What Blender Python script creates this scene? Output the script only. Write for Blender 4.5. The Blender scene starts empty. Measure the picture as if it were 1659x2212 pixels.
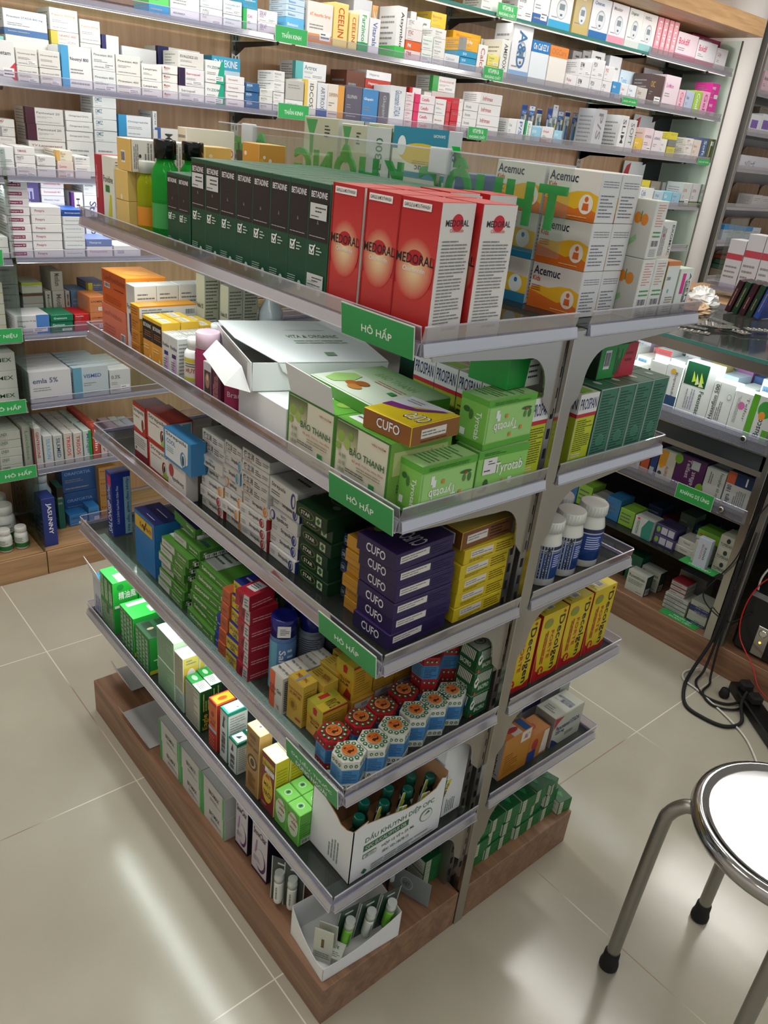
import bpy, math, random
from mathutils import Vector, Matrix
R = random.Random(7)
S = bpy.context.scene
COL = S.collection

# ---------------------------------------------------------------- camera, world, lights, exposure
YAW, PITCH, ROLL = 0.74693286, 0.45150156, 0.11018115
cam = bpy.data.cameras.new('camera'); cam_o = bpy.data.objects.new('camera', cam); COL.objects.link(cam_o)
cp, sp, cy, sy = math.cos(PITCH), math.sin(PITCH), math.cos(YAW), math.sin(YAW)
fw = Vector((sy*cp, cy*cp, -sp)); rt = Vector((cy, -sy, 0)); up = rt.cross(fw)
r2 = rt*math.cos(ROLL) + up*math.sin(ROLL); u2 = -rt*math.sin(ROLL) + up*math.cos(ROLL)
cam_o.matrix_world = Matrix(((r2.x, u2.x, -fw.x, -0.61776827), (r2.y, u2.y, -fw.y, -0.63585696), (r2.z, u2.z, -fw.z, 1.44064707), (0, 0, 0, 1)))
cam.sensor_width = 36; cam.lens = 1689.83/2212*36; cam.clip_start = .05
S.camera = cam_o
S.view_settings.view_transform = 'Standard'; S.view_settings.look = 'None'; S.view_settings.gamma = 1
S.view_settings.use_curve_mapping = False; S.view_settings.exposure = -.5
S.cycles.use_denoising = True; S.cycles.max_bounces = 7; S.cycles.transparent_max_bounces = 24
S.cycles.caustics_reflective = False; S.cycles.caustics_refractive = False; S.cycles.sample_clamp_indirect = 4
w = bpy.data.worlds.new('world'); S.world = w; w.use_nodes = True
w.node_tree.nodes['Background'].inputs[0].default_value = (.9, .95, 1, 1); w.node_tree.nodes['Background'].inputs[1].default_value = .75

def area_light(name, loc, size, power, color=(1, 1, 1), rot=(0, 0, 0)):
    l = bpy.data.lights.new(name, 'AREA'); l.shape = 'RECTANGLE'; l.size, l.size_y = size; l.energy = power; l.color = color
    o = bpy.data.objects.new(name, l); COL.objects.link(o); o.location = loc; o.rotation_euler = rot; return o
# ceiling fittings: (x, y, size x, size y, watts)
CEIL = 2.6
FIX = [(-.45, .75, .16, 1.2, 15), (.80, .95, .10, .90, 12), (2.0, .60, .12, 1.2, 14), (3.25, .50, .12, 1.2, 24), (.9, -1.3, .16, 1.2, 6), (-1.2, -.9, .16, 1.2, 9)]
for i, (x, y, a, b, p) in enumerate(FIX):
    area_light('ceiling_tube_light', (x, y, CEIL-.065), (a, b), p, (1, .985, .95))
area_light('canopy_fill_light', (1.3, 1.635, 2.012), (4.2, .03), 7, (1, .98, .94), (math.radians(20), 0, 0))  # unseen fill added under the canopy front to brighten the wall shelves
area_light('pendant_tube_light', (.435, 1.41, 2.07), (.03, .32), 5, (1, .99, .96))
# strips under the shelf fronts that are lit in the photograph
area_light('led_strip_light', (.030, .56, 1.2090), (.012, .80), 1.3, (.93, 1, .97))
area_light('led_strip_light', (-.018, .58, .5330), (.012, .82), 2.0, (.93, 1, .97))
area_light('led_strip_light', (.45, 1.775, 1.205), (.85, .012), 1.3, (.95, 1, 1))
for z in (1.872, 1.665, 1.457, 1.230):
    area_light('led_strip_light', (1.87, 1.772, z-.013), (3.5, .010), 3.2, (1, .98, .95), (math.radians(38), 0, 0))
for z in (1.017, .799, .587, .372):
    area_light('led_strip_light', (.55, 1.772, z-.013), (.9, .010), .25, (1, .98, .95), (math.radians(38), 0, 0))
area_light('led_strip_light', (1.635, .62, .955), (.012, .80), 4.5, (.93, 1, 1))

# ---------------------------------------------------------------- materials
def lin(c): return c/12.92 if c <= .04045 else ((c+.055)/1.055)**2.4
_hx = {}
def hx(s):
    if s not in _hx:
        t = s if len(s) == 6 else ''.join(c*2 for c in s)
        _hx[s] = tuple(lin(int(t[i:i+2], 16)/255) for i in (0, 2, 4)) + (1.,)
    return _hx[s]
def nt(name):
    m = bpy.data.materials.new(name); m.use_nodes = True
    return m, m.node_tree.nodes, m.node_tree.links, m.node_tree.nodes['Principled BSDF']
def pbr(name, col, rough=.5, metal=0, **kw):
    m, n, l, b = nt(name)
    b.inputs['Base Color'].default_value = hx(col); b.inputs['Roughness'].default_value = rough; b.inputs['Metallic'].default_value = metal
    for k, v in kw.items(): b.inputs[k.replace('_', ' ')].default_value = v
    return m
def printed(name, rough, ior=1.45):
    m, n, l, b = nt(name)
    a = n.new('ShaderNodeAttribute'); a.attribute_name = 'Col'
    k = n.new('ShaderNodeVectorMath'); k.operation = 'SCALE'; k.inputs['Scale'].default_value = .86   # printed white is about 75 percent reflective
    l.new(a.outputs['Color'], k.inputs[0]); l.new(k.outputs[0], b.inputs['Base Color']); b.inputs['Roughness'].default_value = rough; b.inputs['IOR'].default_value = ior
    z = n.new('ShaderNodeTexNoise'); z.inputs['Scale'].default_value = 60; z.inputs['Detail'].default_value = 2
    bp = n.new('ShaderNodeBump'); bp.inputs['Strength'].default_value = .06; bp.inputs['Distance'].default_value = .002
    t = n.new('ShaderNodeTexCoord'); l.new(t.outputs['Object'], z.inputs['Vector']); l.new(z.outputs['Fac'], bp.inputs['Height']); l.new(bp.outputs['Normal'], b.inputs['Normal'])
    return m
M = {}
M['card'] = printed('printed_card', .38)
M['shiny'] = printed('shiny_plastic', .16)
def wood(name, c1, c2, axis, rough=.45, sc=1.):
    m, n, l, b = nt(name)
    t = n.new('ShaderNodeTexCoord'); mp = n.new('ShaderNodeMapping'); z = n.new('ShaderNodeTexNoise'); r = n.new('ShaderNodeValToRGB')
    s = [22*sc]*3; s[axis] = 1.6*sc; mp.inputs['Scale'].default_value = s
    z.inputs['Scale'].default_value = 2.2; z.inputs['Detail'].default_value = 6; z.inputs['Distortion'].default_value = .8
    l.new(t.outputs['Object'], mp.inputs['Vector']); l.new(mp.outputs[0], z.inputs['Vector']); l.new(z.outputs['Fac'], r.inputs['Fac'])
    r.color_ramp.elements[0].position = .32; r.color_ramp.elements[0].color = hx(c1); r.color_ramp.elements[1].position = .68; r.color_ramp.elements[1].color = hx(c2)
    l.new(r.outputs['Color'], b.inputs['Base Color']); b.inputs['Roughness'].default_value = rough
    bp = n.new('ShaderNodeBump'); bp.inputs['Strength'].default_value = .08; bp.inputs['Distance'].default_value = .001
    l.new(z.outputs['Fac'], bp.inputs['Height']); l.new(bp.outputs['Normal'], b.inputs['Normal'])
    return m
M['wall_wood'] = wood('wall_panel_wood', 'ab8562', 'c49c79', 2, .42)
M['wall_wood_x'] = wood('canopy_wood', 'b08a5e', 'cda67a', 0, .4)
M['plinth_wood'] = wood('plinth_wood', '6e4f3a', '8f6c52', 1, .42)
M['plinth_wood_x'] = wood('plinth_wood_end', '7a5440', '96694c', 0, .42)
M['bench_wood'] = wood('bench_wood', '94714e', 'b08c66', 0, .42)
M['white_wall'] = pbr('painted_wall', 'e8e2de', .7)
M['ceiling'] = pbr('painted_ceiling', 'eceae6', .8)
M['steel'] = pbr('brushed_steel', 'b5b3ad', .22, 1)
M['steel_dull'] = pbr('satin_steel', '9c9a94', .35, .9)
M['chrome'] = pbr('chrome', 'd0d0cc', .09, 1)
M['seat_steel'] = pbr('polished_seat_steel', 'b2b3b4', .13, 1)
M['slot'] = pbr('slot_black', '0a0a0a', .7)
M['black'] = pbr('black_plastic', '0c0c0d', .35)
M['rubber'] = pbr('black_rubber', '0b0b0b', .75)
M['dark'] = pbr('dark_laminate', '1a1715', .5)
M['bracket'] = pbr('black_bracket', '2a2724', .4, .5)
M['white_plastic'] = pbr('white_plastic', 'e6e6e2', .35)
M['red_wire'] = pbr('red_wire', 'b01818', .4)
M['white_wire'] = pbr('white_wire', 'c8c8c0', .4)
M['board'] = pbr('carton_board', 'd6d9d9', .5)
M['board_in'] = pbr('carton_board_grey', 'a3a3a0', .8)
M['kraft'] = pbr('brown_board', '9a7350', .8)
M['mirror'] = pbr('dark_glass_panel', '262c2c', .12)
M['sign'] = pbr('sign_green', '2f9a52', .35)
def clear(name, tint, gloss, haze=0, rough=.06, hazecol='fff', fs=.5):
    m, n, l, b = nt(name); n.remove(b); out = n['Material Output']
    tr = n.new('ShaderNodeBsdfTransparent'); tr.inputs[0].default_value = hx(tint)
    g = n.new('ShaderNodeBsdfGlossy'); g.inputs['Roughness'].default_value = rough
    f = n.new('ShaderNodeFresnel'); f.inputs['IOR'].default_value = 1.45 + gloss
    fm = n.new('ShaderNodeMath'); fm.operation = 'MULTIPLY'; fm.inputs[1].default_value = fs; l.new(f.outputs[0], fm.inputs[0])
    mx = n.new('ShaderNodeMixShader'); l.new(fm.outputs[0], mx.inputs[0]); l.new(tr.outputs[0], mx.inputs[1]); l.new(g.outputs[0], mx.inputs[2])
    if haze:
        d = n.new('ShaderNodeBsdfDiffuse'); d.inputs[0].default_value = hx(hazecol)
        tl = n.new('ShaderNodeBsdfTranslucent'); tl.inputs[0].default_value = hx(hazecol); ad = n.new('ShaderNodeMixShader'); ad.inputs[0].default_value = .5
        l.new(d.outputs[0], ad.inputs[1]); l.new(tl.outputs[0], ad.inputs[2])
        m2 = n.new('ShaderNodeMixShader'); m2.inputs[0].default_value = haze
        l.new(mx.outputs[0], m2.inputs[1]); l.new(ad.outputs[0], m2.inputs[2]); mx = m2
    l.new(mx.outputs[0], out.inputs['Surface']); return m
M['riser'] = clear('clear_riser_plastic', 'f4f2f8', .0, .07, .08, 'dcd8ea', .6)
M['channel'] = clear('price_channel_plastic', 'ececf4', .15, .22, .12, 'e0e0ec', .7)
M['edge'] = clear('plastic_edge', 'e6e6ee', .2, .6, .1, 'ececf4')
M['shelf_glass'] = clear('tinted_shelf_glass', 'bcc4c1', .1, .06, .07, 'a4aeaa', .9)
M['clear_glass'] = clear('clear_glass', 'f0f8f4', .0, 0, .01)
M['glass_edge'] = pbr('glass_edge_green', '3f7a70', .15)
M['acrylic'] = clear('clear_acrylic', 'f2f6f4', .0, .035, .03, 'e8eeee', .22)
M['acrylic_green'] = clear('green_acrylic', '2ea052', .05, .85, .1, '2cc860')
M['frost'] = clear('frosted_plastic', 'e8eaec', .0, .75, .3, 'e4e8ea')
M['liquid_green'] = clear('green_liquid', '5ad070', .1, .45, .1, '3cc858')
M['liquid_yellow'] = clear('yellow_liquid', 'd8e040', .1, .45, .1, 'c8d428')
def emit(name, col, st):
    m, n, l, b = nt(name); b.inputs['Base Color'].default_value = hx(col); b.inputs['Emission Color'].default_value = hx(col); b.inputs['Emission Strength'].default_value = st; return m
M['tube'] = emit('lamp_diffuser', 'fff8ee', 14)
M['led'] = emit('led_diffuser', 'f0fff8', 5)
M['led_dim'] = emit('led_strip_dim', 'f8f4ea', 1.2)
M['amber'] = emit('amber_indicator', 'ffa030', 4)
def floor_mat():
    m, n, l, b = nt('polished_floor_tiles')
    t = n.new('ShaderNodeTexCoord'); s = n.new('ShaderNodeSeparateXYZ'); l.new(t.outputs['Object'], s.inputs[0])
    def mth(op, a, v=None):
        k = n.new('ShaderNodeMath'); k.operation = op
        if hasattr(a, 'links'): l.new(a, k.inputs[0])
        else: k.inputs[0].default_value = a
        if v is not None:
            if hasattr(v, 'links'): l.new(v, k.inputs[1])
            else: k.inputs[1].default_value = v
        return k.outputs[0]
    ds = []
    for ax, off in ((0, .066+.3+6), (1, -.118+.3+6)):
        k = mth('ADD', s.outputs[ax], off); k = mth('MODULO', k, .6); k = mth('SUBTRACT', k, .3); ds.append(mth('ABSOLUTE', k))
    g = mth('LESS_THAN', mth('MINIMUM', ds[0], ds[1]), .0013)
    z = n.new('ShaderNodeTexNoise'); z.inputs['Scale'].default_value = 3.5; z.inputs['Detail'].default_value = 5
    r = n.new('ShaderNodeValToRGB'); l.new(t.outputs['Object'], z.inputs['Vector']); l.new(z.outputs['Fac'], r.inputs['Fac'])
    r.color_ramp.elements[0].position = .3; r.color_ramp.elements[0].color = hx('a19b8b'); r.color_ramp.elements[1].position = .7; r.color_ramp.elements[1].color = hx('aaa595')
    z2 = n.new('ShaderNodeTexNoise'); z2.inputs['Scale'].default_value = 1.7; r2_ = n.new('ShaderNodeValToRGB'); l.new(t.outputs['Object'], z2.inputs['Vector']); l.new(z2.outputs['Fac'], r2_.inputs['Fac'])
    r2_.color_ramp.elements[0].position = .48; r2_.color_ramp.elements[0].color = hx('d8d0c0'); r2_.color_ramp.elements[1].position = .56; r2_.color_ramp.elements[1].color = hx('8c7a62')
    mx = n.new('ShaderNodeMix'); mx.data_type = 'RGBA'; l.new(g, mx.inputs[0]); l.new(r.outputs[0], mx.inputs[6]); l.new(r2_.outputs[0], mx.inputs[7])
    l.new(mx.outputs[2], b.inputs['Base Color']); b.inputs['Roughness'].default_value = .17; b.inputs['IOR'].default_value = 1.5
    z3 = n.new('ShaderNodeTexNoise'); z3.inputs['Scale'].default_value = 350; bp = n.new('ShaderNodeBump'); bp.inputs['Strength'].default_value = .05; bp.inputs['Distance'].default_value = .001
    l.new(t.outputs['Object'], z3.inputs['Vector']); l.new(z3.outputs['Fac'], bp.inputs['Height']); l.new(bp.outputs['Normal'], b.inputs['Normal'])
    return m
M['floor'] = floor_mat()

# ---------------------------------------------------------------- mesh helpers
class MB:
    def __init__(s): s.v = []; s.f = []; s.m = []; s.c = []; s.sm = []
    def face(s, pts, mat='card', col='fff', smooth=False):
        i = len(s.v); s.v += [tuple(p) for p in pts]; s.f.append(tuple(range(i, i+len(pts)))); s.m.append(mat)
        s.c.append([hx(c) for c in col] if isinstance(col, (list, tuple)) else [hx(col)]*len(pts)); s.sm.append(smooth)
    def raw(s, vs, fs, mat, col='fff', smooth=False):
        i = len(s.v); s.v += [tuple(p) for p in vs]
        for f in fs: s.f.append(tuple(a+i for a in f)); s.m.append(mat); s.c.append([hx(col)]*len(f)); s.sm.append(smooth)
    def box(s, a, b, mat, col='fff', ch=0):
        (x0, y0, z0), (x1, y1, z1) = a, b
        if ch:
            def R3(k):  # rectangle loops for a chamfered box
                e = ch
                return {0: [(x0+e, y0+e, z0), (x1-e, y0+e, z0), (x1-e, y1-e, z0), (x0+e, y1-e, z0)], 1: [(x0+e, y0, z0+e), (x1-e, y0, z0+e), (x1, y0+e, z0+e), (x1, y1-e, z0+e), (x1-e, y1, z0+e), (x0+e, y1, z0+e), (x0, y1-e, z0+e), (x0, y0+e, z0+e)]}[k]
            lo = R3(1); hi = [(p[0], p[1], z1-e_) for p in lo for e_ in (ch,)]; bo = R3(0); to = [(p[0], p[1], z1) for p in bo]
            vs = bo+lo+hi+to
            fs = [(3, 2, 1, 0), (20, 21, 22, 23)]
            for i in range(8): fs.append((4+i, 4+(i+1) % 8, 12+(i+1) % 8, 12+i))
            fs += [(0, 1, 5, 4), (1, 6, 5), (1, 2, 7, 6), (2, 8, 7), (2, 3, 9, 8), (3, 10, 9), (3, 0, 11, 10), (0, 4, 11)]
            fs += [(12, 13, 21, 20), (13, 14, 21), (14, 15, 22, 21), (15, 16, 22), (16, 17, 23, 22), (17, 18, 23), (18, 19, 20, 23), (19, 12, 20)]
            s.raw(vs, fs, mat, col); return
        vs = [(x, y, z) for z in (z0, z1) for y in (y0, y1) for x in (x0, x1)]
        s.raw(vs, [(0, 2, 3, 1), (4, 5, 7, 6), (0, 1, 5, 4), (2, 6, 7, 3), (0, 4, 6, 2), (1, 3, 7, 5)], mat, col)
    def lathe(s, prof, mat, cols='fff', n=28, c=(0, 0), caps=True):
        rings = []
        for r, z in prof: rings.append([(c[0]+r*math.cos(2*math.pi*k/n), c[1]+r*math.sin(2*math.pi*k/n), z) for k in range(n)])
        base = len(s.v)
        for ring in rings: s.v += ring
        for i in range(len(prof)-1):
            col = cols if isinstance(cols, str) else cols[i]
            for k in range(n):
                a, b_ = base+i*n+k, base+i*n+(k+1) % n
                s.f.append((a, b_, b_+n, a+n)); s.m.append(mat); s.c.append([hx(col)]*4); s.sm.append(True)
        if caps:
            for i, rev in ((0, True), (len(prof)-1, False)):
                if prof[i][0] > 1e-5:
                    f = [base+i*n+k for k in range(n)]; s.f.append(tuple(f[::-1] if rev else f)); s.m.append(mat)
                    s.c.append([hx(cols if isinstance(cols, str) else cols[min(i, len(cols)-1)])]*n); s.sm.append(False)
    def tube(s, pts, r, mat, col='fff', n=10):
        P = [Vector(p) for p in pts]; base = len(s.v); prev = None
        for i, p in enumerate(P):
            t = (P[min(i+1, len(P)-1)]-P[max(i-1, 0)]).normalized()
            if prev is None: a = t.orthogonal().normalized()
            else: a = (prev - t*prev.dot(t)).normalized()
            prev = a; b_ = t.cross(a)
            rr = r[i] if isinstance(r, (list, tuple)) else r
            for k in range(n):
                q = p + (a*math.cos(2*math.pi*k/n)+b_*math.sin(2*math.pi*k/n))*rr; s.v.append(tuple(q))
        for i in range(len(P)-1):
            for k in range(n):
                a_, c_ = base+i*n+k, base+i*n+(k+1) % n
                s.f.append((a_, c_, c_+n, a_+n)); s.m.append(mat); s.c.append([hx(col)]*4); s.sm.append(True)
        for i in (0, len(P)-1):
            f = [base+i*n+k for k in range(n)]; s.f.append(tuple(f[::-1] if i == 0 else f)); s.m.append(mat); s.c.append([hx(col)]*n); s.sm.append(False)
    def sheet(s, pts, th, mat, mat2=None, col='fff', col2=None):   # a flat polygon of board with thickness th along its normal
        P = [Vector(p) for p in pts]; nrm = (P[1]-P[0]).cross(P[2]-P[0]).normalized()*th
        Q_ = [p+nrm for p in P]; n = len(P)
        s.face([tuple(p) for p in P[::-1]], mat2 or mat, col2 or col); s.face([tuple(p) for p in Q_], mat, col)
        for i in range(n): s.face([P[i], P[(i+1) % n], Q_[(i+1) % n], Q_[i]], mat, col)
    def mesh(s, name):
        me = bpy.data.meshes.new(name); me.from_pydata(s.v, [], s.f)
        names = list(dict.fromkeys(s.m)); idx = {k: i for i, k in enumerate(names)}
        for k in names: me.materials.append(M[k])
        me.polygons.foreach_set('material_index', [idx[k] for k in s.m]); me.polygons.foreach_set('use_smooth', s.sm)
        if 'card' in idx or 'shiny' in idx:
            a = me.color_attributes.new('Col', 'FLOAT_COLOR', 'CORNER'); a.data.foreach_set('color', [x for c in s.c for q in c for x in q])
        me.update(); return me
    def build(s, name, parent=None, loc=None, rz=0):
        o = bpy.data.objects.new(name, s.mesh(name)); COL.objects.link(o)
        if parent: o.parent = parent
        if loc: o.location = loc
        if rz: o.rotation_euler.z = rz
        return o
def tag(o, label=None, cat=None, group=None, kind=None):
    for k, v in (('label', label), ('category', cat), ('group', group), ('kind', kind)):
        if v: o[k] = v
    return o
def empty(name, loc, label, cat, group=None, rz=0):
    o = bpy.data.objects.new(name, None); COL.objects.link(o); o.location = loc; o.rotation_euler.z = rz; o.empty_display_size = .02
    return tag(o, label, cat, group)
def one(mb, name, label, cat, group=None, **k): return tag(mb.build(name, **k), label, cat, group)
def struct(mb, name): return tag(mb.build(name), kind='structure')

_tx = {}
def text_mesh(s):
    if s not in _tx:
        c = bpy.data.curves.new('t', 'FONT'); c.body = s; c.resolution_u = 2; c.offset = .012
        o = bpy.data.objects.new('t', c); COL.objects.link(o); bpy.context.view_layer.update()
        m = bpy.data.meshes.new_from_object(o.evaluated_get(bpy.context.evaluated_depsgraph_get()))
        vs = [(v.co.x, v.co.y) for v in m.vertices]; fs = [tuple(p.vertices) for p in m.polygons]
        if vs:
            x0, x1 = min(v[0] for v in vs), max(v[0] for v in vs); y0, y1 = min(v[1] for v in vs), max(v[1] for v in vs)
            vs = [((v[0]-x0)/max(x1-x0, 1e-6), (v[1]-y0)/max(y1-y0, 1e-6)) for v in vs]
        bpy.data.objects.remove(o); bpy.data.meshes.remove(m); bpy.data.curves.remove(c)
        _tx[s] = (vs, fs)
    return _tx[s]
class Face:   # a printable rectangle: origin, unit directions, lengths
    def __init__(s, mb, o, u, v, lu, lv, mat='card'):
        s.mb, s.o, s.u, s.v, s.lu, s.lv, s.k, s.mat = mb, Vector(o), Vector(u), Vector(v), lu, lv, 1, mat; s.n = s.u.cross(s.v)
    def P(s, a, b): return s.o + s.u*(a*s.lu) + s.v*(b*s.lv) + s.n*(.00012*s.k)
    def op(s, q):
        k, a = q[0], q[1:]; s.k += 1
        if k == 'r': s.mb.face([s.P(a[0], a[1]), s.P(a[2], a[1]), s.P(a[2], a[3]), s.P(a[0], a[3])], s.mat, a[4])
        elif k == 'g': s.mb.face([s.P(a[0], a[1]), s.P(a[2], a[1]), s.P(a[2], a[3]), s.P(a[0], a[3])], s.mat, [a[4], a[4], a[5], a[5]])
        elif k == 'p': s.mb.face([s.P(*x) for x in a[0]], s.mat, a[1])
        elif k == 'o':
            n = 20; s.mb.face([s.P(a[0]+a[2]*math.cos(2*math.pi*i/n), a[1]+a[3]*math.sin(2*math.pi*i/n)) for i in range(n)], s.mat, a[4])
        elif k == 'G':
            n = 20; c = s.P(a[0], a[1]); E = [s.P(a[0]+a[2]*math.cos(2*math.pi*i/n), a[1]+a[3]*math.sin(2*math.pi*i/n)) for i in range(n)]
            for i in range(n): s.mb.face([c, E[i], E[(i+1) % n]], s.mat, [a[4], a[5], a[5]])
        elif k == 't':
            vs, fs = text_mesh(a[0]); x0, y0, x1, y1 = a[1:5]; rot = a[6] if len(a) > 6 else 0
            def tr(p):
                x, y = p
                if rot == 90: x, y = 1-y, x
                elif rot == 180: x, y = 1-x, 1-y
                elif rot == 270: x, y = y, 1-x
                return s.P(x0+(x1-x0)*x, y0+(y1-y0)*y)
            s.mb.raw([tr(p) for p in vs], fs, s.mat, a[5])
        elif k == 'm':
            x0, y0, x1, y1, n, c = a; h = (y1-y0)/n
            for i in range(n):
                x = x0; y = y1-h*(i+1)
                end = x1 - (x1-x0)*R.choice((0, .05, .1, .4))
                while x < end-.02:
                    e = min(x+R.uniform(.1, .3)*(x1-x0), end); s.mb.face([s.P(x, y+h*.31), s.P(e, y+h*.31), s.P(e, y+h*.68), s.P(x, y+h*.68)], s.mat, c); x = e+.02*(x1-x0)
        elif k == 'M':   # the same, lines running up the face
            x0, y0, x1, y1, n, c = a; h = (x1-x0)/n
            for i in range(n):
                y = y0; x = x0+h*i; end = y1 - (y1-y0)*R.choice((0, .05, .1, .4))
                while y < end-.02:
                    e = min(y+R.uniform(.1, .3)*(y1-y0), end); s.mb.face([s.P(x+h*.25, y), s.P(x+h*.75, y), s.P(x+h*.75, e), s.P(x+h*.25, e)], s.mat, c); y = e+.02*(y1-y0)
        elif k == 'b':
            x0, y0, x1, y1 = a[:4]; s.mb.face([s.P(x0, y0), s.P(x1, y0), s.P(x1, y1), s.P(x0, y1)], s.mat, 'eee'); s.k += 1
            x = x0+.06*(x1-x0)
            while x < x1-.08*(x1-x0):
                e = x+R.choice((.02, .035, .05))*(x1-x0); s.mb.face([s.P(x, y0+.15*(y1-y0)), s.P(e, y0+.15*(y1-y0)), s.P(e, y0+.88*(y1-y0)), s.P(x, y0+.88*(y1-y0))], s.mat, '222'); x = e+R.choice((.02, .04))*(x1-x0)
def faces(mb, w, d, h, mat='card'):
    return dict(L=Face(mb, (-w/2, d/2, 0), (0, -1, 0), (0, 0, 1), d, h, mat), R=Face(mb, (-w/2, -d/2, 0), (1, 0, 0), (0, 0, 1), w, h, mat),
                T=Face(mb, (-w/2, d/2, h), (0, -1, 0), (1, 0, 0), d, w, mat), F=Face(mb, (w/2, -d/2, 0), (0, 1, 0), (0, 0, 1), d, h, mat),
                B=Face(mb, (w/2, d/2, 0), (-1, 0, 0), (0, 0, 1), w, h, mat))
def carton_mesh(name, w, d, h, cols, ops, mat='card', closed=True):
    mb = MB(); cL, cR, cT = cols; a, b_, c = w/2, d/2, h
    F = faces(mb, w, d, h, mat)
    e = min(.0008, w*.04, h*.05, d*.04)
    mb.box((-a, -b_, 0), (a, b_, c), mat, cT, ch=e)
    for k, cc in (('L', cL), ('R', cR), ('F', cL), ('B', cR)):
        f = F[k]; f.k = .3; ex, ey = e/f.lu, e/f.lv; f.mb.face([f.P(ex, ey), f.P(1-ex, ey), f.P(1-ex, 1-ey), f.P(ex, 1-ey)], mat, cc); f.k = 1
    if closed and w > .02 and d > .02:   # the tuck flap's slit along the front of the top
        t = F['T']; t.op(('r', .0, .02/1, 1, .02+.0005/w, '555')) if w < d else t.op(('r', .98, .0, .98+.0005/d, 1, '555'))
    for q in ops:
        for k in q[0]: F[k].op(q[1:])
    return mb.mesh(name)
ORD = ['zeroth', 'first', 'second', 'third', 'fourth', 'fifth', 'sixth', 'seventh', 'eighth', 'ninth', 'tenth', 'eleventh', 'twelfth', 'thirteenth', 'fourteenth', 'fifteenth', 'sixteenth', 'seventeenth', 'eighteenth', 'nineteenth', 'twentieth']
ORD += ['twenty-'+ORD[i] for i in range(1, 10)] + ['thirtieth'] + ['thirty-'+ORD[i] for i in range(1, 10)] + ['fortieth'] + ['forty-'+ORD[i] for i in range(1, 10)]
NAMED = [('white', 'f2f2f0'), ('pale grey', 'd2d2d2'), ('grey', '909090'), ('black', '202020'), ('red', 'cc3038'), ('pink', 'f0a0b4'), ('magenta', 'd03a90'), ('orange', 'ec8040'), ('yellow', 'f0d048'), ('cream', 'f0e8d0'),
         ('beige', 'c8bca4'), ('brown', '7a5038'), ('dark green', '186040'), ('green', '3aa050'), ('lime green', 'a0c850'), ('teal', '40b0a0'), ('light blue', '90cce8'), ('blue', '3c80c8'), ('navy', '2a3a70'), ('purple', '6a3a7a'), ('lilac', 'b8a8d8')]
def cname(h):
    t = h if len(h) == 6 else ''.join(c*2 for c in h); v = [int(t[i:i+2], 16) for i in (0, 2, 4)]
    if min(v) > 222 and max(v)-min(v) < 22: return 'white'
    if min(v) > 165 and max(v)-min(v) < 16: return 'pale grey'
    return min(NAMED, key=lambda q: sum((v[i]-int(q[1][2*i:2*i+2], 16))**2 for i in range(3)))[0]

# ---------------------------------------------------------------- room
mb = MB(); mb.box((-2.2, -2.6, -.05), (5.9, 2.06, 0), 'floor'); struct(mb, 'floor')
mb = MB(); mb.box((-2.2, -2.6, CEIL), (5.9, 2.06, CEIL+.05), 'ceiling'); struct(mb, 'ceiling')
mb = MB(); mb.box((-2.2, 2.045, 0), (5.9, 2.12, CEIL), 'white_wall'); struct(mb, 'wall_back')
mb = MB(); mb.box((-2.25, -2.6, 0), (-2.2, 2.06, CEIL), 'white_wall'); struct(mb, 'wall_left')
mb = MB(); mb.box((5.9, -2.6, 0), (5.95, 2.06, CEIL), 'white_wall'); struct(mb, 'wall_right')
# no front wall behind the camera: left out so the world light fills in
for i, (x, y, a, b, p) in enumerate(FIX):
    t = empty('ceiling_light', (x, y, CEIL), 'ceiling tube fitting ' + ['over the aisle left of the stand', 'nearest the wall shelves', 'over the glass counter', 'over the far right of the shop', 'in front of the stand', 'in the front left corner'][i], 'ceiling light')
    mb = MB(); mb.box((-a/2-.02, -b/2-.02, -.03), (a/2+.02, b/2+.02, 0), 'white_plastic', ch=.004); mb.build('housing', t)
    mb = MB(); mb.box((-a/2, -b/2, -.05), (a/2, b/2, -.0301), 'tube', ch=.004); mb.build('diffuser', t)

t = empty('pendant_light', (.435, 1.41, CEIL), 'tube fitting hung on two rods before the wall shelves', 'pendant light')
mb = MB(); mb.box((-.025, -.18, -.515), (.025, .18, -.495), 'white_plastic', ch=.004); mb.build('housing', t)
mb = MB(); mb.box((-.016, -.165, -.526), (.016, .165, -.5151), 'tube', ch=.003); mb.build('diffuser', t)
for yy in (-.14, .14):
    mb = MB(); mb.tube([(0, yy, -.4951), (0, yy, 0)], .003, 'steel_dull', n=8); mb.build('rod', t)
# back wall: timber panels with grooves between them, each panel one piece of lining
edges = [-.87, .08, .935, 1.90, 2.90, 3.66]
mb = MB()
for i in range(len(edges)-1):
    for z0, z1 in ((.10, .80), (.804, 1.236), (1.24, 1.70), (1.704, 2.02)):
        mb.box((edges[i]+.0015, 2.030, z0), (edges[i+1]-.0015, 2.045, z1), 'wall_wood', ch=.001)
struct(mb, 'trim_1')
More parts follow.
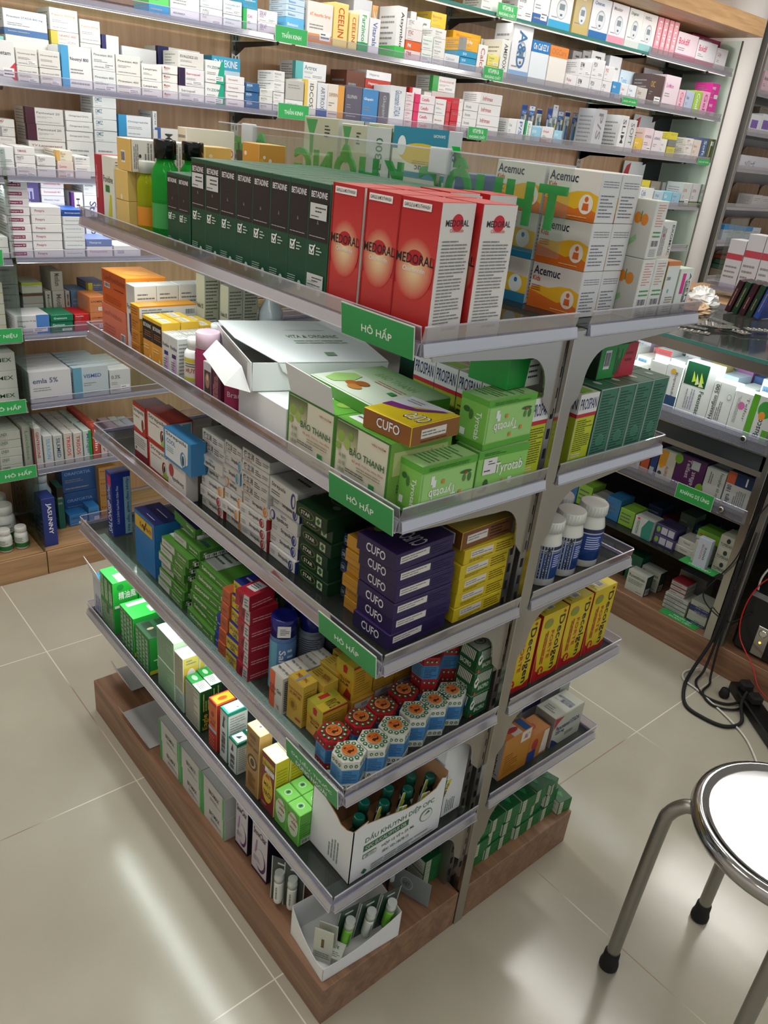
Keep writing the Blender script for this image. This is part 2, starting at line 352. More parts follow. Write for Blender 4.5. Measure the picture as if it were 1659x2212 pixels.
# slotted wall uprights
def slotted(mb, x, y, z0, z1, axis, w=.03):
    if axis == 'y': mb.box((x-w/2, y-.012, z0), (x+w/2, y, z1), 'steel_dull')
    else: mb.box((x-.012, y-w/2, z0), (x, y+w/2, z1), 'steel_dull')
    z = z0+.03
    while z < z1-.03:
        for s in ((-.006, .006) if w > .02 else (0,)):
            if axis == 'y': mb.box((x+s-.002, y-.0125, z), (x+s+.002, y-.0119, z+.014), 'slot')
            else: mb.box((x-.0125, y+s-.002, z), (x-.0119, y+s+.002, z+.014), 'slot')
        z += .03
for i, x in enumerate((.10, .935, 1.90, 2.90, 3.45)):
    mb = MB(); slotted(mb, x, 2.0295, .1, 2.0, 'y'); one(mb, 'wall_upright', 'slotted steel wall upright, %s from the left behind the wall shelves' % ORD[i+1], 'upright', 'slotted uprights of the wall shelving')

# canopy
mb = MB(); mb.box((-1.2, 1.60, 2.025), (3.60, 2.044, 2.10), 'wall_wood_x', ch=.002); one(mb, 'canopy', 'timber canopy board above the top wall shelf', 'canopy')

# rail profile swept along a straight run; n = outward direction
def rail(parent, a, b, n, z, names=('riser', 'price_channel')):
    a, b, n = Vector(a), Vector(b), Vector(n)
    def strip(prof, th, mat, name):
        mb = MB()
        for (o0, z0), (o1, z1) in zip(prof, prof[1:]):
            dz, do = z1-z0, o1-o0; L = math.hypot(dz, do); tx, tz = -dz/L*th, do/L*th
            q = []
            for p in (a, b): q += [p+n*o0+Vector((0, 0, z0)), p+n*o1+Vector((0, 0, z1)), p+n*(o1+tx)+Vector((0, 0, z1+tz)), p+n*(o0+tx)+Vector((0, 0, z0+tz))]
            mb.raw(q, [(0, 1, 2, 3), (7, 6, 5, 4), (0, 4, 5, 1), (1, 5, 6, 2), (2, 6, 7, 3), (3, 7, 4, 0)], mat)
        return mb.build(name, parent)
    strip([(.0, z+.014), (.004, z+.0355)], .0012, 'riser', names[0])
    strip([(.0038, z+.0345), (.0042, z+.0362)], .0018, 'edge', 'riser_lip')
    strip([(-.010, z+.0015), (.001, z+.0005), (.007, z+.002), (.004, z+.0165), (0., z+.0165), (.0, z+.002)], .0012, 'channel', names[1])
    strip([(.0065, z+.0005), (.0085, z+.0025)], .0012, 'edge', 'channel_lip')

# ---------------------------------------------------------------- centre display stand
L_ = 1.006; W_ = .286; XP0, XP1 = .2885, .3130; XB = .316
t = empty('display_stand', (.3, .5, 0), 'two-sided shop display stand with wooden plinth and steel uprights', 'display stand')
ox, oy = -.3, -.5
def sb(mb): # shift builder geometry into the stand's frame
    mb.v = [(x+ox, y+oy, z) for x, y, z in mb.v]; return mb
mb = MB(); mb.box((-.047, .0, 0), (XP0-.001, 1.008, .0963), 'plinth_wood', ch=.0015); o = sb(mb).build('plinth', t)
mb = MB(); mb.box((XP1+.001, .0, 0), (.653, 1.008, .0963), 'plinth_wood', ch=.0015); sb(mb).build('plinth', t)
for y0, y1 in ((-.002, .008), (.998, 1.008)):
    mb = MB(); mb.box((XP0, y0, 0), (XP1, y1, 1.222), 'steel', ch=.001); sb(mb).build('upright', t)
for yy in (.045, .965):
    for sx in (-1, 1):
        mb = MB(); x = .30+sx*.016; mb.box((x-.009, yy-.014, .0), (x+.009, yy+.014, 1.2), 'steel_dull')
        z = .12
        while z < 1.17:
            mb.box((x-.003, yy-.0146, z), (x+.003, yy-.0139, z+.016), 'slot'); z += .032
        sb(mb).build('slotted_upright', t)
for zz in (.11, .62, 1.15):
    mb = MB(); mb.box((.292, .03, zz), (.308, .98, zz+.02), 'steel_dull'); sb(mb).build('cross_bar', t)
SH = {1: (1.211, .0, .605, 1.211), 2: (.9833, .0, .605, .9833), 3: (.7576, .0, .605, .7575), 4: (.5358, -.046, .653, .5373), 5: (.3018, -.046, .653, .3125)}
HN = {1: 'top', 2: 'second', 3: 'third', 4: 'fourth', 5: 'lowest'}
def bracket(parent, x0, x1, y, z):   # cut steel arm under a shelf, deep at the post and shallow at the tip
    mb = MB(); s = 1 if x1 > x0 else -1; n = 8; pts = [(x0, z), (x1, z), (x1, z-.014)]
    xa = x0+s*.075
    pts += [(xa+s*.01, z-.026)]
    for k in range(n+1):
        a = math.pi/2*k/n; pts.append((xa-s*.045*math.sin(a)-s*.0, z-.026-.050*(1-math.cos(a))))
    pts += [(x0+s*.026, z-.095), (x0+s*.008, z-.115), (x0, z-.115)]
    P = [(p[0], y, p[1]) for p in pts]
    if s > 0: P = P[::-1]
    Q_ = [(p[0], y+.003, p[2]) for p in P]; m = len(P)
    mb.face(P, 'steel'); mb.face(Q_[::-1], 'steel')
    for i in range(m): mb.face([P[i], Q_[i], Q_[(i+1) % m], P[(i+1) % m]], 'steel')
    return mb.build('bracket', parent)
for k, (z, xf, xb, zb2) in SH.items():
    for side in (0, 1):
        x0, x1, zz = (xf, W_, z) if side == 0 else (XB, xb, zb2)
        t = empty('glass_shelf', (0, 0, 0), '%s glass shelf of the stand, on its %s' % (HN[k], 'long side facing the aisle' if side == 0 else 'far side facing the glass counter'), 'shelf', 'glass shelves of the display stand')
        mb = MB(); mb.box((x0+.001, .002, zz+.004), (x1-.001, L_-.002, zz+.012), 'shelf_glass'); mb.build('glass_plate', t)
        if side == 0:
            rail(t, (x0, 0, 0), (x0, L_, 0), (-1, 0, 0), zz)
        else: rail(t, (x1, L_, 0), (x1, 0, 0), (1, 0, 0), zz)
        rail(t, (x1, 0, 0), (x0, 0, 0), (0, -1, 0), zz, ('end_riser', 'end_channel')); rail(t, (x0, L_, 0), (x1, L_, 0), (0, 1, 0), zz, ('end_riser', 'end_channel'))
        for y in (.008, .968):
            if side == 0: bracket(t, .285, x0+.03, y, zz+.0035)
            else: bracket(t, .315, x1-.03, y, zz+.0035)
        if k in (1, 4) and side == 0:
            mb = MB(); mb.box((x0+.02, .05, zz-.001), (x0+.034, .96, zz+.0035), 'led'); mb.build('led_strip', t)
# header plate with cut-out letters, read from the far side
t = empty('header_sign', (.302, .5, 1.22), 'clear header plate with green raised letters seen in reverse', 'sign')
mb = MB(); mb.box((-.0015, -.437, .085), (.0015, .497, .203), 'acrylic', ch=.0004); mb.box((-.003, -.437, .2015), (.003, .497, .2035), 'edge'); mb.build('plate', t)
ty = -.43
def letter_solid(mb, s, y0, z0, hgt, x0, x1, mat, asp=1.0):
    c = bpy.data.curves.new('t', 'FONT'); c.body = s; c.resolution_u = 4; c.offset = .03
    o = bpy.data.objects.new('t', c); COL.objects.link(o); bpy.context.view_layer.update(); m = bpy.data.meshes.new_from_object(o.evaluated_get(bpy.context.evaluated_depsgraph_get()))
    vs = [v.co.copy() for v in m.vertices]; fs = [tuple(p.vertices) for p in m.polygons]; bpy.data.objects.remove(o); bpy.data.meshes.remove(m); bpy.data.curves.remove(c)
    k = hgt/.73; xm = min(v.x for v in vs)
    a = [(x1, y0+(v.x-xm)*k*asp, z0+v.y*k) for v in vs]; b_ = [(x0, p[1], p[2]) for p in a]; n = len(a)
    mb.raw(a, fs, mat); mb.raw(b_, [f[::-1] for f in fs], mat)
    cnt = {}
    for f in fs:
        for i in range(len(f)):
            e = (f[i], f[(i+1) % len(f)]); cnt[e] = 1
    side = [e for e in cnt if (e[1], e[0]) not in cnt]
    mb.raw(a+b_, [(e[1], e[0], e[0]+n, e[1]+n) for e in side], mat)
    return max(v[1] for v in a)
for wd in ('THUỐC', 'KHÔNG', 'KÊ', 'ĐƠN'):
    for chh in wd:
        mb = MB(); e = letter_solid(mb, chh, ty, .121, .057, .0016, .0062, 'acrylic_green', .98)
        mb.build('letter', t); ty = e+.011
    ty += .030
for y in (-.205, .355):
    mb = MB(); mb.box((-.008, y, .168), (.004, y+.042, .206), 'frost', ch=.002); mb.build('clip', t)
    mb = MB(); mb.box((-.004, y+.018, .0), (-.0018, y+.024, .17), 'steel', ch=.0004); mb.build('support', t)
# category cards in the channels
def sign_card(name, lines, y0, y1, x, z, label, hh=.039, skew=0):
    mb = MB(); d = y1-y0
    mb.box((-.0008, 0, 0), (.0008, d, hh), 'card', 'd4dccf')
    f = Face(mb, (-.0008, d, 0), (0, -1, 0), (0, 0, 1), d, hh); f.op(('g', 0.005, .0, 1, .97, '2b8f4b', '2f9a52'))
    n = len(lines)
    for i, (s, a, b_) in enumerate(lines):
        v1 = .72-i*.36 if n > 1 else .66; f.op(('t', s, a, v1-(.27 if n > 1 else .36), b_, v1+(.0 if n == 1 else .02), 'e8f2e8'))
    o = mb.build(name, loc=(x, y0, z)); o.rotation_euler.y = math.radians(-6); return tag(o, label, 'sign', 'green category cards of the display stand')
sign_card('category_card', [('HÔ HẤP', .30, .72)], .0, .135, -.0095, 1.209, 'green HÔ HẤP card at the near corner of the top shelf')
sign_card('category_card', [('HÔ HẤP', .30, .72)], .0, .135, -.0095, .9813, 'green HÔ HẤP card below the two dark green lozenge cartons, second shelf')
sign_card('category_card', [('HÔ HẤP', .30, .72)], .0, .135, -.0095, .7556, 'green HÔ HẤP card below the purple carton stack, third shelf')
sign_card('category_card', [('DA LIỄU, THUỐC', .12, .9), ('DÙNG NGOÀI', .2, .8)], .0, .135, -.0555, .5338, 'green two-line DA LIỄU card at the corner of the fourth shelf')

# ---------------------------------------------------------------- wall shelves
def wall_shelf(x0, x1, z, label, yf=1.742, lip='riser'):
    t = empty('wall_shelf', (x0, yf, z), label, 'shelf', 'glass wall shelves')
    w_ = x1-x0
    mb = MB(); mb.box((.001, .004, -.008), (w_-.001, 2.015-yf, 0), 'clear_glass'); mb.build('glass_plate', t)
    if lip == 'riser': rail(t, (w_, 0, 0), (0, 0, 0), (0, -1, 0), -.012)
    else:
        mb = MB(); mb.box((0, 0, -.009), (w_, .004, .001), 'glass_edge'); mb.build('glass_edge', t)
    mb = MB(); mb.box((.01, .024, -.0105), (w_-.01, .034, -.0081), 'led_dim'); mb.build('led_strip', t)
    for bx_ in BRX:
        if x0-.02 < bx_ < x1+.02:
            mb = MB(); b0 = bx_-x0
            pts = [(0, .275, -.009), (0, .02, -.009), (0, .012, -.013), (0, .02, -.020), (0, .22, -.026), (0, .262, -.045), (0, .275, -.05)]
            P = [(b0-.0015, p[1], p[2]) for p in pts]; Q_ = [(b0+.0015, p[1], p[2]) for p in pts]; m = len(P)
            mb.face(P, 'bracket'); mb.face(Q_[::-1], 'bracket')
            for i in range(m): mb.face([P[i], Q_[i], Q_[(i+1) % m], P[(i+1) % m]], 'bracket')
            mb.build('bracket', t)
    return t
BRX = (.10, .935, 1.90, 2.90, 3.45)
WZ = {'W7': 1.872, 'W6': 1.665, 'W5': 1.457, 'W4': 1.230, 'W3': 1.017, 'W2': .799, 'W1': .587, 'W0': .372}
WN = {'W7': 'top', 'W6': 'second', 'W5': 'third', 'W4': 'fourth', 'W3': 'fifth', 'W2': 'sixth', 'W1': 'seventh', 'W0': 'lowest'}
SEG = [(.085, 1.0), (1.0, 1.93), (1.93, 2.885), (2.885, 3.65)]
for k, z in WZ.items():
    for i, (a, b) in enumerate(SEG):
        wall_shelf(a, b, z, '%s wall shelf down, %s bay from the left' % (WN[k], ORD[i+1]), lip='glass' if (k == 'W7' and i < 3) else 'riser')
for k in ('W4', 'W3', 'W2', 'W1', 'W0'):
    wall_shelf(-.87, .075, WZ[k]-.006, 'wall shelf left of the clear end panel, %s' % {'W4': 'topmost', 'W3': 'second down', 'W2': 'third down', 'W1': 'fourth down', 'W0': 'lowest'}[k])
mb = MB(); mb.box((.077, 1.735, .087), (.083, 2.028, 1.30), 'clear_glass'); one(mb, 'glass_divider', 'upright clear glass panel between the two left wall bays', 'glass panel')
# low base cabinet under the wall shelves
t = empty('base_cabinet', (1.4, 1.74, 0), 'long low timber cabinet along the back wall', 'cabinet')
mb = MB(); mb.box((-2.2-1.4+.01, .004, .004), (3.66-1.4, .30, .084), 'bench_wood', ch=.001); mb.build('carcass', t)
mb = MB(); mb.box((-2.2-1.4+.01, -.004, .0845), (3.66-1.4, .29, .087), 'bench_wood'); mb.build('worktop', t)
xx = [-2.19, -1.72, -.82, .085, .985, 1.885, 2.785, 3.66]
for i in range(7):
    mb = MB(); mb.box((xx[i]-1.4+.0015, -.008, .0), (xx[i+1]-1.4-.0015, .0035, .0835), 'bench_wood', ch=.001); mb.build('drawer_front', t)
def wall_card(lines, x, z, w_, h_, label, y=1.7335):
    mb = MB(); mb.box((0, -.0006, 0), (w_, .0006, h_), 'card', 'cfd8cc'); f = Face(mb, (0, -.0006, 0), (1, 0, 0), (0, 0, 1), w_, h_); f.op(('r', 0.01, .02, .99, .98, '3fb060'))
    n = len(lines)
    for i, (s, a, b_) in enumerate(lines):
        if n > 1: f.op(('t', s, a, .52-.40*i, b_, .86-.40*i, 'eafaea'))
        else: f.op(('t', s, a, .30, b_, .72, 'eafaea'))
    tag(mb.build('category_card', loc=(x, y, z)), label, 'sign', 'green category cards on the wall shelves')
wall_card([('THẦN KINH', .2, .8)], .905, 1.653, .120, .044, 'green THẦN KINH card on the second wall shelf from the top')
wall_card([('THẦN KINH', .2, .8)], .925, 1.443, .120, .044, 'green THẦN KINH card on the third wall shelf from the top')
for x, z, s in ((1.865, 1.862, 'top'), (1.835, 1.653, 'second'), (1.795, 1.443, 'third')):
    wall_card([('VITAMIN &', .22, .78), ('KHOÁNG CHẤT', .1, .9)], x, z, .110, .044, 'green VITAMIN card on the %s wall shelf' % s)
for x, z, s in ((2.75, 1.653, 'below the pulse-meter cartons'), (3.52, 1.443, 'at the far right end of the third wall shelf')):
    wall_card([('DƯỢC MỸ PHẨM', .1, .9)], x, z, .12, .03, 'narrow green card '+s)
for x, z, s, u in ((-.045, .786, 'TIẾT NIỆU', 'fourth-lowest shelf'), (-.055, .572, 'HÔ HẤP', 'seventh shelf'), (-.045, .357, 'HÔ HẤP', 'lowest shelf'), (-.075, 1.003, 'TIM MẠCH', 'shelf at the picture edge, uppermost')):
    wall_card([(s, .25, .88)], x, z, .125, .042, 'green %s card left of the clear panel, %s' % (s, u))

# ---------------------------------------------------------------- column and right-hand wall bay
mb = MB()
def colx(z): return 3.735
mb.lathe([(.122, 0), (.122, CEIL-.001)], 'white_wall', n=32, c=(3.798, 1.842)); mb.box((3.677, 1.842, 0), (3.919, 2.044, CEIL-.001), 'white_wall')
one(mb, 'column', 'white rounded column at the right end of the wall shelves', 'column')
mb = MB(); mb.box((3.925, 1.735, 0), (3.955, 2.04, CEIL-.002), 'steel', ch=.002); one(mb, 'steel_end_panel', 'narrow steel end panel right of the white column', 'end panel')
mb = MB(); mb.box((3.663, 1.735, .09), (3.667, 2.02, 2.02), 'clear_glass'); mb.box((3.66, 1.730, .09), (3.670, 1.735, 2.02), 'steel_dull'); one(mb, 'glass_divider', 'glass side panel with grey edge left of the white column', 'glass panel')
mb = MB(); mb.box((3.49, 2.020, .1), (3.655, 2.029, 2.0), 'mirror', ch=.001); one(mb, 'back_panel', 'dark green-grey back panel strip behind the right end of the shelves', 'panel')
for z in (1.70, 1.49, 1.27, 1.06):
    mb = MB(); mb.box((-.10, -.003, 0), (.10, .003, .155), 'card', 'e6e6ea', ch=.001)
    f = Face(mb, (-.10, -.003, 0), (1, 0, 0), (0, 0, 1), .2, .155)
    if z != 1.70: f.op(('p', [(0, .05), (.22, .05), (.30, .95), (.12, .85), (0, .5)], 'c03038')); f.op(('m', .03, .2, .2, .5, 3, 'd88'))
    tag(mb.build('poster_board', loc=(3.38, 2.012, z)), 'white board leaning at the back %s' % ('under the top wall shelf' if z == 1.70 else 'with a red corner, under the %s wall shelf' % {1.49: 'second', 1.27: 'third', 1.06: 'fourth'}[z]), 'board', 'boards behind the right-hand shelves')
for i, z in enumerate((1.815, 1.625, 1.44, 1.24, 1.04, .84)):
    t = empty('wall_shelf', (3.96, 1.742, z), 'shelf right of the white column, %s from the top' % ORD[i+1], 'shelf', 'shelves of the far right bay')
    mb = MB(); mb.box((0, .004, -.008), (1.5, .29, 0), 'shelf_glass'); mb.build('glass_plate', t); rail(t, (1.5, 0, 0), (0, 0, 0), (0, -1, 0), -.012)
    for j in range(4):
        x = .03+j*.36; pts = [(x, .20, .0), (x+.34, .20, .0), (x+.34, .20, .13)]+[(x+.05-.05*math.sin(a*math.pi/16), .20, .13-.05*(1-math.cos(a*math.pi/16))) for a in range(9)]
        mb = MB(); mb.sheet(pts, .006, 'wall_wood'); mb.build('divider', t)
mb = MB(); mb.box((3.956, 2.03, 0), (5.6, 2.044, 2.3), 'white_wall'); struct(mb, 'trim_2')

WALL={
'W5':(1.457,[
 (.073,.066,1.757,[(1,.0928,'eee/Piracetam/555/Cd45')]),
 (.141,.055,1.757,[(2,.0406,'e8e6e0/Nootropyl 800/777/')]),
 (.198,.056,1.757,[(2,.0417,'e8e6e0/Nootropyl 800/777/')]),
 (.257,.082,1.757,[(1,.1023,'f2f2f2/Nootryl 800/335/L5ad')]),
 (.34,.065,1.757,[(2,.0536,'e9ecec/Piracetam 800/678/')]),
 (.407,.072,1.757,[(2,.0495,'eceae4/Piracetam 400/555/')]),
 (.481,.062,1.757,[(2,.0426,'f0efeb/Levpiram/222/')]),
 (.545,.048,1.757,[(4,.0225,'efeeea/Maxino/a33/')]),
 (.595,.083,1.757,[(1,.0428,'eceaea/Seroquel/777/'),(1,.0461,'eae8ea/Seroquel/c33/L324'),(1,.0427,'e4e2dc/EVALDEZ-50/444/')]),
 (.681,.065,1.757,[(2,.0596,'eff0ee/TV.ZIDIM/488/D2a8')]),
 (.752,.065,1.757,[(4,.0216,'efecec/Noraquick/a77/')]),
 (.82,.0495,1.757,[(3,.025,'35689a/SENDIN/def/')]),
 (.871,.048,1.757,[(3,.0211,'e4e4e0/BAVITIL/777/')]),
 (.922,.042,1.757,[(4,.0296,'f0f0ee/PRANLIN/888/')]),
 (.969,.069,1.757,[(1,.0421,'f0f0ee/NEURALMIN/777/'),(1,.0577,'c4c2bc//888/')]),
 (1.041,.049,1.757,[(1,.1077,'f3f1e8/IDCOS/666/Lec6')]),
 (1.093,.041,1.757,[(1,.102,'e8ecf2/ARTROX/888/B46a')]),
 (1.135,.071,1.757,[(1,.1044,'f0e6d8/DEPERIN/a86/Re9a850')]),
 (1.212,.072,1.757,[(1,.1079,'6a6674/GLUPAIN/ccc/')]),
 (1.286,.071,1.757,[(1,.1061,'5593cc/Glupain/fff/')]),
 (1.36,.045,1.757,[(1,.1042,'77757f/Glupain/bbb/')]),
 (1.408,.072,1.757,[(1,.1286,'f0f2f4/Glucosamin STADA/68a/')]),
 (1.483,.039,1.757,[(4,.0286,'f4e4e8/Solifen/c48/')]),
 (1.526,.1,1.757,[(4,.0284,'f6eef0/Cetaflu/d36/Le47')]),
 (1.632,.056,1.757,[(2,.0544,'f5f5f4/Bonlutin/c66/')]),
 (1.691,.021,1.757,[(3,.0347,'d9545c//fff/')]),
 (1.715,.061,1.757,[(3,.0398,'d8404c//fff/Rf4f2f0')]),
 (1.781,.079,1.757,[(4,.0281,'f0f0ee/Arcoxia/888/')]),
 (1.864,.126,1.757,[(4,.0382,'f2f0f0/Infrimax/b34/')]),
 (2.046,.051,1.757,[(1,.0773,'f2f4f2/Oral/3a7/')]),
 (2.102,.047,1.757,[(1,.0796,'eef0f2/P|S/47b/')]),
 (2.153,.042,1.757,[(1,.0777,'f2f2ee/Gum/3a7/L3a7')]),
 (2.198,.062,1.757,[(1,.0606,'9ad4ee/SENSE/fff/')]),
 (2.264,.077,1.757,[(1,.0658,'f0efee/Orajel/c44/Bc65')]),
 (2.345,.056,1.757,[(1,.0573,'a8dcf2/SENSE/fff/')]),
 (2.612,.081,1.757,[(1,.1637,'c9c9cf/P|S/888/')]),
 (2.814,.06,1.757,[(1,.1544,'efefef/SLIM/555/')]),
 (2.878,.068,1.757,[(1,.1425,'e2e2e2/SOFT/777/')]),
 (2.952,.067,1.757,[(1,.07,'f2c84a/Mango/fff/Be58')]),
 (3.024,.075,1.757,[(1,.1185,'f4dfe4/ASTRINGOL/557/')]),
 (3.105,.0725,1.757,[(1,.1139,'f2e6ea/ASTRINGOL/557/')]),
 (3.179,.056,1.757,[(1,.0824,'f4f2ee/Lacta/aaa/')]),
 (3.244,.073,1.757,[(1,.0528,'d8cc48//776/'),(1,.0304,'8a8a88//776/'),(1,.0338,'e2d640//776/')]),
 (3.408,.069,1.757,[(3,.0341,'f4f0ea/Lanohe/c55/')]),
 (3.482,.074,1.757,[(1,.0999,'f2e2d4/Remos/c66/')]),
 (3.561,.063,1.757,[(1,.1133,'566a92/Soft/def/')]),
 (3.63,.07,1.757,[(1,.1142,'6a6e3c/L/fff/')]),
 (.103,.045,1.859,[(1,.1062,'9cc/KOPRAN/fff/')]),
 (.151,.113,1.859,[(1,.1128,'eceae4/ILCOGEN 800 MG/444/'),(1,.0595,'e6eaee/Piracetam STADA 800 mg/679/B57a')]),
 (.27,.077,1.859,[(1,.1061,'e4e0d8/Kappra/888/'),(1,.0323,'ebe6da/GRAPIC 800/b66/Lcb5'),(1,.0534,'e4e0da/Kappra 500mg/d93/')]),
 (.351,.058,1.859,[(1,.1197,'e4e0da/Kappra/888/'),(1,.0566,'e6e2de/Kappra 500mg/d93/')]),
 (.413,.05,1.859,[(1,.1479,'dcdce0//777/L336')]),
 (.47,.107,1.859,[(1,.1277,'dadadc/PLOTEX/888/')]),
 (.582,.137,1.859,[(1,.1424,'dcdad2/Memoril/777/L225')]),
 (.76,.101,1.859,[(1,.1396,'cfe4ee/DALEKINE/fff/T4ac')]),
 (1.071,.127,1.859,[(1,.1109,'c8c6c0//888/'),(1,.0526,'f0f2f2/Artrex/688/L6bb')]),
 (1.287,.084,1.859,[(1,.161,'7a4a38//ccc/')]),
 (1.373,.118,1.859,[(2,.0572,'cac8c4//888/'),(1,.0297,'c84a3c/Heparos/fff/'),(1,.0268,'f3f0ee/Heparos/888/')]),
 (1.587,.059,1.859,[(1,.139,'f2eaec/Ace/c55/Lc33')]),
 (1.661,.0395,1.859,[(2,.0657,'e9e6e0//999/')]),
 (1.702,.123,1.859,[(1,.1383,'d8d6d0//777/'),(1,.0525,'f0f2ee/Dolcontral/c77/L4a5')]),
 (3.097,.095,1.859,[(1,.1179,'9aa2a8//eee/')]),
]),
'W6':(1.665,[
 (.508,.061,1.757,[(1,.0941,'66cc70/Tanakan/fff/B2a9fd8')]),
 (.572,.091,1.757,[(1,.098,'eef0f4/Cebraton/47a/')]),
 (.666,.072,1.757,[(1,.0425,'eeeeee/OTIV/888/'),(1,.0379,'e6f2f6/OTIV/29a/')]),
 (.741,.062,1.757,[(2,.0358,'eef4f6/Citicolin-AT/2a9/')]),
 (.807,.0495,1.757,[(1,.0602,'f0f4f2/Citi/c3a/L4b6'),(1,.0314,'3b9fc4/Dacolfort/fff/')]),
 (.858,.071,1.757,[(2,.0331,'f0eef0/SEKAF/97a/')]),
 (.958,.069,1.757,[(1,.0607,'6cc0ee/Betasoc/fff/'),(4,.0168,'cfe6f6/Betasoc/28c/')]),
 (1.039,.099,1.757,[(1,.1165,'f6efe8/AT Ascorbic Syrup/e82/Bf09a4a')]),
 (1.141,.059,1.757,[(1,.1285,'f6e08c/CEELIN/c52/')]),
 (1.206,.036,1.757,[(1,.1083,'f7e49a/CEELIN/c52/')]),
 (1.245,.043,1.757,[(1,.1221,'f2f6f2/Farzincol/3a6/B3a6')]),
 (1.293,.046,1.757,[(1,.1073,'f2f2f4/Vitarals/46a/')]),
 (1.409,.044,1.757,[(1,.1592,'f4f4f2/Atsymbio/333/B4c5')]),
 (1.456,.074,1.757,[(1,.0366,'f4dcdc/PM/b44/'),(1,.0284,'ee6a30/PM/fff/'),(1,.035,'f2e8e6/VITAC/844/'),(1,.03,'f2f0ee/VITAC/888/')]),
 (1.534,.052,1.757,[(1,.0465,'f0f2ee/Farzincol/3a6/'),(1,.0431,'eef4ee/Farzincol/3a6/')]),
 (1.589,.0585,1.757,[(4,.0297,'f2f2ee/Ferrovit/888/')]),
 (1.649,.077,1.757,[(1,.049,'eef0f2/Calcium/aaa/')]),
 (1.73,.085,1.757,[(1,.0288,'a6d4f0//fff/'),(2,.0201,'3aa0cc/D3/fff/'),(1,.0423,'f2b33a/D-Max/fff/L999')]),
 (1.818,.053,1.757,[(1,.0998,'f2f2ee/Calci/b66/')]),
 (1.875,.063,1.757,[(2,.0374,'f2e27a/D-natto/3a5/')]),
 (1.943,.05,1.757,[(1,.1327,'eeeeea/AMEPOX/555/')]),
 (1.997,.117,1.757,[(1,.1945,'eef0f4/A&D/47a/P8ab4dc')]),
 (2.118,.111,1.757,[(1,.1555,'eaf2f8/On Call EZ II/fff/T2a7fc4')]),
 (2.236,.116,1.757,[(1,.1521,'f4efe8/OGCare/c74/Te89048')]),
 (2.358,.074,1.757,[(1,.0627,'f0eeee/Pulse/b55/')]),
 (2.436,.086,1.757,[(1,.0651,'efeef0/BPM/555/'),(1,.0601,'f0eef0/BPM/444/')]),
 (2.526,.086,1.757,[(1,.0671,'eeeef0/POV/345/'),(1,.0722,'f0f0f2/POV/444/')]),
 (2.617,.071,1.757,[(1,.0661,'f2f0f2/PIX/777/'),(1,.0577,'f2f0f2/PIX/c44/')]),
 (2.694,.06,1.757,[(1,.0724,'4a9ed8/Baby/fff/')]),
 (2.759,.055,1.757,[(1,.0696,'f2f2f4/Tonic/c66/')]),
 (2.818,.063,1.757,[(1,.0725,'eff4f8/Tonic/39c/')]),
 (2.889,.081,1.757,[(1,.0699,'d6cfc8/Sora/975/')]),
 (2.976,.117,1.757,[(1,.1337,'5d4c4a/OIC/c9a64a/')]),
 (3.101,.13,1.757,[(1,.1444,'f2dfe8/SunMom/c6a/')]),
 (3.236,.06,1.757,[(1,.0955,'f4c8d4/Care/c58/')]),
 (3.302,.077,1.757,[(1,.0986,'c4cfe8/Vase/568/')]),
 (3.384,.066,1.757,[(1,.107,'b0d850/Cool/fff/')]),
 (3.456,.069,1.757,[(1,.1107,'f6b8d4/Gel/c38/')]),
 (3.53,.075,1.757,[(2,.0778,'d83a9c/WHITE/fff/')]),
 (1.294,.082,1.859,[(1,.1691,'d8d6da//777/')]),
 (1.378,.0275,1.859,[(1,.1597,'e8b070/Zinc/fff/')]),
 (1.407,.057,1.859,[(1,.1573,'aaa8a8//666/')]),
 (1.556,.0295,1.859,[(1,.1683,'e6e4e2//888/')]),
 (1.587,.0705,1.859,[(1,.1562,'e8e6e6/Upsa/888/')]),
 (1.659,.076,1.859,[(1,.1349,'e6e4e0//999/'),(1,.049,'f2cc30/Berocca/c44/')]),
 (1.779,.1515,1.859,[(1,.1136,'d8d6d2//999/'),(1,.0281,'f0b428/Pharmaton/e52/')]),
 (1.932,.132,1.859,[(3,.0447,'dddcd8//999/')]),
 (2.504,.065,1.859,[(1,.1672,'8c8784/PULL/222/')]),
 (2.574,.057,1.859,[(1,.1761,'8c8784/PULL/222/')]),
 (2.636,.102,1.859,[(1,.184,'d8d4d0/PULL/222/')]),
 (2.777,.094,1.859,[(1,.1823,'e6e4e6//777/')]),
 (2.879,.115,1.859,[(1,.1377,'d4e8f4/Tonic/39c/')]),
 (3.005,.148,1.859,[(1,.1176,'cdbfb6//865/')]),
]),
'W7':(1.872,[
 (1.802,.108,1.757,[(1,.0761,'e8f0e8/Natto/3a5/')]),
 (1.998,.092,1.757,[(1,.0928,'eef0f0/Omron/456/')]),
 (2.093,.092,1.757,[(1,.1355,'eef2f8/Thermo/c44/B36a')]),
 (2.189,.138,1.757,[(1,.147,'f2f2f4/ALPK2/678/P3aaad8')]),
 (2.34,.106,1.757,[(1,.147,'c8b478/Yuwell/fff/Pc8b070')]),
 (2.453,.129,1.757,[(1,.147,'eef0f6/Omron/47a/P2a6fb0')]),
 (2.586,.12,1.757,[(1,.147,'f2eef2/Monitor/877/Pe79cb0')]),
 (2.715,.1065,1.757,[(1,.147,'f2f2ee/Digital/555/Pd8dcd8')]),
 (2.823,.111,1.757,[(1,.147,'f4f2f0/WELL/876/P9cc')]),
 (2.94,.044,1.757,[(1,.147,'f29aa8/I-LIFE/fff/')]),
 (2.989,.037,1.757,[(1,.147,'f3a2ae/I-LIFE/fff/')]),
 (3.031,.038,1.757,[(1,.147,'f3a2ae/I-LIFE/fff/')]),
 (3.074,.041,1.757,[(1,.147,'f3a2ae/I-LIFE/fff/')]),
